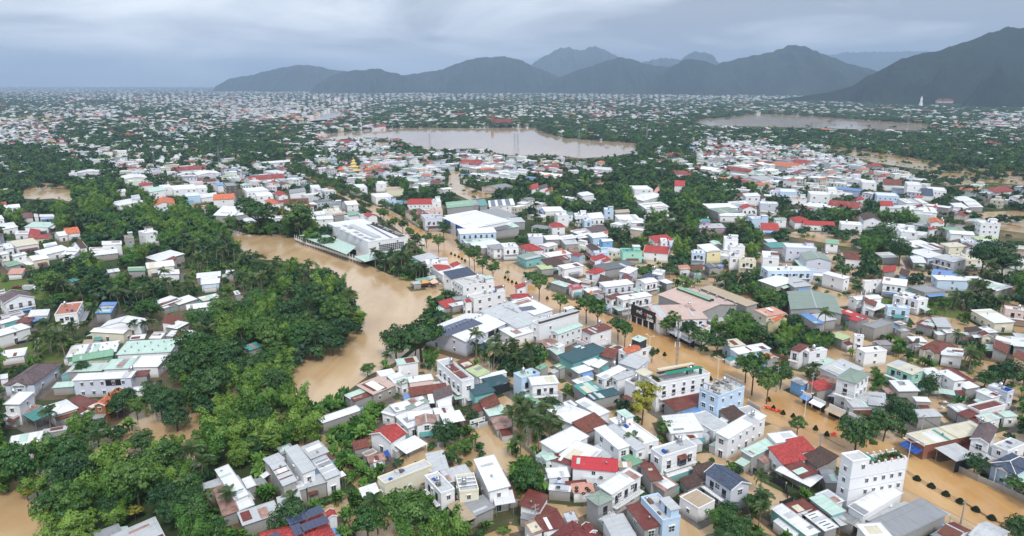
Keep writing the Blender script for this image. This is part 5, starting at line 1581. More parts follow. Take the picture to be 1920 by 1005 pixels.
# the white tower house with its roof garden
def tower():
    p0, p1, p2 = W3(1572, 858, 13), W3(1598, 872, 13), W3(1703, 853, 13)
    a, b = p0 - p1, p2 - p1; b_n = Vector((b.x, b.y, 0)).normalized(); pr = Vector((-b_n.y, b_n.x, 0)); La = abs(a.dot(pr)); Lb = Vector((b.x, b.y, 0)).length
    if a.dot(pr) < 0: pr = -pr
    cen = p1 + b_n * Lb / 2 + pr * La / 2; rz = math.atan2(b_n.y, b_n.x)
    o = thing('tower_house', 'tall white four-storey house with a roof garden beside the flooded street', 'house', (cen.x, cen.y, 0), rz)
    ex = b_n; ey = Vector((-ex.y, ex.x, 0)); fs = -1 if pr.dot(ey) > 0 else 1      # front (street) side in local y
    hx, hy, h = Lb / 2, La / 2, 13
    mb = MB(); mb.box(-hx, -hy, -.3, hx, hy, 11.2); mb.build('wall', MATS['Ww'], o)
    x1 = -hx + Lb * .30
    mb = MB(); mb.box(-hx, -hy, 11.2, x1, hy, 13.6); mb.build('roof_room', MATS['Ww'], o)
    mb = MB(); t = .2
    mb.box(-hx - .1, -hy - .1, 13.6, x1 + .1, -hy + t, 14.1); mb.box(-hx - .1, hy - t, 13.6, x1 + .1, hy + .1, 14.1); mb.box(-hx - .1, -hy + t, 13.6, -hx + t, hy - t, 14.1); mb.box(x1 - t, -hy + t, 13.6, x1 + .1, hy - t, 14.1); mb.build('parapet', MATS['Ww'], o)
    mb = MB(); mb.box(-hx + t, -hy + t, 13.5, x1 - t, hy - t, 13.66); mb.build('roof', MATS['deck'], o)
    mb = MB(); mb.box(x1, -hy + .25, 11.2, hx - .25, hy - .25, 11.26); mb.build('terrace_floor', MATS['terra'], o)
    mb = MB()
    mb.box(x1, -hy, 11.2, hx, -hy + .2, 12.2); mb.box(x1, hy - .2, 11.2, hx, hy, 12.2); mb.box(hx - .2, -hy + .2, 11.2, hx, hy - .2, 12.2)
    mb.build('terrace_parapet', MATS['Ww'], o)
    for k in range(6):
        for s in (-1, 1):
            x = x1 + (hx - x1) * (k + .5) / 6; mb = MB(); mb.box(x - .18, s * hy - .22, 12.2, x + .18, s * hy + .22, 12.9); mb.build('finial', MATS['trim'], o)
    for z in (3.2, 6.2, 9.2):
        mb = MB(); mb.box(-hx - .08, -hy - .08, z, hx + .08, hy + .08, z + .18); mb.build('string_course', MATS['Wll'], o)
    mb = MB(); mb.slab([(x1 + .1, -hy * .9, 13.3), (x1 + 2.6, -hy * .9, 12.9), (x1 + 2.6, hy * .9, 12.9), (x1 + .1, hy * .9, 13.3)], .08); mb.build('awning', MATS['green_net'], o)
    r = random.Random(4)
    for k in range(18):
        x, y = r.uniform(x1 + 2.8, hx - .8), r.uniform(-hy + .7, hy - .7); mb = MB(); mb.bar((x, y, 11.26), (x, y, 11.7), .2, 6, .28, m=1)
        for q in range(16):
            a_ = r.uniform(0, 6.28); rr = r.uniform(.3, .8); z = r.uniform(11.8, 12.9); mb.face([(x, y, 11.7), (x + rr * math.cos(a_), y + rr * math.sin(a_), z), (x + rr * math.cos(a_ + .5), y + rr * math.sin(a_ + .5), z - .2)])
        mb.build('potted_plant', [MATS['leaf_mid'], MATS['terra']], o)
    for z in (1.5, 4.4, 7.4):
        for k in range(5): put_window(o, 's', -hx + Lb * (.30 + .15 * k), fs * (hy + .004), z, 0 if fs < 0 else math.pi, 6)
    put_window(o, 's', -hx + Lb * .2, fs * (hy + .004), 11.4, 0 if fs < 0 else math.pi, 6)
    for z in (1.5, 4.4, 7.4, 10.4): put_window(o, 's', -hx - .004, 0, z, -math.pi / 2, 6)
    for q in ((-1, -1), (1, -1), (1, 1), (-1, 1)): pass
    cs = [cen + ex * (sx * hx) + ey * (sy * hy) for sx, sy in ((-1, -1), (1, -1), (1, 1), (-1, 1))]
    fill(MASK, hull_px([pix(q.x, q.y, z)[:2] for q in cs for z in (0, 14)]), 1)
    fill(FMASK, [pix(*(cen + (q - cen) * 1.15).to_2d(), 0)[:2] for q in cs], 1)
    EXTRA_ANCHORS.append(((1635, 890), 'white tower house'))

# ------------------------------------------------------------------ vegetation: meshes
def leaf_mat(key, c, c2):
    m, t, b = newmat('leaf_' + key); g = G(t)
    at_ = g.n('ShaderNodeAttribute', None, attribute_name='tint'); oi = g.n('ShaderNodeObjectInfo')
    sep_ = g.n('ShaderNodeSeparateColor', {0: at_.outputs['Color']})
    f = g.math('ADD', g.math('MULTIPLY', sep_.outputs[0], .75), g.math('MULTIPLY', g.math('SUBTRACT', oi.outputs['Random'], .45), 1.15))
    col = g.mix(f, c, c2)
    col = g.mix(g.math('MULTIPLY', oi.outputs['Random'], .35), col, tuple(k * .5 for k in c))
    t.nodes.remove(b); out = t.nodes['Material Output']
    df = g.n('ShaderNodeBsdfDiffuse', {'Color': col}); tr = g.n('ShaderNodeBsdfTranslucent', {'Color': col}); gl = g.n('ShaderNodeBsdfGlossy', {'Color': (.9, .95, 1, 1), 'Roughness': .45})
    m1 = g.n('ShaderNodeMixShader', {0: .12, 1: df.outputs[0], 2: tr.outputs[0]})
    m2 = g.n('ShaderNodeMixShader', {0: .025, 1: m1.outputs[0], 2: gl.outputs[0]})
    g.link(m2.outputs[0], out.inputs['Surface']); return m
MATS['leaf_dark'] = leaf_mat('dark', (.021, .070, .021), (.085, .180, .045))
MATS['leaf_far'] = leaf_mat('far', (.014, .045, .018), (.050, .105, .034))
MATS['leaf_mid'] = leaf_mat('mid', (.038, .110, .022), (.150, .265, .052))
MATS['leaf_bamboo'] = leaf_mat('bamboo', (.065, .170, .026), (.250, .390, .060))
MATS['leaf_yellow'] = leaf_mat('yellow', (.15, .17, .020), (.42, .40, .050))
MATS['leaf_palm'] = leaf_mat('palm', (.030, .075, .022), (.15, .20, .070))
MATS['leaf_banana'] = leaf_mat('banana', (.032, .11, .020), (.17, .32, .055))
MATS['bark'] = plain('bark', (.10, .075, .055), .9, sc=6)
MATS['palm_bark'] = plain('palm_bark', (.22, .19, .15), .9, sc=6)

def crown(seed, nclump, rad, zc, leaf, per, shape='round', droop=0.0):
    """leaf quads in clumps over an uneven crown; rad=(rx,ry,rz), zc crown centre height"""
    g = np.random.default_rng(seed); Vs = []; As = []
    ph = g.uniform(0, 6.28, 3)
    if shape == 'bamboo':          # leaning plumes that arch over at the tip
        plumes = []
        for q in range(9):
            a = q * 2.4 + g.uniform(-.4, .4); r0 = rad[0] * .5 * math.sqrt((q + .3) / 9); ln = rad[0] * g.uniform(.25, .75); hh = rad[2] * g.uniform(1.2, 2.0)
            plumes.append((a, r0, ln, hh))
    else:
        nl = 5 if rad[0] > 2 else 2; lobes = [np.array([0, 0, .18 * rad[2], .72])]
        for q in range(nl):
            a = q * 6.28 / nl + g.uniform(-.5, .5); d = g.uniform(.35, .62); lobes.append(np.array([math.cos(a) * d * rad[0], math.sin(a) * d * rad[1], g.uniform(-.35, .42) * rad[2], g.uniform(.38, .62)]))
    for k in range(nclump):
        if shape == 'bamboo':
            a, r0, ln, hh = plumes[k % 9]; t = .22 + .80 * ((k // 9) + g.uniform(0, 1)) / (nclump / 9)
            rr = r0 + ln * t ** 2.2; c = np.array([math.cos(a) * rr, math.sin(a) * rr, -rad[2] * .85 + hh * (t - .22 * t ** 3)]) + g.normal(size=3) * .28
        else:
            lb = lobes[k % len(lobes)]; kk = k // len(lobes); nk = max(1, nclump // len(lobes))
            zz = 1 - 1.55 * (kk + .5) / nk; th = kk * 2.399963 + g.uniform(-.5, .5); rr = math.sqrt(max(0, 1 - zz * zz)); dep = g.uniform(.70, 1.08)
            c = lb[:3] + np.array([rr * math.cos(th) * rad[0], rr * math.sin(th) * rad[1], zz * rad[2]]) * lb[3] * dep
        cr = g.uniform(.22, .40) * min(rad[0], rad[2] * 1.1) * (.72 if shape == 'bamboo' else .85)
        tint = np.clip(.34 + g.uniform(-.40, .55) + (.25 * (c[2] / rad[2] - .4) if shape == 'bamboo' else 0), 0, 1)
        # leaves on the upper shell of the clump
        n = g.normal(size=(per, 3)); n /= np.linalg.norm(n, axis=1)[:, None]
        n[:, 2] = np.where(n[:, 2] < -.05, -n[:, 2] * .8, n[:, 2]); 
        out = c / (np.linalg.norm(c) + 1e-6)
        pos = c + n * cr * g.uniform(.55, 1.08, (per, 1)) * np.array([1.15, 1.15, .8])
        if droop: pos[:, 2] -= droop * ((pos[:, 0] - c[0]) ** 2 + (pos[:, 1] - c[1]) ** 2) / cr
        nn = n * .95 + out * .45 + np.array([0, 0, .22]) + g.normal(size=(per, 3)) * .45
        nn /= np.linalg.norm(nn, axis=1)[:, None]
        t1 = np.cross(nn, g.normal(size=(per, 3))); t1 /= np.linalg.norm(t1, axis=1)[:, None] + 1e-9; t2 = np.cross(nn, t1)
        s = leaf * g.uniform(.6, 1.25, (per, 1)); w = .52 if shape != 'bamboo' else .34
        q = np.stack([pos - t1 * s, pos + t2 * s * w, pos + t1 * s, pos - t2 * s * w], 1)
        q[:, :, 2] += zc; Vs.append(q.reshape(-1, 3))
        tl = np.clip(tint + g.uniform(-.18, .18, per), 0, 1)
        As.append(np.repeat(np.stack([tl, tl, tl, np.ones(per)], 1), 4, 0))
    V = np.concatenate(Vs); A = np.concatenate(As)
    return V, np.arange(len(V)).reshape(-1, 4), A
def trunk_mesh(seed, h, r, spread, nl=4, mat='bark'):
    g = random.Random(seed); mb = MB(); 
    p = Vector((0, 0, -.3)); q = Vector((g.uniform(-.3, .3), g.uniform(-.3, .3), h * .45)); mb.bar(p, q, r, 7, r * .75)
    for k in range(nl):
        a = k * 6.28 / nl + g.uniform(-.4, .4); e1 = q + Vector((math.cos(a) * spread * .45, math.sin(a) * spread * .45, h * .22)); mb.bar(q, e1, r * .55, 5, r * .35)
        e2 = e1 + Vector((math.cos(a + .3) * spread * .4, math.sin(a + .3) * spread * .4, h * .2)); mb.bar(e1, e2, r * .35, 5, r * .12)
        e3 = e1 + Vector((math.cos(a - .7) * spread * .3, math.sin(a - .7) * spread * .3, h * .26)); mb.bar(e1, e3, r * .3, 5, r * .1)
    mb.bar(q, q + Vector((0, 0, h * .4)), r * .6, 5, r * .15)
    return mb.mesh('trunk', MATS[mat])
TREES = {}     # kind -> list of (trunk mesh, crown mesh, radius, height)
def mk(kind, seed, ncl, rad, zc, leaf, per, mat, shape='round', droop=0, tr=None):
    V, F, A = crown(seed, ncl, rad, zc, leaf, per, shape, droop)
    cm = npmesh('crown', V, F, [MATS[mat]], A)
    tm = trunk_mesh(seed, zc + rad[2] * .5, tr or max(.16, rad[0] * .06), rad[0] * .9)
    TREES.setdefault(kind, []).append((tm, cm, rad[0], zc + rad[2]))
for i in range(4): mk('dark', 20 + i, 64, (4.2, 4.0, 3.1 + .3 * i), 4.4 + .3 * i, .29, 64, 'leaf_dark')
for i in range(4): mk('mid', 40 + i, 56, (3.8, 3.9, 3.2), 4.6, .29, 64, 'leaf_mid')
for i in range(3): mk('bamboo', 60 + i, 81, (3.9, 3.9, 5.0), 4.8, .36, 64, 'leaf_bamboo', 'bamboo', .5)
for i in range(2): mk('yellow', 70 + i, 34, (2.5, 2.5, 2.4), 4.6, .26, 60, 'leaf_yellow')
for i in range(3): mk('street', 80 + i, 46, (3.4, 3.4, 2.6), 6.2, .28, 60, 'leaf_mid' if i else 'leaf_dark')
for i in range(2): mk('wide', 90 + i, 100, (6.2, 5.8, 2.6), 5.2, .30, 60, 'leaf_dark')
for i in range(3): mk('shrub', 95 + i, 20, (1.5, 1.4, 1.1), 1.1, .22, 44, ['leaf_mid', 'leaf_bamboo', 'leaf_dark'][i])
def strip_leaf(L_, w, seg, arch, fold, tip=.15, lift=.9, leaflets=0, g=None):
    """one arching leaf from the origin along +x"""
    V = []; F = []; A = []
    pts = []
    for k in range(seg + 1):
        t = k / seg; pts.append((L_ * t * (1 - .25 * arch * t), L_ * (lift * t - arch * t * t)))
    if leaflets:
        for k in range(leaflets):
            t = (k + .6) / leaflets; i = min(int(t * seg), seg - 1); f = t * seg - i
            x = pts[i][0] * (1 - f) + pts[i + 1][0] * f; z = pts[i][1] * (1 - f) + pts[i + 1][1] * f
            ll = w * (math.sin(math.pi * (t * .85 + .12)) ** .6); dr = .35 + .5 * t
            for s in (-1, 1):
                b = len(V); dx = .28 * ll; wd = L_ / leaflets * .62
                V += [(x, 0, z), (x + wd, 0, z + .02), (x + dx + wd, s * ll * .8, z - ll * dr), (x + dx, s * ll * .8, z - ll * dr)]
                F.append((b, b + 1, b + 2, b + 3)); tv = .3 + .5 * t + (g.uniform(-.15, .15) if g else 0); A += [(tv, tv, tv, 1)] * 4
        for k in range(seg):
            b = len(V); q = .035
            V += [(pts[k][0], -q, pts[k][1]), (pts[k + 1][0], -q, pts[k + 1][1]), (pts[k + 1][0], q, pts[k + 1][1]), (pts[k][0], q, pts[k][1])]; F.append((b, b + 1, b + 2, b + 3)); A += [(1, 1, 1, 1)] * 4
    else:
        for k in range(seg):
            t0, t1 = k / seg, (k + 1) / seg
            w0 = w * max(.06, math.sin(math.pi * min(1, .08 + t0 * .92)) ** .55); w1 = w * max(.04, math.sin(math.pi * min(1, .08 + t1 * .92)) ** .55)
            for s in (-1, 1):
                b = len(V)
                V += [(pts[k][0], 0, pts[k][1]), (pts[k + 1][0], 0, pts[k + 1][1]), (pts[k + 1][0], s * w1, pts[k + 1][1] + fold * w1), (pts[k][0], s * w0, pts[k][1] + fold * w0)]
                F.append((b, b + 1, b + 2, b + 3)); tv = .35 + .35 * t0 + (.15 if s > 0 else 0); A += [(tv, tv, tv, 1)] * 4
    return np.array(V), np.array(F), np.array(A)
FROND = []; BLEAF = []
_g = random.Random(3)
for i in range(3):
    V, F, A = strip_leaf(3.3, 1.0, 6, .75 + .25 * i, 0, lift=.75 - .15 * i, leaflets=12, g=_g); FROND.append(npmesh('frond', V, F, [MATS['leaf_palm']], A))
for i in range(3):
    V, F, A = strip_leaf(2.5, .42, 6, .55 + .3 * i, .25, lift=1.05 - .2 * i); BLEAF.append(npmesh('leaf', V, F, [MATS['leaf_banana']], A))
def whorl(meshes, n, z, seed, tiltlo, tilthi, sc=1.0):
    """placement of n leaves round a stem: (mesh, matrix)"""
    g = random.Random(seed); out = []
    for k in range(n):
        a = k * 2.39996 + g.uniform(-.25, .25); tl = tiltlo + (tilthi - tiltlo) * (k / n) + g.uniform(-.12, .12)
        m = Matrix.Translation((0, 0, z)) @ Matrix.Rotation(a, 4, 'Z') @ Matrix.Rotation(-tl, 4, 'Y') @ Matrix.Scale(sc * g.uniform(.85, 1.1), 4)
        out.append((meshes[k % 3], m))
    return out
def join(items, mats):
    Vs = []; Fs = []; As = []; o = 0
    for me, m in items:
        n = len(me.vertices); co = np.empty(n * 3, np.float32); me.vertices.foreach_get('co', co); co = co.reshape(-1, 3)
        M_ = np.array(m); co = co @ M_[:3, :3].T + M_[:3, 3]
        f = np.empty(len(me.loops), np.int32); me.loops.foreach_get('vertex_index', f); f = f.reshape(-1, 4)
        c = np.empty(n * 4, np.float32); me.color_attributes['tint'].data.foreach_get('color', c)
        Vs.append(co); Fs.append(f + o); As.append(c.reshape(-1, 4)); o += n
    return npmesh('crown', np.concatenate(Vs), np.concatenate(Fs), mats, np.concatenate(As))
PALM = []
for i in range(3):
    hgt = (5.5, 7.5, 9.5)[i]; g = random.Random(i); mb = MB(); p = Vector((0, 0, -.3)); ln = Vector((g.uniform(-.9, .9), g.uniform(-.9, .9), 0))
    for k in range(5):
        t = (k + 1) / 5; q = Vector((ln.x * t * t, ln.y * t * t, hgt * t)); mb.bar(p, q, .20 - .016 * k, 6, .20 - .016 * (k + 1)); p = q
    tm = mb.mesh('trunk', MATS['palm_bark'])
    wh = [(me, Matrix.Translation((ln.x, ln.y, 0)) @ m) for me, m in whorl(FROND, 16, hgt, i, 1.0, -.35, (.85, 1.0, 1.05)[i])]
    PALM.append((tm, wh, join(wh, [MATS['leaf_palm']]), hgt))
BANANA = []
for i in range(3):
    mb = MB(); items = []; g = random.Random(40 + i)
    for k in range(4):
        a = k * 1.57 + g.uniform(-.5, .5); x, y = math.cos(a) * g.uniform(.4, 1.1), math.sin(a) * g.uniform(.4, 1.1); hh = g.uniform(1.3, 2.4)
        mb.bar((x * .6, y * .6, -.3), (x, y, hh), .16, 6, .10)
        items += [(me, Matrix.Translation((x, y, 0)) @ m) for me, m in whorl(BLEAF, 7, hh, i * 9 + k, 1.05, .0, g.uniform(.85, 1.1))]
    sm = mb.mesh('stem', MATS['leaf_banana'] if False else plain('banana_stem%d' % i, (.14, .17, .06), .8))
    BANANA.append((sm, items, join(items, [MATS['leaf_banana']]), 3.4))
# low detail versions for the far plain
FAR = []
for i, (mt, rad, zc) in enumerate((('leaf_dark', (4.4, 4.2, 3.2), 4.2), ('leaf_dark', (3.6, 3.8, 3.4), 4.4), ('leaf_far', (4.0, 4.0, 3.0), 4.2), ('leaf_dark', (4.6, 4.2, 2.8), 3.8), ('leaf_mid', (3.6, 3.6, 3.6), 4.0))):
    V, F, A = crown(300 + i, 34, rad, zc, .95, 9); FAR.append(npmesh('crown', V, F, [MATS[mt]], A))
FARP = npmesh('crown', *[x for x in (lambda me: (np.array([v.co for v in me.vertices]), np.array([tuple(p.vertices) for p in me.polygons])))(PALM[1][2])], [MATS['leaf_palm']])

# ------------------------------------------------------------------ vegetation: placing
def cellchar(u, v):
    if v < 163 or v >= 1040: return '.'
    for a, b, s in GRID:
        if a <= v < b or (v >= 1005 and b == 1005):
            i = int(u // 48); i = 0 if i < 0 else min(i, len(s) - 1); return 'T' if s[i] == '~' else s[i]
    return '.'
PLANTS = []   # (kind, x, y, scale, rot, pxscale, u, v)
def clear_of(x, y, r, hgt, lim=.30):
    """base off roofs and water, crown not over roofs"""
    u, v, s = pix(x, y, 0); iu, iv = int(u / 2), int(v / 2)
    if 0 <= iu < 1000 and 0 <= iv < 540 and FMASK[iv, iu]: return False
    hit = n = wet = 0; up = 0
    for k in range(14):
        a = k * 2.4; rr = r * math.sqrt((k + .5) / 14)
        uu, vv, _ = pix(x + rr * math.cos(a), y, hgt * .55 + rr * math.sin(a) * .9)
        iu, iv = int(uu / 2), int(vv / 2); n += 1
        if 0 <= iu < 1000 and 0 <= iv < 540 and MASK[iv, iu]: hit += 1
        if 0 <= iu < 1000 and 0 <= iv < 540 and OMASK[iv, iu]: wet += 1
        if k < 6:
            uu, vv, _ = pix(x + rr * math.cos(a), y, hgt); iu, iv = int(uu / 2), int(vv / 2)
            if 0 <= iu < 1000 and 0 <= iv < 540 and OMASK[iv, iu]: up += 1
    return hit / n <= lim and wet / n <= .32 and up <= 3
def scatter():
    g = random.Random(21); y = 62.0
    PROB = {'T': 1, 't': .9, 'P': .95, 'B': .9, 'b': .55, 'h': .62, 'H': .52, 'g': .10, '.': 0, '~': 0}
    while y < 24000:
        sp = max(6.0, y * .0078); sp = min(sp, 60 if y < 11000 else 95)
        hw = .80 * y + 20; x = -hw
        while x < hw:
            xx, yy = x + g.uniform(-.45, .45) * sp, y + g.uniform(-.45, .45) * sp; x += sp
            u, v, s = pix(xx, yy, 4.0 if yy < 1500 else 2)
            if u < -120 or u > 2040: continue
            jt = min(1.0, 3.0 * (v - 157) / 300)
            c = cellchar(u + g.gauss(0, 26) * (1 if v < 420 else .4), max(163.5, v + g.gauss(0, 8) * jt) if v > 164 else v)
            if v > 1040: c = cellchar(u, 1000)
            p = PROB.get(c, 0)
            if p == 0 or g.random() > p: continue
            q = g.random(); far = yy > 620
            if c == 'B': kind = 'banana' if q < .72 else 'shrub' if q < .86 else 'mid'
            elif c == 'P': kind = 'palm' if q < .50 else 'banana' if q < .74 else 'shrub' if q < .84 else 'mid' if q < .92 else 'bamboo' if q < .95 else 'dark'
            elif c == 'b': kind = 'shrub' if q < .60 else 'banana' if q < .78 else 'mid' if q < .93 else 'palm'
            elif c in 'hH': kind = 'mid' if q < .34 else 'dark' if q < .60 else 'shrub' if q < .80 else 'palm'
            elif c == 'g': kind = 'shrub'
            else: kind = 'dark' if q < .30 else 'mid' if q < .58 else 'bamboo' if q < .80 else 'palm' if q < .90 else 'banana' if q < .95 else 'shrub'
            # the bamboo belt by the river and on the left shore
            if c == 'T' and v > 700 and 360 < u < 640: kind = 'bamboo' if q < .75 else 'dark'
            if c == 'T' and v > 840 and u < 400: kind = 'bamboo' if q < .55 else 'mid' if q < .80 else 'dark' if q < .95 else 'yellow'
            if c == 'T' and 340 < v < 480 and 150 < u < 440: kind = 'bamboo' if q < .4 else 'mid' if q < .7 else 'dark'
            sc = g.choice([g.uniform(.55, .85), g.uniform(.8, 1.15), g.uniform(1.05, 1.5)])
            if yy > 500: sc = min(sc, 1.2)
            if c in 'hHb' and kind in ('mid', 'dark'): sc *= .72
            if far: sc *= max(1.0, sp / 6.2) * (.8 if c in 'hH' else 1)
            rad = {'shrub': 1.5, 'palm': 2.6, 'banana': 2.0}.get(kind, 3.6) * sc
            hg = {'shrub': 2, 'palm': 8, 'banana': 3.4}.get(kind, 7) * sc
            lim = (.25 if kind in ('shrub', 'banana') else .13 if yy < 400 else .34)
            if yy < 900 and not clear_of(xx, yy, rad, hg, lim): continue
            if yy >= 900:
                iu, iv = int(u / 2), int(pix(xx, yy, 0)[1] / 2)
                if 0 <= iu < 1000 and 0 <= iv < 540 and FMASK[iv, iu] == 2: continue
            if 900 <= yy < 2600 and kind not in ('shrub', 'banana'):
                uc, vc, _ = pix(xx, yy, 6 * min(sc, 1.6)); iu, iv = int(uc / 2), int(vc / 2)
                if 0 <= iu < 1000 and 0 <= iv < 540 and OMASK[iv, iu]: continue
            PLANTS.append((kind, xx, yy, sc, g.uniform(0, 6.28), s, u, v))
        y += sp
AREAS = [([(798,548),(860,545),(880,560),(835,600),(862,610),(845,640),(800,648),(788,620),(797,585)], 2.6, 'banana shrub banana mid'), ([(672,490),(760,470),(802,490),(802,520),(760,530),(690,510)], 3.0, 'palm banana dark palm shrub'),
 ([(585,765),(640,742),(725,720),(718,800),(650,838),(590,800)], 2.5, 'banana banana shrub'), ([(640,850),(690,862),(715,880),(700,915),(630,890)], 2.5, 'banana banana shrub'), ([(735,915),(790,905),(842,925),(838,985),(745,992)], 2.5, 'banana banana shrub'),
 ([(955,865),(1018,885),(1008,945),(950,950)], 2.5, 'banana shrub'), ([(1330,605),(1390,590),(1500,595),(1560,650),(1500,692),(1440,645),(1345,645)], 3.6, 'mid dark mid shrub bamboo'), ([(1385,528),(1480,520),(1505,578),(1430,582)], 4.2, 'dark mid dark'),
 ([(1770,512),(1870,530),(1880,585),(1790,575)], 3.4, 'palm mid palm shrub dark'), ([(1176,548),(1240,540),(1236,575),(1205,572)], 2.6, 'banana mid banana'), ([(1000,330),(1180,330),(1190,372),(1060,385),(985,372)], 6, 'mid dark palm'), ([(1225,395),(1300,400),(1400,440),(1350,445),(1200,440),(1140,450),(1145,430)], 5, 'palm mid dark palm banana'),
 ([(1440,375),(1540,375),(1550,405),(1450,405)], 5, 'palm dark palm mid'), ([(1100,560),(1130,560),(1125,600),(1095,600)], 3, 'shrub'), ([(930,660),(1010,650),(1010,700),(935,700)], 3.2, 'mid palm shrub dark'), ([(470,880),(560,870),(600,960),(520,960)], 2.6, 'banana shrub banana'), ([(330,880),(395,900),(400,990),(330,1000)], 2.8, 'banana dark banana palm')]
def areas():
    g = random.Random(404)
    for poly, sp, kinds in AREAS:
        P = [at(u, v, 1.5) for u, v in poly]; K = kinds.split()
        x0, x1, y0, y1 = min(p.x for p in P), max(p.x for p in P), min(p.y for p in P), max(p.y for p in P); y = y0
        while y < y1:
            x = x0
            while x < x1:
                xx, yy = x + g.uniform(-.45, .45) * sp, y + g.uniform(-.45, .45) * sp; x += sp; c = False
                for i in range(len(P)):
                    a, b = P[i], P[i - 1]
                    if (a.y > yy) != (b.y > yy) and xx < (b.x - a.x) * (yy - a.y) / (b.y - a.y) + a.x: c = not c
                if not c: continue
                k = g.choice(K); sc = g.uniform(.7, 1.15) * (.8 if k in ('mid', 'dark', 'bamboo') else 1)
                rad, hg = {'shrub': (1.4, 1.8), 'banana': (1.8, 3.2), 'palm': (2.4, 7)}.get(k, (3.4, 7)); 
                if not clear_of(xx, yy, rad * sc, hg * sc, .32): continue
                u, v, s = pix(xx, yy, hg * .5); PLANTS.append((k, xx, yy, sc, g.uniform(0, 6.28), s, u, v))
            y += sp
def drowned():
    g = random.Random(606)
    for key, n, ks in (('field_flood_water', 110, 'shrub mid dark shrub'), ('right_lake_water', 22, 'shrub mid'), ('left_pond_water', 3, 'mid'), ('yard_flood_water', 14, 'shrub mid'), ('right_pond_water', 8, 'shrub mid'), ('creek_water', 6, 'shrub')):
        us = [p[0] for p in POLY[key]]; vs = [p[1] for p in POLY[key]]; P = POLY[key]; m = 0
        while m < n:
            u, v = g.uniform(min(us), min(max(us), 1930)), g.uniform(min(vs), max(vs)); c = False
            for i in range(len(P)):
                a, b = P[i], P[i - 1]
                if (a[1] > v) != (b[1] > v) and u < (b[0] - a[0]) * (v - a[1]) / (b[1] - a[1]) + a[0]: c = not c
            if not c: continue
            m += 1; p = at(u, v); k = g.choice(ks.split()); s = pix(p.x, p.y, 2)[2]
            for q in range(g.randint(1, 4)): PLANTS.append((k, p.x + g.gauss(0, 7), p.y + g.gauss(0, 3), g.uniform(.6, 1.0) * (1.6 if k == 'shrub' else 1), g.uniform(0, 6.28), s, u, v))
def inhill(x, y): return False
def understorey():
    g = random.Random(55); y = 62.0
    while y < 520:
        sp = 2.6 if y < 260 else 3.6; hw = .80 * y + 10; x = -hw
        while x < hw:
            xx, yy = x + g.uniform(-.5, .5) * sp, y + g.uniform(-.5, .5) * sp; x += sp
            u, v, s = pix(xx, yy, 1.5)
            if u < -60 or u > 1980: continue
            c = cellchar(u, min(v, 1000)); q = g.random()
            if c == 'B' and q < .55: kind = 'banana' if g.random() < .80 else 'shrub'
            elif c == 'P' and q < .32: kind = 'banana' if g.random() < .45 else 'shrub' if g.random() < .7 else 'palm'
            elif c == 'b' and q < .36: kind = 'shrub' if g.random() < .66 else 'banana'
            elif c in 'hHt' and q < .22: kind = 'shrub' if g.random() < .8 else 'banana'
            elif c == 'g' and q < .12: kind = 'shrub'
            else: continue
            sc = g.uniform(.65, 1.15); rad, hg = (1.5 * sc, 1.8 * sc) if kind == 'shrub' else (1.9 * sc, 3.2 * sc)
            if not clear_of(xx, yy, rad, hg, .30): continue
            PLANTS.append((kind, xx, yy, sc, g.uniform(0, 6.28), s, u, v))
        y += sp
# trees placed one by one: kind, crown centre u, v (photo), crown radius in photo pixels
HAND = '''
wide 790 655 62 6|wide feathery tree on the river bank
dark 742 652 34 6
dark 834 815 30 5|dense round tree in the fenced yard
dark 886 780 15 4
mid 689 694 17 3|round bush at the river bend
dark 1037 752 24 6|round dark tree behind the green shed
yellow 1205 765 34 7|spreading tree with yellowing leaves
mid 1250 790 24 6
street 1011 543 23 7|round street tree by the red roofed corner house
street 1050 568 20 7
street 1072 582 20 7
street 1100 580 26 8
street 1122 590 24 8|yellow-green street tree, the brightest of the row
street 1160 610 24 8
street 1172 628 20 7
street 1223 666 12 4
street 1250 615 18 5
street 1262 616 20 5
street 1292 632 22 5
street 1315 640 24 5
street 1345 652 24 5
street 1400 690 30 7
street 1412 712 34 7|big street tree beside the pale blue house
street 1440 728 26 7
street 1465 706 20 6
street 1497 795 21 5|lone dark street tree by the median
dark 1608 815 42 7|big leafy tree over the flooded street
dark 1660 800 30 6
dark 1690 785 34 6
mid 1640 790 18 5
dark 1742 732 20 4
dark 1848 710 22 5
dark 1885 700 30 6
street 1829 872 27 5|bright green street tree by the navy villa
street 1905 905 24 5
dark 1912 985 36 6|dark tree at the lower right corner
dark 1653 450 32 7|broad dark tree above the flooded yard
dark 1688 484 24 6
dark 1843 500 32 8|left half of the great dark tree pair
dark 1880 505 30 8|right half of the great dark tree pair
wide 484 420 44 9|great dark tree at the river head
mid 560 430 36 8|bushy green tree beside the market terrace
street 740 420 12 6
street 755 428 12 6
street 768 440 12 6
street 780 452 13 7
street 800 450 14 7
street 822 458 16 7
street 832 440 16 6
street 890 490 18 7
street 905 500 16 7
street 925 510 16 7
street 880 480 14 7
mid 107 687 17 4|bright round tree in the lane
dark 155 693 15 4|dark round tree before the grey hall
mid 283 590 26 5|bright round tree among the palms
dark 340 700 36 6
dark 330 786 32 5
dark 262 826 32 5
dark 230 760 28 6
dark 290 750 24 5
yellow 205 765 14 5
yellow 47 912 18 5|yellow bush leaning over the water
yellow 250 950 18 5|bright yellow bamboo tuft
dark 540 985 36 5
mid 690 985 40 6|big rounded tree at the bottom edge
dark 1365 945 24 5
dark 1420 940 30 5
mid 1400 980 14 3
mid 870 842 22 3
mid 845 860 18 3
dark 1545 690 0 0
street 1500 540 0 0
'''
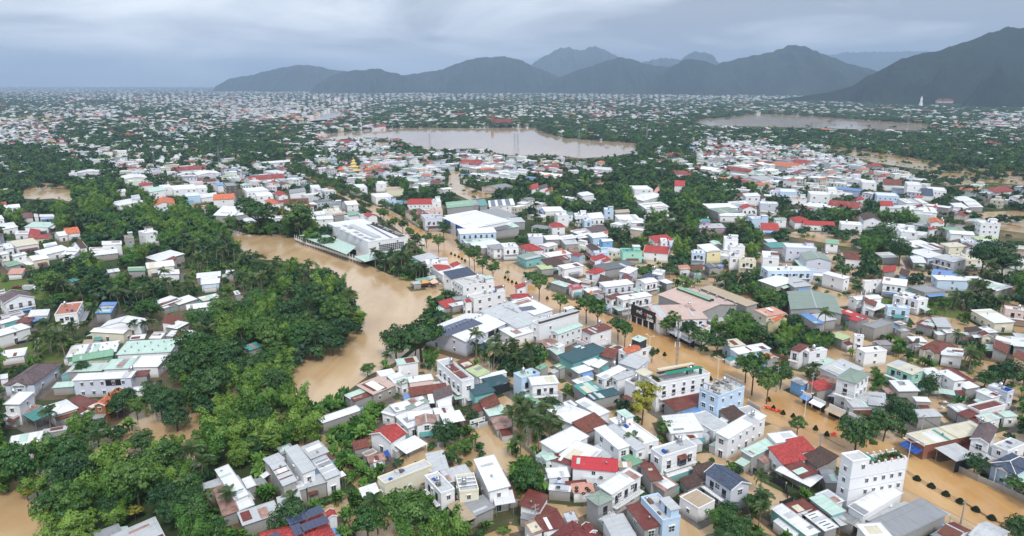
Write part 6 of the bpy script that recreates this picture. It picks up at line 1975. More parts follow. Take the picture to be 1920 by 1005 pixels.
def hand_trees():
    g = random.Random(77)
    for ln in HAND.strip().split('\n'):
        body, _, nm = ln.partition('|'); k, u, v, r, hc = body.split(); u, v, r, hc = float(u), float(v), float(r), float(hc)
        if r == 0: continue
        p = at(u, v, hc * .8); s = pix(p.x, p.y, p.z)[2]; base = {'wide': 6.0, 'yellow': 2.6, 'street': 3.5}.get(k, 3.9)
        PLANTS.append((k, p.x, p.y, (r / s) / base * .80, g.uniform(0, 6.28), s * 1.6, u, v, nm))
    for side, off in ((ROADL, -1.0), (ROADR, 1.0)):        # the trees that line the avenue up to the market hall
        for a, b in zip(side[:5], side[1:6]):
            A, B = at(*a), at(*b); d = (B - A); n = max(1, int(d.length / 10)); nr = Vector((-d.y, d.x, 0)).normalized() * (2.2 if off < 0 else -2.2)
            for k in range(n):
                if g.random() < .25: continue
                p = A + d * ((k + .5) / n) + (nr if (A + nr).x * off > A.x * off else -nr); u, v, s = pix(p.x, p.y, 5)
                PLANTS.append((g.choice(['street', 'mid', 'dark']), p.x + g.uniform(-1, 1), p.y + g.uniform(-1.5, 1.5), g.uniform(.7, 1.0), g.uniform(0, 6.28), s, u, v, ''))
    for ln in '235 523 1 241 546|110 645 1 112 668|88 612 0 88 628|138 622 0 140 640|157 618 0 158 634|250 613 0 251 630|274 613 0 275 628|290 612 0 290 628|1522 697 0 1524 716|1822 683 0 1822 700|1795 515 1 1795 540|1830 540 1 1828 560|1820 535 2 1815 565|1838 545 2 1834 572|1848 540 2 1842 570|1473 405 2 1473 425|1360 640 0 1360 650|545 945 0 545 975|425 945 0 427 965|1182 836 0 1182 860|1425 910 0 1425 930|95 795 1 97 818|380 650 1 380 675|365 660 1 365 690|455 620 1 455 650|462 540 1 462 560|490 530 1 490 550|920 670 1 920 690|940 668 1 940 690|990 695 0 990 706|970 770 1 970 803|985 780 1 985 812|1000 775 1 1000 808|1015 790 1 1015 822|1030 800 1 1030 832|975 800 1 975 832|990 810 1 990 842|1010 812 1 1010 843|1035 785 0 1035 812|962 792 1 962 824|1000 795 1 1000 827|1045 806 0 1045 832|982 764 1 982 797|1020 775 1 1020 806'.split('|'):
        f = list(map(float, ln.split())); p = at(f[3], f[4], 0)
        PLANTS.append(('palm%d' % int(f[2]), p.x, p.y, g.uniform(.9, 1.1), g.uniform(0, 6.28), pix(p.x, p.y, 0)[2] * 1.4, f[0], f[1], ''))
# ------------------------------------------------------------------ build the traced houses
for row in parse(): house(*row)
tower()
# ------------------------------------------------------------------ the far town, one mass of small houses
def far_town():
    g = random.Random(99); VV = []; FF = []; CC = []
    def quad(a, b, c, d, col):
        i = len(VV); VV.extend((a, b, c, d)); FF.append((i, i + 1, i + 2, i + 3)); CC.extend((col,) * 4)
    def add(cx_, cy_, w, d, h, rz, wall, roof, typ, wins):
        ca, sa = math.cos(rz), math.sin(rz)
        P = lambda x, y, z: (cx_ + x * ca - y * sa, cy_ + x * sa + y * ca, z)
        hw_, hd = w / 2, d / 2
        for (x0, y0, x1, y1) in ((-hw_, -hd, hw_, -hd), (hw_, -hd, hw_, hd), (hw_, hd, -hw_, hd), (-hw_, hd, -hw_, -hd)):
            quad(P(x0, y0, -.3), P(x1, y1, -.3), P(x1, y1, h), P(x0, y0, h), wall)
        if typ == 0:
            quad(P(-hw_, -hd, h), P(hw_, -hd, h), P(hw_, hd, h), P(-hw_, hd, h), roof)
            if g.random() < .6:
                a, b = hw_ * g.uniform(.3, .6), hd * g.uniform(.25, .5); ox, oy = g.uniform(-.4, .4) * hw_, g.uniform(-.4, .4) * hd; z = h + 2.4
                for (x0, y0, x1, y1) in ((-a, -b, a, -b), (a, -b, a, b), (a, b, -a, b), (-a, b, -a, -b)): quad(P(ox + x0, oy + y0, h), P(ox + x1, oy + y1, h), P(ox + x1, oy + y1, z), P(ox + x0, oy + y0, z), wall)
                quad(P(ox - a - .3, oy - b - .3, z), P(ox + a + .3, oy - b - .3, z), P(ox + a + .3, oy + b + .3, z), P(ox - a - .3, oy + b + .3, z), roof)
        else:
            o = .4; r = h + hw_ * (.35 if typ == 1 else .15)
            quad(P(-hw_ - o, -hd - o, h - .1), P(0, -hd - o, r), P(0, hd + o, r), P(-hw_ - o, hd + o, h - .1), roof)
            quad(P(0, -hd - o, r), P(hw_ + o, -hd - o, h - .1), P(hw_ + o, hd + o, h - .1), P(0, hd + o, r), roof)
            for s in (-1, 1): quad(P(-hw_, s * hd, h - .1), P(0, s * hd, r - .1), P(0, s * hd, r - .1), P(hw_, s * hd, h - .1), wall)
        if wins:
            dk = (.04, .05, .06, 1)
            for fl in range(max(1, int(h / 3.3))):
                z = fl * 3.3 + 1
                for s in (-1, 1):
                    for x in np.arange(-hw_ + 1.2, hw_ - .8, 2.6): quad(P(x - .5, s * (hd + .03), z), P(x + .5, s * (hd + .03), z), P(x + .5, s * (hd + .03), z + 1.4), P(x - .5, s * (hd + .03), z + 1.4), dk)
                    for y in np.arange(-hd + 1.5, hd - 1, 3.4): quad(P(s * (hw_ + .03), y - .5, z), P(s * (hw_ + .03), y + .5, z), P(s * (hw_ + .03), y + .5, z + 1.4), P(s * (hw_ + .03), y - .5, z + 1.4), dk)
    PR = {'H': .76, 'h': .50, 't': .28, 'T': .10, 'P': .08, 'g': .03}
    y = 300.0
    while y < 22000:
        sp = min(max(11.0, y * .0085), 60); hw_ = .78 * y; x = -hw_
        while x < hw_:
            xx, yy = x + g.uniform(-.3, .3) * sp, y + g.uniform(-.3, .3) * sp; x += sp
            u, v, s = pix(xx, yy, 4)
            if u < -60 or u > 1980: continue
            if v > 500: continue
            jt = min(1.0, 3.0 * (v - 157) / 300) if v < 375 else 0
            c = cellchar(u + g.gauss(0, 26) * (v < 375), max(163.5, v + g.gauss(0, 8) * jt) if v > 164 else v)
            if g.random() > PR.get(c, 0) * (.8 if v > 335 else 1) * (.4 if v > 335 and c in 'TP' else 1): continue
            ug, vg, _ = pix(xx, yy, 0); iu, iv = int(ug / 2), int(vg / 2)
            if 0 <= iu < 1000 and 0 <= iv < 540 and (FMASK[iv, iu] or (v > 300 and MASK[iv, iu])): continue
            if any(0 <= int(a / 2) < 1000 and 0 <= int(b / 2) < 540 and OMASK[int(b / 2), int(a / 2)] for a, b in (pix(xx + q * 9, yy + w_ * 9, 0)[:2] for q, w_ in ((-1, -1), (1, -1), (0, -1.6), (0, 1), (0, 0))) ): continue
            ut, vt, _ = pix(xx, yy, 7)
            if 0 <= int(ut / 2) < 1000 and 0 <= int(vt / 2) < 540 and OMASK[int(vt / 2), int(ut / 2)]: continue
            k = 1 if yy < 1200 else min(1.5, (yy / 1200) ** .35)
            w, d, h = g.uniform(5, 10) * k, g.uniform(8, 17) * k, g.choice([3.4, 3.6, 3.8, 4.0, 4.2, 3.6, 6.4, 6.8, 7.2, 4.4]) * (1 if yy < 1000 else 1.15 if yy < 2000 else 1.35 if yy < 4000 else 1.5)
            if g.random() < .06: w, d, h = g.uniform(14, 24) * k, g.uniform(20, 38) * k, 5.5
            q = g.random(); sh = g.uniform(.72, 1.0)
            roof = (.78, .79, .80) if q < .56 else (.50, .52, .54) if q < .68 else (.27, .28, .30) if q < .75 else (.30, .05, .045) if q < .85 else (.14, .05, .035) if q < .89 else (.55, .17, .08) if q < .92 else (.48, .62, .56) if q < .95 else (.12, .30, .28) if q < .965 else (.16, .30, .55) if q < .98 else (.60, .58, .46)
            wall = (.78, .79, .81) if g.random() < .7 else g.choice([(.70, .66, .54), (.52, .62, .74), (.36, .36, .36), (.66, .56, .50)])
            roof = tuple(a * sh for a in roof) + (1,); wall = tuple(a * g.uniform(.85, 1) for a in wall) + (1,)
            typ = 0 if (q < .30 or (h > 9)) else 1 if .75 < q < .92 else 2
            rz = .55 + .35 * math.sin(xx * .004 + yy * .002) + g.choice([0, math.pi / 2]) + g.uniform(-.12, .12)
            add(xx, yy, w, d, h, rz, wall, roof, typ, yy < 1100 and g.random() < .4)
            if yy < 1500: fill(MASK, [pix(xx + a * w * .6, yy + b * w * .6, 3)[:2] for a, b in ((-1, -1), (1, -1), (1, 1), (-1, 1))], 1)
        y += sp
    m, t, b = newmat('far_house_paint'); gg = G(t)
    a = gg.n('ShaderNodeAttribute', None, attribute_name='tint'); no = gg.noise(mapped(gg, (1, 1, 1)), .25, 5, .7)
    gg.link(gg.mix(gg.rng(no, .42, .75, 0, .55), a.outputs['Color'], (.25, .24, .22)), b.inputs['Base Color']); b.inputs['Roughness'].default_value = .8; b.inputs['Specular IOR Level'].default_value = .2
    me = npmesh('far_houses', np.array(VV), np.array(FF), [m], np.array(CC))
    tag(link('far_houses', me), kind='stuff')
    return len(FF)

NFAR = far_town()
yards()
hand_trees(); NH = len(PLANTS)
drowned(); areas(); scatter(); understorey()
REC = {r['nm']: r for r in HOUSES if r['nm']}

# ------------------------------------------------------------------ plants into the scene
GROUPS = {'tree': ('dark', 'mid', 'yellow', 'street', 'wide'), 'bamboo': ('bamboo',), 'palm': ('palm',), 'banana': ('banana',), 'shrub': ('shrub',)}
LIMIT = {'tree': 290, 'bamboo': 160, 'palm': 200, 'banana': 150, 'shrub': 150}
LIMIT = {k: 290 for k in LIMIT}
def fam(k): return 'palm' if k.startswith('palm') else next(f for f, ks in GROUPS.items() if k in ks)
PTHINGS = []; REST = []
byf = {}
for i, p in enumerate(PLANTS): byf.setdefault(fam(p[0]), []).append((p[5] * p[3] * {'shrub': .4, 'banana': .6}.get(p[0], 1) * (100 if i < NH else 1), i))
pick = set()
for f, l in byf.items():
    inframe = [q for q in l if -20 < PLANTS[q[1]][6] < 1940 and PLANTS[q[1]][7] < 1030]
    inframe.sort(reverse=True); pick |= {i for _, i in inframe[:LIMIT[f]]}
npf = nbf = 0
order = sorted(range(len(PLANTS)), key=lambda i: -PLANTS[i][5])
for i in order:
    p = PLANTS[i]; kind, x, y, sc, rot, s = p[:6]
    if i not in pick: REST.append(p); continue
    f = fam(kind); h_ = int(abs(x * 17 + y * 29))
    if f == 'palm':
        v = int(kind[4:]) if len(kind) > 4 else h_ % 3; tm, wh, cm, hg = PALM[v]
        e = link('palm_tree', None, None, (x, y, 0), rot); e.scale = (sc,) * 3
        link('trunk', tm, e)
        if s > 4.6 and npf < 45:
            npf += 1
            for me, m in wh: o = link('frond', me, e); o.matrix_local = m
        else: link('crown', cm, e)
    elif f == 'banana':
        st, wh, cm, hg = BANANA[h_ % 3]; e = link('banana_plant', None, None, (x, y, 0), rot); e.scale = (sc,) * 3
        link('stem', st, e)
        if s > 6.2 and nbf < 36:
            nbf += 1
            for me, m in wh: o = link('leaf', me, e); o.matrix_local = m
        else: link('crown', cm, e)
    elif f == 'shrub':
        tm, cm, r0, hg = TREES['shrub'][h_ % 3]; e = link('shrub', cm, None, (x, y, 0), rot); e.scale = (sc,) * 3
    else:
        L_ = TREES[kind]; tm, cm, r0, hg = L_[h_ % len(L_)]
        e = link('bamboo_clump' if f == 'bamboo' else 'tree', None, None, (x, y, 0), rot); e.scale = (sc, sc, sc * (.85 + (h_ % 7) * .09))
        link('trunk', tm, e); link('crown', cm, e)
    cat = {'palm': 'palm tree', 'banana': 'banana plant', 'shrub': 'shrub', 'bamboo': 'bamboo', 'tree': 'tree'}[f]
    e['category'] = cat
    PTHINGS.append(dict(o=e, kind=kind, f=f, sc=sc, px=(p[6], p[7]), nm=p[8] if len(p) > 8 else '', tone=h_ % 3))

def scatter_gn(name, items, lib):
    """one object: points that instance a few plant meshes"""
    col = bpy.data.collections.new(name + '_kinds')
    for k, me in enumerate(lib): o = bpy.data.objects.new('%s_%02d' % (name, k), me); col.objects.link(o)
    me = bpy.data.meshes.new(name); n = len(items)
    me.vertices.add(n); me.vertices.foreach_set('co', np.array([(p[1], p[2], 0) for p in items], np.float32).ravel())
    for nm_, typ, dat in (('scl', 'FLOAT', [p[3] for p in items]), ('sclz', 'FLOAT', [min(p[3], 1.0 + .25 * min(p[3], 3)) * (1 if p[2] < 900 else max(.66, 1 - (p[2] - 900) / 3400)) for p in items]), ('rot', 'FLOAT', [p[4] for p in items]), ('idx', 'INT', [p[9] for p in items])):
        a = me.attributes.new(nm_, typ, 'POINT'); a.data.foreach_set('value', dat)
    ob = tag(link(name, me), kind='stuff')
    ng = bpy.data.node_groups.new(name, 'GeometryNodeTree')
    ng.interface.new_socket('Geometry', in_out='INPUT', socket_type='NodeSocketGeometry'); ng.interface.new_socket('Geometry', in_out='OUTPUT', socket_type='NodeSocketGeometry')
    A = lambda t: ng.nodes.new(t)
    gi, go = A('NodeGroupInput'), A('NodeGroupOutput'); iop = A('GeometryNodeInstanceOnPoints'); ci = A('GeometryNodeCollectionInfo')
    ci.inputs['Collection'].default_value = col; ci.inputs['Separate Children'].default_value = True; ci.inputs['Reset Children'].default_value = True
    def na(nm_, dt): q = A('GeometryNodeInputNamedAttribute'); q.data_type = dt; q.inputs['Name'].default_value = nm_; return q.outputs['Attribute']
    l = ng.links.new
    l(gi.outputs[0], iop.inputs['Points']); l(ci.outputs[0], iop.inputs['Instance']); iop.inputs['Pick Instance'].default_value = True
    l(na('idx', 'INT'), iop.inputs['Instance Index'])
    cx_ = A('ShaderNodeCombineXYZ'); l(na('rot', 'FLOAT'), cx_.inputs[2])
    er = A('FunctionNodeEulerToRotation'); l(cx_.outputs[0], er.inputs[0]); l(er.outputs[0], iop.inputs['Rotation'])
    cs_ = A('ShaderNodeCombineXYZ'); q_ = na('scl', 'FLOAT'); l(q_, cs_.inputs[0]); l(q_, cs_.inputs[1]); l(na('sclz', 'FLOAT'), cs_.inputs[2]); l(cs_.outputs[0], iop.inputs['Scale']); l(iop.outputs[0], go.inputs[0])
    md = ob.modifiers.new('scatter', 'NODES'); md.node_group = ng
    return ob
lib = FAR + [FARP, BANANA[0][2]] + [t[1] for t in TREES['shrub']]
its = []
g_ = random.Random(8)
for p in REST:
    f = fam(p[0]); idx = 5 if f == 'palm' else 6 if f == 'banana' else 7 + g_.randrange(3) if f == 'shrub' else 4 if f == 'bamboo' else g_.randrange(2) if p[0] == 'dark' else 2 + g_.randrange(2)
    its.append(tuple(p[:8]) + ('', idx))
scatter_gn('tree_cover', its, lib)

# ------------------------------------------------------------------ street furniture and landmarks

ORD = ['first', 'second', 'third', 'fourth', 'fifth', 'sixth', 'seventh', 'eighth', 'ninth', 'tenth', 'eleventh', 'twelfth']
MATS['hedge'] = leaf_mat('hedge', (.020, .042, .014), (.055, .085, .026)); 
def topiary_mesh(seed, tiers):
    g = np.random.default_rng(seed); Vs = []
    lay = [(0.0, .95, .45), (.42, .68, .38), (.78, .40, .38)] if tiers else [(0.0, .72, .4), (.3, .62, .4), (.6, .45, .4), (.9, .28, .4), (1.15, .12, .35)]
    for z0, r, hh in lay:
        n = 260
        th = g.uniform(0, 6.28, n); q = g.uniform(0, 1, n); rr = np.where(q < .5, r * np.sqrt(g.uniform(0, 1, n)), r * g.uniform(.92, 1.04, n)); z = np.where(q < .5, z0 + hh * g.uniform(.85, 1.05, n), z0 + hh * g.uniform(0, 1, n))
        p = np.stack([rr * np.cos(th), rr * np.sin(th), z], 1)
        t1 = g.normal(size=(n, 3)); t1 /= np.linalg.norm(t1, axis=1)[:, None]; t2 = np.cross(t1, g.normal(size=(n, 3))); t2 /= np.linalg.norm(t2, axis=1)[:, None]
        s = .11
        Vs.append(np.stack([p - t1 * s, p + t2 * s, p + t1 * s, p - t2 * s], 1).reshape(-1, 3))
    V = np.concatenate(Vs); A = np.repeat(g.uniform(0, .8, (len(V) // 4, 1)), 4, 0); A = np.concatenate([np.repeat(A, 3, 1), np.ones((len(V), 1))], 1)
    me = npmesh('topiary_bush', V, np.arange(len(V)).reshape(-1, 4), [MATS['hedge']], A)
    return me
def solid_core(tiers):
    mb = MB()
    for z0, r, hh in ([(0.0, .93, .42), (.42, .66, .36), (.78, .37, .36)] if tiers else [(-.2, .72, .6), (.4, .55, .5), (.9, .3, .5)]): mb.bar((0, 0, z0 - .2), (0, 0, z0 + hh), r, 12, r * .85)
    return mb.mesh('core', MATS['hedge'])
TOP1, TOP2 = topiary_mesh(1, True), topiary_mesh(2, False); CORE1, CORE2 = solid_core(True), solid_core(False)
def topiary(u, v, tiers, label, sc=1.0):
    p = W3(u, v); o = link('topiary_bush', None, None, (p.x, p.y, 0), random.uniform(0, 6)); o.scale = (sc,) * 3
    link('foliage', TOP1 if tiers else TOP2, o); link('core', CORE1 if tiers else CORE2, o)
    tag(o, label, 'topiary', 'clipped bushes along the flooded median')
for i, (u, v) in enumerate([(1719, 900), (1746, 914), (1773, 929), (1800, 943), (1829, 958), (1859, 974)]):
    topiary(u, v, True, 'tiered clipped bush in brown water, %s of six from the white tower building' % ORD[i], 1.02)
for (u, v, l) in [(1317, 706, 'dark conical bush beside the street lamp, nearer the white hotel'), (1332, 713, 'dark conical bush just right of its twin by the street lamp'), (1468, 777, 'dark conical bush standing clear right of the heap of red cloth'),
                  (1450, 768, 'dark conical bush with red cloth heaped around it'), (1487, 783, 'dark conical bush half hidden behind the lone median tree'), (1529, 806, 'dark conical bush right of the lone median tree'), (1550, 817, 'dark conical bush with a scrap of orange cloth further right'),
                  (1441, 752, 'small dark bush with red cloth above the heap'), (1233, 660, 'dark conical bush below the orange roof with black penthouse'), (1246, 667, 'dark conical bush right of its twin below the black penthouse')]:
    topiary(u, v, False, l, 1.0)
for i, (u, v) in enumerate([(726, 415), (731, 418), (736, 420)]): topiary(u, v, False, 'tiny dark median bush, %s of three behind the market hall' % ORD[i])
for i, (u, v) in enumerate([(846, 477), (853, 480), (860, 483), (866, 487), (872, 490)]): topiary(u, v, False, 'tiny dark median bush, %s of five in front of the market hall trees' % ORD[i])
for i, (u, v) in enumerate([(947, 522), (953, 526), (960, 530), (968, 533), (1026, 561)]): topiary(u, v, False, 'tiny dark median bush, %s of five by the slate-roofed block' % ORD[i])

# red and orange cloth heaps
def cloth(u, v, n, spread, label, seed):
    g = random.Random(seed); p = W3(u, v); mb = MB(); ax = Vector((1, -.75, 0)).normalized()
    for k in range(n):
        c = Vector((p.x, p.y, .1)) + ax * g.uniform(-1, 1) * spread + Vector((-ax.y, ax.x, 0)) * g.gauss(0, .55)
        w = g.uniform(.15, .45); a = g.uniform(0, 6.28)
        q = [Vector((math.cos(a + t) * w, math.sin(a + t) * w * .7, g.uniform(.1, .7))) for t in (0, 1.5, 3.1, 4.6)]
        mb.slab([c + x for x in q], .05, k % 3)
    o = mb.build('cloth_heap', [MATS['red'], MATS['orange'], MATS['red']]); tag(o, label, 'cloth heap')
cloth(1448, 769, 60, 2.6, 'long heap of red and orange cloth around a median bush', 1)
cloth(1439, 752, 8, .6, 'small scrap of red cloth behind the big heap', 2)
cloth(1563, 816, 12, .7, 'small orange cloth heap left of the big leafy tree', 3)
EXTRA_ANCHORS.append(((1448, 769), 'heap of red cloth'))

# lamps and poles
def lamp(u, v, hgt, label, ang):
    p = W3(u, v); o = thing('street_lamp', label, 'street lamp', (p.x, p.y, 0), ang, 'white street lamps along the road')
    mb = MB(); mb.bar((0, 0, -.3), (0, 0, hgt), .11, 8, .06); mb.build('pole', MATS['white'], o)
    mb = MB()
    for s in (-1, 1): mb.bar((0, 0, hgt), (s * 1.5, 0, hgt + .5), .045, 5)
    mb.build('arm', MATS['white'], o)
    for s in (-1, 1):
        mb = MB(); mb.box(s * 1.5 - .4, -.15, hgt + .44, s * 1.5 + .4, .15, hgt + .58); mb.build('lamp_head', MATS['white'], o)
lamp(1345, 714, 8, 'white street lamp behind the pale blue house', 2.4)
lamp(1508, 782, 8, 'white street lamp right of the lone median tree', 2.4)
lamp(1698, 889, 9.5, 'white street lamp at the corner of the white tower building', 2.4)
lamp(1217, 668, 8, 'white street lamp near the black sign hall', 2.4)
def upole(u, v, hgt, label, arms=2, leanx=0):
    p = W3(u, v); o = thing('utility_pole', label, 'utility pole', (p.x, p.y, 0), .6, 'concrete utility poles')
    mb = MB(); mb.bar((0, 0, -.3), (leanx, 0, hgt), .2, 7, .12); mb.build('pole', MATS['conc'], o)
    for k in range(arms):
        mb = MB(); z = hgt - .5 - 1.1 * k; mb.box(-1.1, -.06, z, 1.1, .06, z + .12)
        for s in (-1, -.5, .5, 1): mb.bar((s * 1.0, 0, z + .12), (s * 1.0, 0, z + .38), .05, 5)
        mb.build('crossarm', MATS['steel'], o)
    return (p.x, p.y, hgt)
P1 = upole(1722, 838, 10, 'concrete utility pole by the blue shop awnings')
P2 = upole(1801, 983, 6.5, 'short pole beside the rusty gable at the street edge', 1)
P3 = upole(1536, 848, 6, 'thin dark pole behind the crimson roofs', 1)
P4 = upole(1178, 605, 11, 'crowded concrete pole in front of the dark sign', 3)
P5 = upole(1519, 752, 10, 'concrete utility pole by the red tiled street shop')
P6 = upole(1862, 668, 9, 'leaning pole beside the rust-red porch roof', 1, -2.2)
P7 = upole(1455, 735, 9, 'utility pole left of the bright blue shopfront')
P8 = upole(980, 550, 9, 'utility pole on the far side of the street')
P9 = upole(1003, 1003, 8, 'utility pole at the alley mouth, lower edge')
mb = MB(); mb.bar((0, 0, 7.5), (0, 0, 8.6), .45, 8); mb.bar((.7, 0, 7.7), (.7, 0, 8.5), .3, 8); o = mb.build('transformer', MATS['steel'], None, (P4[0], P4[1], 0)); tag(o, 'grey pole transformer hung in front of the dark sign', 'transformer')
def wire(a, b, sag, label, n=10, off=0.0, r=.03):
    mb = MB(); a = Vector(a); b = Vector(b); d = (b - a).normalized(); pr = Vector((-d.y, d.x, 0)) * off; pv = a + pr
    for k in range(1, n + 1):
        t = k / n; q = a.lerp(b, t) + pr; q.z -= sag * 4 * t * (1 - t); mb.bar(pv, q, r, 3); pv = q
    o = mb.build('power_line', MATS['rubber']); tag(o, label, 'power line', 'overhead wires')
wl = (W3(1675, 905).x, W3(1675, 905).y, 5.6)
for k in range(4):
    wire((P2[0], P2[1], 6 - .3 * k), wl, .5, 'dark overhead wire along the street beside the white tower, %s from the top' % ORD[k], off=.25 * k, r=.045)
    wire((P2[0], P2[1], 6 - .3 * k), (*W3(1905, 1040).to_2d(), 6 - .3 * k), .5, 'dark overhead wire at the lower right corner, %s from the top' % ORD[k], off=.25 * k, r=.045)
for k in range(3):
    wire((P3[0], P3[1], 5.8 - .3 * k), (*W3(1430, 797).to_2d(), 6 - .3 * k), .4, 'thin wire behind the long two-tier house, %s from the top' % ORD[k], off=.2 * k)
    wire((P3[0], P3[1], 5.8 - .3 * k), (*W3(1580, 875).to_2d(), 6 - .3 * k), .4, 'thin wire above the brown tiled roofs, %s from the top' % ORD[k], off=.2 * k)
    wire((P1[0], P1[1], 9.2 - .35 * k), (P5[0], P5[1], 9.2 - .35 * k), .9, 'wire between the awning pole and the tiled shop pole, %s from the top' % ORD[k], 14, off=.3 * k)
    wire((P1[0], P1[1], 9.2 - .35 * k), (*W3(1925, 948).to_2d(), 9 - .3 * k), .9, 'wire from the awning pole past the navy villa, %s from the top' % ORD[k], 14, off=.3 * k)
    wire((P5[0], P5[1], 9.2 - .35 * k), (P7[0], P7[1], 8.5 - .3 * k), .4, 'wire over the bright blue shopfront, %s from the top' % ORD[k], off=.3 * k)
    wire((P4[0], P4[1], 10 - .35 * k), (P8[0], P8[1], 8.6 - .3 * k), 1.0, 'wire along the street trees, %s from the top' % ORD[k], 14, off=.3 * k)

def lattice(u, v, hgt, base, top, label, cat, name, arms=0, panels=0):
    p = W3(u, v); o = thing(name, label, cat, (p.x, p.y, 0), .5)
    mb = MB(); n = 9; C = ((-1, -1), (1, -1), (1, 1), (-1, 1))
    w = lambda t: base + (top - base) * t ** .8
    r = .035 if hgt < 26 else .05
    for k in range(n):
        t0, t1 = k / n, (k + 1) / n
        for i in range(4):
            a, b = C[i], C[(i + 1) % 4]; w0, w1 = w(t0), w(t1)
            mb.bar((a[0] * w0, a[1] * w0, t0 * hgt), (a[0] * w1, a[1] * w1, t1 * hgt), r * 1.4, 4)
            mb.bar((a[0] * w0, a[1] * w0, t0 * hgt), (b[0] * w1, b[1] * w1, t1 * hgt), r, 3); mb.bar((b[0] * w0, b[1] * w0, t0 * hgt), (a[0] * w1, a[1] * w1, t1 * hgt), r, 3)
    mb.build('lattice', MATS['steel'], o)
    for k in range(arms):
        z = hgt * (.97 - .13 * k); mb = MB()
        for s in (-1, 1): mb.bar((s * top, 0, z), (s * 4.2, 0, z + .1), r * 1.2, 4); mb.bar((s * top, 0, z + 1.6), (s * 4.2, 0, z + .1), r, 4); mb.bar((s * 4.2, 0, z), (s * 4.2, 0, z - 1.2), .1, 5)
        mb.build('crossarm', MATS['steel'], o)
    for k in range(panels):
        a = k * 2.1; mb = MB(); mb.box(-.14, -.09, 0, .14, .09, 1.9); q = mb.build('antenna', MATS['white'], o, (math.cos(a) * .9, math.sin(a) * .9, hgt - 3 - (k // 3) * 4)); q.rotation_euler.z = a
lattice(1268, 690, 19, .32, .25, 'grey telecom mast with white antennas on the hotel block', 'telecom mast', 'telecom_mast', 0, 8)
lattice(1606, 652, 24, .35, .2, 'slender grey mast with antennas near the white cube house', 'telecom mast', 'telecom_mast', 0, 4)
for (u, v, hg, l) in [(292, 322, 34, 'tall grey power pylon left of the fallow lots'), (413, 320, 30, 'grey power pylon behind the dark unfinished tower'), (613, 310, 34, 'grey power pylon beside the avenue'), (806, 283, 26, 'slim pylon standing at the lake edge'),
                      (965, 288, 30, 'left pylon of the close pair in the lake'), (971, 291, 30, 'right pylon of the close pair in the lake'), (1085, 296, 40, 'lone pylon in the right half of the lake'), (1212, 268, 34, 'pylon beyond the right end of the lake'), (1700, 250, 34, 'pylon beyond the flooded fields')]:
    lattice(u, v, hg, 1.7, .4, l, 'pylon', 'power_pylon', 3)

# the dark shop sign with its lettering
A, B = W3(1182, 603), W3(1226, 621); d = (B - A); ln = d.length; ang = math.atan2(d.y, d.x)
sg = thing('shop_sign', 'long black shop sign wall with white letters facing the street', 'sign', (A.x, A.y, 0), ang)
mb = MB(); mb.box(0, 0, 3.3, ln, .6, 8.0); mb.build('sign_panel', MATS['black'], sg)
mb = MB()
for k in range(5): x = ln * k / 4; mb.box(x - .2 if k else 0, .1, -.3, x + .2, .5, 3.3)
mb.build('post', MATS['trim'], sg)
mb = MB(); mb.box(0, .7, -.3, ln, 1.1, 3.3); mb.build('shutter', MATS['dark'], sg)
mb = MB(); mb.box(ln * .15, -.15, 3.25, ln * .62, 0, 3.42); mb.build('ledge', MATS['steel'], sg)
def text(body, x, z, size, mat, par, y=-.04, name='lettering', rot=None, align='LEFT'):
    cu = bpy.data.curves.new(name, 'FONT'); cu.body = body; cu.size = size; cu.extrude = .04; cu.align_x = align; cu.offset = .02; cu.materials.append(mat)
    tmp = bpy.data.objects.new('t', cu); COL.objects.link(tmp); dg = bpy.context.evaluated_depsgraph_get()
    me = bpy.data.meshes.new_from_object(tmp.evaluated_get(dg)); bpy.data.objects.remove(tmp); me.materials.clear(); me.materials.append(mat)
    o = link(name, me, par, (x, y, z)); o.rotation_euler = rot or (R(90), 0, 0); return o
text('PHỐ', ln * .24, 5.2, 1.75, MATS['white'], sg); text('X', ln * .575, 5.2, 1.75, MATS['red'], sg); text('INH', ln * .68, 5.2, 1.75, MATS['white'], sg)
mb = MB(); mb.box(ln * .68, -.06, 4.45, ln * .80, 0, 4.7); mb.box(ln * .82, -.06, 4.35, ln * .95, 0, 4.7); mb.build('small_lettering', MATS['white'], sg)
mb = MB(); mb.box(ln * .68, -.08, 3.5, ln * .96, 0, 4.15); mb.build('banner', MATS['white'], sg)
EXTRA_ANCHORS.append(((1203, 590), 'black shop sign'))

# green ridge vent and cowls of the pink hall
r_ = REC['big pale pink gabled hall']; mb = MB(); zr = r_['zr']
mb.slab([(-9, -1.6, zr + .7), (12, -1.6, zr + .7), (12, 0, zr + 1.1), (-9, 0, zr + 1.1)], .1, 0); mb.slab([(12, 1.6, zr + .7), (-9, 1.6, zr + .7), (-9, 0, zr + 1.1), (12, 0, zr + 1.1)], .1, 0)
for x in (-9, 12): mb.box(x - .1, -1.2, zr - .5, x + .1, 1.2, zr + .75, 1)
mb.box(-9, -1.2, zr - .4, 12, -1.1, zr + .6, 1); mb.build('ridge_vent', [MATS['Rgn'], MATS['dark']], r_['root'])
for k in range(7): link('roof_vent', VENT, r_['root'], (-14 + 5.4 * k, r_['LY'] / 2 * (.82 if r_['near_y'] < 0 else -.82), r_['h'] + .2 + .18 * 1.5)).scale = (1.7,) * 3

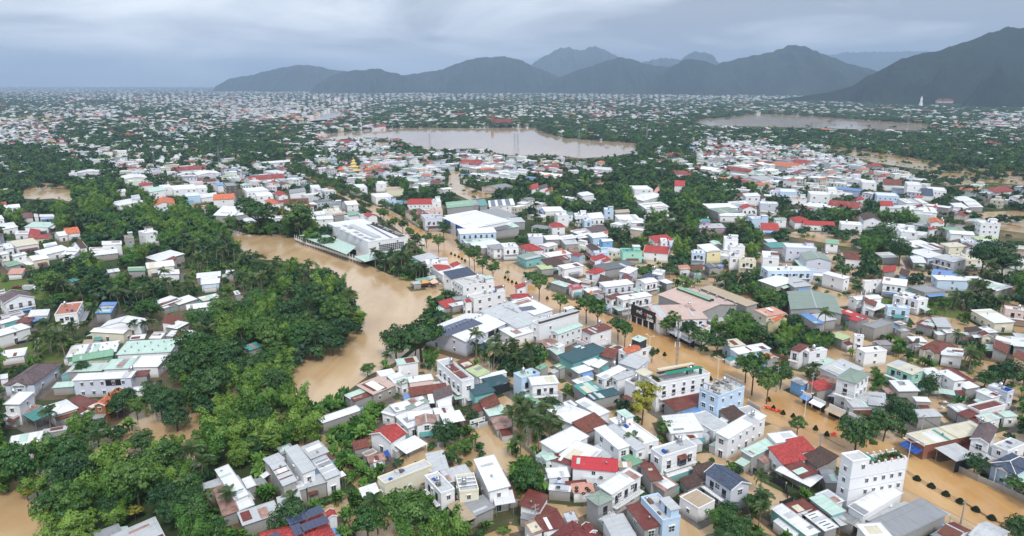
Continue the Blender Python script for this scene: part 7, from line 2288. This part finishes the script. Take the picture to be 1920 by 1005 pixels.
# showroom fascia panels
r_ = REC['blue-signed white showroom']; rt = r_['root']
def wallbox(rec, u0, v0, u1, v1, z0, z1, t0, t1, mat, name, out=.15):
    a = Vector((*local(rec, u0, v0, z1), 0)); b = Vector((*local(rec, u1, v1, z1), 0)); p, q = a.lerp(b, t0), a.lerp(b, t1); dd = q - p
    mb = MB(); mb.box(0, -out, z0, dd.length, out, z1); o = mb.build(name, mat, rec['root'], (p.x, p.y, 0)); o.rotation_euler.z = math.atan2(dd.y, dd.x); return o
for t0, t1 in ((.0, .05), (.20, .44), (.62, .98)): wallbox(r_, 825, 406, 873, 429, 5.0, 7.9, t0, t1, MATS['Rb'] if False else MATS['blue'], 'fascia_sign')
wallbox(r_, 825, 406, 873, 429, 4.9, 8.0, .06, .19, MATS['white'], 'fascia_sign')
wallbox(r_, 825, 406, 873, 429, 0, 8.6, .46, .60, MATS['Rlg'], 'sign_totem', .5)
for t in (.08, .2, .32, .44): wallbox(r_, 825, 406, 873, 429, .1, 4.8, t, t + .08, MATS['dark'], 'shopfront', .1)

# billboard
p = W3(791, 476); o = thing('billboard', 'two-panel billboard on posts by the market trees', 'billboard', (p.x, p.y, 0), .1)
mb = MB(); mb.box(-1.9, -.12, 6.2, 1.9, .12, 9.6); mb.build('panel', MATS['Wlb'] if False else MATS['white'], o)
mb = MB(); mb.box(-1.2, -.16, 7.6, 1.2, -.12, 8.7); mb.build('print', MATS['Wpk'], o)
mb = MB(); mb.box(-1.9, -.12, 4.9, 1.9, .12, 5.7); mb.build('lower_panel', MATS['black'], o)
mb = MB()
for x in (-1.8, 1.8): mb.bar((x, .2, -.3), (x, .2, 9.6), .1, 6)
mb.build('post', MATS['steel'], o)

# terrace of the market hall over the river
def poly_slab(name, pts, z, t, mat, par): 
    P = [W3(u, v, z) for u, v in pts]
    ar = sum(P[i].x * P[(i + 1) % len(P)].y - P[(i + 1) % len(P)].x * P[i].y for i in range(len(P)))
    if ar < 0: P = P[::-1]
    mb = MB(); mb.slab([q - par.location for q in P], t); return mb.build(name, mat, par)
c = W3(600, 458); tr = thing('river_terrace', 'long mint-roofed terrace with railings over the river', 'terrace', (c.x, c.y, 0))
poly_slab('deck', [(552, 449), (575, 458), (678, 492), (700, 488), (690, 474), (612, 438), (562, 440)], 1.4, .4, MATS['conc'], tr)
poly_slab('roof', [(576, 448), (609, 438), (668, 462), (650, 477)], 5.4, .15, MATS['Rmi'], tr)
poly_slab('roof', [(561, 441), (612, 436.5), (606, 441), (574, 447.5)], 5.2, .15, MATS['Rw'], tr)
poly_slab('roof', [(664, 481), (700, 474), (722, 481), (684, 491)], 4.6, .15, MATS['Rmi'], tr)
edge = [(553, 449), (575, 458), (610, 469), (645, 481), (678, 492)]
for a, b in zip(edge, edge[1:]):
    A, B = W3(*a, 1.4) - tr.location, W3(*b, 1.4) - tr.location; n = max(2, int((B - A).length / 3.0))
    for k in range(n):
        p, q = A.lerp(B, k / n), A.lerp(B, (k + 1) / n)
        mb = MB(); mb.bar(Vector((p.x, p.y, -1)), Vector((p.x, p.y, 4.6)), .14, 6); mb.build('post', MATS['trim'], tr)
        mb = MB(); m_ = (p + q) / 2; dd = q - p; mb.box(-dd.length / 2 + .15, -.03, 1.5, dd.length / 2 - .15, .03, 2.6); w_ = mb.build('railing', MATS['trim'], tr, (m_.x, m_.y, 0)); w_.rotation_euler.z = math.atan2(dd.y, dd.x)
        mb = MB(); mb.box(-dd.length / 2 + .5, -.02, 2.75, dd.length / 2 - .5, .02, 4.1); w_ = mb.build('window', MATS['glass'], tr, (m_.x, m_.y, 0)); w_.rotation_euler.z = math.atan2(dd.y, dd.x)
mb = MB(); A, B = W3(572, 452) - tr.location, W3(668, 484) - tr.location; dd = B - A; mb.box(0, 0, 1.4, dd.length, .2, 5.0); w_ = mb.build('back_wall', MATS['dark'], tr, (A.x, A.y, 0)); w_.rotation_euler.z = math.atan2(dd.y, dd.x)
EXTRA_ANCHORS.append(((610, 460), 'river terrace'))

# fences: panels and posts along the lanes
def fence(pts, hgt, mat, label, step=3.0, post=None, thick=.12):
    P = [W3(u, v) for u, v in pts]; o = thing('fence_wall', label, 'wall', (P[0].x, P[0].y, 0)); o0 = P[0]
    for a, b in zip(P, P[1:]):
        dd = b - a; n = max(1, int(dd.length / step)); rz = math.atan2(dd.y, dd.x); ln_ = dd.length / n
        for k in range(n):
            q = a + dd * ((k + .5) / n) - o0
            mb = MB(); mb.box(-ln_ / 2 + .12, -thick / 2, -.3, ln_ / 2 - .12, thick / 2, hgt); w_ = mb.build('panel', mat, o, (q.x, q.y, 0)); w_.rotation_euler.z = rz
            q = a + dd * (k / n) - o0; mb = MB(); mb.box(-.16, -.16, -.3, .16, .16, hgt + .2); w_ = mb.build('post', post or mat, o, (q.x, q.y, 0)); w_.rotation_euler.z = rz
fence([(855, 1006), (890, 988), (925, 965), (962, 938)], 1.6, MATS['conc'], 'grey concrete fence wall along the lower alley')
fence([(1410, 888), (1440, 900), (1473, 918), (1477, 936)], 1.9, MATS['black'], 'dark grey wall around the muddy yard', post=MATS['conc'])
fence([(1462, 953), (1487, 942)], 1.8, MATS['black'], 'short dark wall above the maroon roof')
fence([(800, 843), (822, 839), (845, 830), (864, 821), (872, 813)], 1.3, MATS['Wlb'], 'pale blue yard wall below the dense round tree', post=MATS['trim'])
fence([(879, 806), (915, 797)], 1.3, MATS['Wlb'], 'pale blue wall with white gate pillars by the lane', post=MATS['trim'])
fence([(1795, 884), (1833, 903), (1875, 921), (1925, 944)], 1.8, MATS['conc'], 'grey front wall of the navy villa along the street')
fence([(960, 825), (978, 838), (1003, 858), (1020, 880)], 1.5, MATS['conc'], 'mossy grey wall along the alley by the palms')
fence([(1402, 758), (1426, 772)], 1.6, MATS['Wll'], 'pale railing wall beside the pale blue house')
fence([(66, 752), (78, 735), (95, 708), (97, 698)], 1.5, MATS['conc'], 'grey lane wall of the mauve villa')
fence([(958, 800), (935, 782)], 1.4, MATS['conc'], 'weathered wall by the turquoise lean-to')
p0, p1 = W3(882, 806), W3(914, 797); dd = p1 - p0; o = thing('gate_sign', 'white sign board over the gate in the lane', 'sign', (p0.x, p0.y, 0), math.atan2(dd.y, dd.x))
mb = MB(); mb.box(0, -.06, 1.9, dd.length * .86, .06, 3.1); mb.build('board', MATS['white'], o)
mb = MB(); mb.box(.4, -.09, 2.1, 1.1, -.06, 2.6); mb.box(dd.length * .72, -.09, 2.4, dd.length * .82, -.06, 2.9); mb.build('emblem', MATS['blue'], o)
mb = MB(); mb.box(1.5, -.085, 2.45, dd.length * .65, -.06, 2.62); mb.build('small_lettering', MATS['Wll'], o)
mb = MB()
for x in (.05, dd.length * .5, dd.length * .85): mb.box(x - .12, .08, -.3, x + .12, .3, 3.0)
mb.build('post', MATS['trim'], o)

# racked solar panels over the red hipped roof at the lower edge
r_ = REC['red hipped roof with solar panels']
def rack(quad, nx, ny, z, tilt, name):
    q = [W3(u, v, z) - Vector((0, 0, z)) for u, v in quad]; c = sum(q, Vector()) / 4
    e1, e2 = (q[1] - q[0]) / nx, (q[3] - q[0]) / ny; ang = math.atan2(e1.y, e1.x)
    for i in range(nx):
        for j in range(ny):
            p = q[0] + e1 * (i + .5) + e2 * (j + .5) - r_['cen']; o = link('solar_panel', SOLP, r_['root'], (p.dot(r_['ex']), p.dot(r_['ey']), z)); o.rotation_euler.z = ang - r_['rz']
            o.scale = (e1.length * .95 / 1.04, abs(e2.dot(Vector((-e1.y, e1.x, 0)).normalized())) * .95 / 1.72, 1)
    mb = MB()
    for k in range(4):
        p = q[k] - r_['cen']; mb.bar((p.dot(r_['ex']), p.dot(r_['ey']), 5), (p.dot(r_['ex']), p.dot(r_['ey']), z), .06, 4)
    mb.build('panel_rack', MATS['steel'], r_['root'])
rack([(534, 971), (567, 959), (575, 973), (543, 985)], 4, 2, 7.6, 0, 'a'); rack([(568, 959), (600, 947), (608, 960), (577, 972)], 4, 2, 7.6, 0, 'b')
rack([(544, 986), (561, 980), (569, 1000), (552, 1006)], 2, 3, 7.5, 0, 'c'); rack([(562, 984), (610, 966), (618, 978), (570, 997)], 6, 2, 7.9, 0, 'd'); rack([(494, 1008), (520, 996), (526, 1010), (502, 1020)], 3, 2, 7.6, 0, 'e')

# shop awnings along the far side of the flooded street
def awning(u0, v0, u1, v1, dep, mat, label):
    A, B = W3(u0, v0), W3(u1, v1); d = B - A; o = thing('shop_awning', label, 'awning', (A.x, A.y, 0), math.atan2(d.y, d.x), 'awnings of the street shops')
    mb = MB(); mb.slab([(0, -dep, 2.5), (d.length, -dep, 2.5), (d.length, 0, 3.2), (0, 0, 3.2)], .06); mb.build('sheet', mat, o)
    mb = MB(); mb.box(0, .02, 3.2, d.length, .2, 4.1); mb.build('fascia', MATS['trim'], o)
    mb = MB(); mb.box(0, .25, -.3, d.length, .4, 3.1); mb.build('shopfront', MATS['dark'], o)
    for x in (.1, d.length - .1): mb = MB(); mb.bar((x, -dep + .1, -.3), (x, -dep + .1, 2.45), .05, 5); mb.build('post', MATS['steel'], o)
awning(1503, 756, 1519, 763, 1.8, MATS['Rb'], 'blue and white awning left of the grey street pole'); awning(1522, 765, 1545, 776, 2.0, MATS['Rw'], 'pale awning in front of the red tiled street shop')
awning(1552, 779, 1582, 793, 2.2, MATS['Rtan'], 'tan awning below the three-storey house with balconies'); awning(1588, 795, 1618, 808, 2.0, MATS['Rdg'], 'dark awning right of the tan one on the street')
awning(1106, 560, 1130, 571, 1.8, MATS['Rg'], 'grey awning behind the brightest street tree'); awning(1040, 536, 1066, 549, 1.6, MATS['Rb'], 'blue awning on the far side of the street by the crimson roof'); awning(1255, 630, 1300, 653, 1.8, MATS['Rlg'], 'pale awning behind the telecom mast trees')

# tarps by the river
for (pts, z, m_, l) in [([(790, 531), (792, 525), (806, 526), (804, 531)], 2.8, 'tarpo', 'orange tarp over the riverside stalls'), ([(805, 527), (815, 522), (823, 528), (811, 533)], 3.0, 'tarpp', 'peach tarp over the riverside stalls'),
                        ([(717, 846), (727, 844), (733, 855), (722, 856)], 2.6, 'blue', 'bright blue tarp beside the red gabled house'), ([(890, 650), (912, 641), (925, 650), (905, 656)], 2.5, 'blue', 'blue tarp under the solar warehouse')]:
    P = [W3(u, v, z) for u, v in pts]; c = sum(P, Vector()) / 4; e = thing('tarp', l, 'tarp', (c.x, c.y, 0))
    mb = MB(); mb.slab([(q.x - c.x, q.y - c.y, q.z + .25 * ((i % 2) * 2 - 1)) for i, q in enumerate(P)][::-1], .04); mb.build('sheet', MATS[m_], e)
    mb = MB()
    for q in P: mb.bar((q.x - c.x, q.y - c.y, -.3), (q.x - c.x, q.y - c.y, z + .2), .05, 5)
    mb.build('pole', MATS['wood'], e)

# tyres on the salmon roof
r_ = REC['salmon roof strewn with tyres']
mb = MB(); n = 14
for k in range(n):
    for j in range(6):
        q = []
        for (kk, jj) in ((k, j), (k + 1, j), (k + 1, j + 1), (k, j + 1)):
            a, b = kk * 2 * math.pi / n, jj * 2 * math.pi / 6; rr = .38 + .13 * math.cos(b); q.append((rr * math.cos(a), rr * math.sin(a), .13 + .13 * math.sin(b)))
        mb.face(q)
TY = mb.mesh('tyre', MATS['rubber'], True)
for i, (u, v, z, l) in enumerate([(1081, 916, 3.1, 'old black tyre at the left end of the salmon roof, upper one'), (1081, 922, 3.1, 'old black tyre at the left end of the salmon roof, lower one'), (1100, 917, 3.1, 'old black tyre at the middle of the salmon roof'), (1104, 921, 3.1, 'old black tyre right of the middle of the salmon roof'),
                                  (1094, 927, 3.0, 'old black tyre on the lower edge of the salmon roof'), (1116, 910, 3.2, 'old black tyre at the right end of the salmon roof'), (1127, 897, 3.2, 'old black tyre on the red-brown sheet behind the salmon roof'), (1048, 899, 4.1, 'old black tyre on the white sheet left of the salmon roof'), (1047, 915, 3.2, 'old black tyre on the low white roof by the alley')]):
    p = W3(u, v, z); tag(link('tyre', TY, None, (p.x, p.y, p.z + .12)), l, 'tyre', 'tyres weighing down the roofs')

# lorries, motorcycles, rubble in the grass lot
def truck(u, v, rz, label, box):
    p = W3(u, v); o = thing('truck', label, 'truck', (p.x, p.y, 0), rz)
    mb = MB(); mb.box(-3.2, -1.05, .9, 1.6, 1.05, 3.1 if box else 1.5); mb.build('cargo_box', MATS['Rlg'] if box else MATS['Rg'], o)
    mb = MB(); mb.box(1.75, -1.0, .7, 3.3, 1.0, 1.6); mb.slab([(1.75, -1, 2.5), (2.9, -1, 2.5), (2.9, 1, 2.5), (1.75, 1, 2.5)], .9); mb.build('cab', MATS['white'] if box else MATS['blue'], o)
    mb = MB(); mb.box(2.9, -.9, 1.65, 2.98, .9, 2.4); mb.build('windscreen', MATS['glass'], o)
    for x in (-2.2, 2.4):
        for y in (-.95, .95): mb = MB(); mb.bar((x, y - .15, .5), (x, y + .15, .5), .5, 10); mb.build('wheel', MATS['rubber'], o)
truck(58, 546, .05, 'box lorry with white cab parked in the grass lot', True); truck(90, 545, .1, 'grey flatbed lorry with blue cab parked in the grass lot', False)
p = W3(107, 541); o = thing('container', 'small white storage box beside the flatbed lorry', 'container', (p.x, p.y, 0), .1); mb = MB(); mb.box(-2, -1.1, 0, 2, 1.1, 2.6); mb.build('body', MATS['Rw'], o); mb = MB(); mb.box(-1.9, -1.16, .1, -.1, -1.1, 2.5); mb.build('door', MATS['Rlg'], o)
p = W3(31, 541); o = thing('car', 'dark red wrecked car in the grass', 'car', (p.x, p.y, 0), .05); mb = MB(); mb.box(-2, -.8, .35, 2, .8, .95); mb.slab([(-1.2, -.7, 1.45), (.8, -.7, 1.45), (.8, .7, 1.45), (-1.2, .7, 1.45)], .5); mb.build('body', MATS['Rm'], o)
for x in (-1.3, 1.3):
    for y in (-.75, .75): mb = MB(); mb.bar((x, y - .1, .32), (x, y + .1, .32), .32, 8); mb.build('wheel', MATS['rubber'], o)
mb = MB(); mb.bar((-.6, -.06, .3), (-.6, .06, .3), .3, 8); mb.bar((.6, -.06, .3), (.6, .06, .3), .3, 8); mb.box(-.5, -.13, .4, .35, .13, .75, 1); mb.box(-.6, -.14, .75, .1, .14, .88); mb.bar((.5, 0, .4), (.35, 0, 1.0), .06, 5); mb.bar((.35, -.32, 1.0), (.35, .32, 1.0), .03, 4)
MOTO = mb.mesh('motorcycle', [MATS['rubber'], MATS['blue']])
for i in range(12):
    u, v = 36 + i * 2.6, 644.5 - i * .55; p = W3(u, v); tag(link('motorcycle', MOTO, None, (p.x, p.y, .05), 1.2 + random.uniform(-.15, .15)), 'parked dark motorcycle in the row on the grass verge, %s from the left' % ORD[i], 'motorcycle', 'motorcycles parked in a row')
def rubble(u, v, n, sx, sy, seed):
    g = random.Random(seed); mb = MB()
    for k in range(n):
        p = W3(u + g.gauss(0, sx), v + g.gauss(0, sy)); s = g.uniform(.15, .7); mb.box(p.x - s, p.y - s * g.uniform(.4, 1), 0, p.x + s, p.y + s * g.uniform(.4, 1), s * g.uniform(.3, .9), k % 3)
    tag(mb.build('rubble', [MATS['conc'], MATS['white'], MATS['wood']]), kind='stuff')
rubble(66, 520, 70, 12, 4, 1); rubble(88, 630, 60, 12, 6, 2); rubble(1783, 762, 50, 10, 4, 3); rubble(812, 534, 30, 8, 2, 4); rubble(20, 551, 40, 10, 3, 5)

# far landmarks
def statue():
    D = 3050; dx, dy, dz = ray(1727, 192); t = D / dy; p = Vector((dx * t, D, CAMH + dz * t - 2))
    o = thing('statue', 'white standing statue on the dark hillside', 'statue', p); mb = MB()
    prof = [(0, 5.5), (4, 5.0), (12, 4.4), (18, 4.6), (21, 3.6), (22.5, 1.6), (24, 1.9), (26, 2.0), (28, 1.2), (28.6, .2)]
    for (z0, r0), (z1, r1) in zip(prof, prof[1:]): mb.bar((0, 0, z0), (0, 0, z1), r0, 12, r1)
    mb.build('figure', MATS['white'], o, smooth=True); mb = MB(); mb.bar((0, 0, -14), (0, 0, 0), 8, 12, 6.5); mb.build('pedestal', MATS['white'], o)
    for (u, v, w, l) in [(1761, 188, 10, 'small red-roofed hall on the hillside right of the statue'), (1776, 188, 22, 'larger red-roofed hall on the hillside right of the statue')]:
        dx, dy, dz = ray(u, v); t = (D - 20) / dy; q = Vector((dx * t, D - 20, CAMH + dz * t)); e = thing('temple_hall', l, 'temple', q)
        mb = MB(); mb.box(-w, -8, -12, w, 8, 1); mb.build('wall', MATS['Wpk'], e); mb = MB(); mb.slab([(-w - 3, -11, 1), (w + 3, -11, 1), (w * .6, 0, 7), (-w * .6, 0, 7)], .6); mb.slab([(w + 3, 11, 1), (-w - 3, 11, 1), (-w * .6, 0, 7), (w * .6, 0, 7)], .6); mb.build('roof', MATS['Rm'], e)
statue()
def church():
    p = W3(938, 236); o = thing('church', 'red brick church with a square tower on the far lake shore', 'church', (p.x, p.y, 0), .1)
    mb = MB(); mb.box(-14, -9, -.3, 26, 9, 9); mb.build('wall', MATS['Wpk'], o)
    mb = MB(); mb.slab([(-15, -10.5, 9), (27, -10.5, 9), (27, 0, 17), (-15, 0, 17)], .3); mb.slab([(27, 10.5, 9), (-15, 10.5, 9), (-15, 0, 17), (27, 0, 17)], .3); mb.build('roof', MATS['Ror'], o)
    mb = MB(); mb.box(-23, -3.5, -.3, -16, 3.5, 26); mb.build('tower', MATS['Wbr'], o); mb = MB(); mb.bar((-19.5, 0, 26), (-19.5, 0, 31), 5, 4, .3); mb.build('spire', MATS['Rrt'], o)
    EXTRA_ANCHORS.append(((938, 228), 'lake shore church'))
church()
def pagoda():
    p = W3(664, 326); o = thing('pagoda', 'golden tiered pagoda among the white houses', 'pagoda', (p.x, p.y, 0), .4)
    for k, (r, z0, z1) in enumerate([(6.5, 0, 4), (4.6, 4.8, 8.4), (3.0, 9.2, 12), (1.7, 12.7, 15)]):
        mb = MB(); mb.bar((0, 0, z0), (0, 0, z1), r, 8); mb.build('storey', MATS['Wy'], o); mb = MB(); mb.bar((0, 0, z1), (0, 0, z1 + 1.1), r * 1.35, 8, r * .6); mb.build('roof', MATS['gold'], o)
    mb = MB(); mb.bar((0, 0, 15.5), (0, 0, 20), .5, 8, .05); mb.build('finial', MATS['gold'], o)
    for (dx_, dy_, l) in [(-9, -3, 'small tiled shrine left of the golden pagoda'), (10, -4, 'small tiled shrine right of the golden pagoda')]:
        e = thing('shrine', l, 'shrine', (p.x + dx_ * 1.6, p.y + dy_, 0), .3); mb = MB(); mb.box(-4, -3, -.3, 4, 3, 5); mb.build('wall', MATS['Wpk'], e); mb = MB(); mb.bar((0, 0, 5), (0, 0, 8), 6, 4, .6); mb.build('roof', MATS['Ro'], e)
    EXTRA_ANCHORS.append(((664, 315), 'golden pagoda'))
pagoda()
EXTRA_ANCHORS += [((900, 262), 'lake'), ((720, 600), 'brown river bend'), ((490, 455), 'river head'), ((1560, 225), 'right lake'), ((90, 360), 'left pond'), ((50, 970), 'brown creek at the lower left'), ((60, 544), 'parked box lorry'), ((48, 640), 'motorcycle row')]
# ------------------------------------------------------------------ labels that single things out
ANCH = [(r['px'], r['nm']) for r in HOUSES if r['nm']] + [(o[0], o[1]) for o in EXTRA_ANCHORS]
USED = set(o['label'] for o in COL.objects if 'label' in o)
def rel(p, a):
    du, dv = p[0] - a[0], p[1] - a[1]
    if abs(dv) * 1.5 > abs(du): return 'behind' if dv < 0 else 'in front of'
    return 'left of' if du < 0 else 'right of'
def nearest(p, n=10, skip=None):
    return sorted((q for q in ANCH if q[1] != skip), key=lambda q: (q[0][0] - p[0]) ** 2 + ((q[0][1] - p[1]) * 1.4) ** 2)[:n]
def words(s): return len(s.split())
def assign(items):
    """items: dicts with px, bases (short to long); picks the nearest landmark for which no twin lies closer on that side"""
    tab = {}
    for it in items:
        it['near'] = nearest(it['px'], 14)
        for a in it['near']: tab.setdefault((it['bases'][0], rel(it['px'], a[0]), a[1]), []).append(((it['px'][0] - a[0][0]) ** 2 + ((it['px'][1] - a[0][1]) * 1.4) ** 2, id(it)))
    for v in tab.values(): v.sort()
    for it in items:
        done = None
        for strict in (1, 0):
            for a in it['near']:
                r = rel(it['px'], a[0])
                if strict and tab[(it['bases'][0], r, a[1])][0][1] != id(it): continue
                for b in it['bases']:
                    s = '%s %s the %s' % (b, r, a[1])
                    if words(s) <= 16 and s not in USED: done = s; break
                if done: break
            if done: break
        if not done:
            for i in range(len(it['near']) - 1):
                s = '%s between the %s and the %s' % (it['bases'][0], it['near'][i][1], it['near'][i + 1][1])
                if words(s) <= 16 and s not in USED: done = s; break
        if not done:
            done = it['bases'][0] + ' near the ' + it['near'][0][1]; it['o']['group'] = it['bases'][0] + 's'
        USED.add(done); it['o']['label'] = done
items = []
for r in HOUSES:
    if r['nm']:
        s = r['nm']
        if words(s) < 4: s += ' in the flooded town'
        USED.add(s); r['root']['label'] = s; continue
    rf = {'F': 'flat roof', 'S': 'roof', 'C': 'roof', 'GA': 'gabled roof', 'GB': 'gabled roof', 'H': 'hipped roof'}[r['T']]
    rn = RNAME.get(r['rc'], '') if r['T'] != 'F' else {'terra': 'terracotta'}.get(r['rc'], '')
    wn = WNAME.get(r['wc'], 'green'); noun = r['cat']
    st = 'three-storey ' if r['h'] > 8.4 and r['h'] < 12 else 'four-storey ' if r['h'] >= 12 else 'two-storey ' if r['h'] >= 6 and noun == 'house' else 'low ' if r['h'] < 3.3 else ''
    if noun == 'carport': b = ['open %s with %s roof' % (noun, rn)]
    else: b = [('%s %s with %s %s' % (wn, noun, rn, rf)).replace('  ', ' ')]; b.append(st + b[0])
    if r['LX'] > r['LY'] * 2.2: b = ['long ' + q for q in b[:1]] + b
    items.append(dict(o=r['root'], px=r['px'], bases=b))
assign(items)
for r in HOUSES:
    r['root']['group'] = {'house': 'houses of the flooded town', 'shed': 'sheds and low roofs of the flooded town', 'carport': 'open carports and awnings', 'hall': 'large halls and workshops'}[r['cat']]
items = []
BASE = {'dark': 'dark green tree', 'mid': 'bushy mid-green tree', 'yellow': 'yellow-leaved tree', 'street': 'round-crowned street tree', 'wide': 'wide spreading tree', 'bamboo': 'feathery bamboo clump', 'banana': 'banana plant', 'shrub': 'low shrub'}
for t in PTHINGS:
    if t['nm']:
        s = t['nm']
        while words(s) < 4: s += ' by the houses'
        USED.add(s); t['o']['label'] = s; continue
    b0 = 'coconut palm' if t['f'] == 'palm' else BASE[t['kind']]
    sz = 'big ' if t['sc'] > 1.08 else 'small ' if t['sc'] < .82 else 'mid-sized '
    items.append(dict(o=t['o'], px=t['px'], bases=[sz + b0, b0 + ' growing']))
assign(items)
for t in PTHINGS:
    if 'group' not in t['o']: t['o']['group'] = {'palm': 'coconut palms among the houses', 'banana': 'banana plants in the gardens', 'shrub': 'shrubs on the flooded lots', 'bamboo': 'bamboo clumps on the river banks', 'tree': 'trees among the houses'}[t['f']]
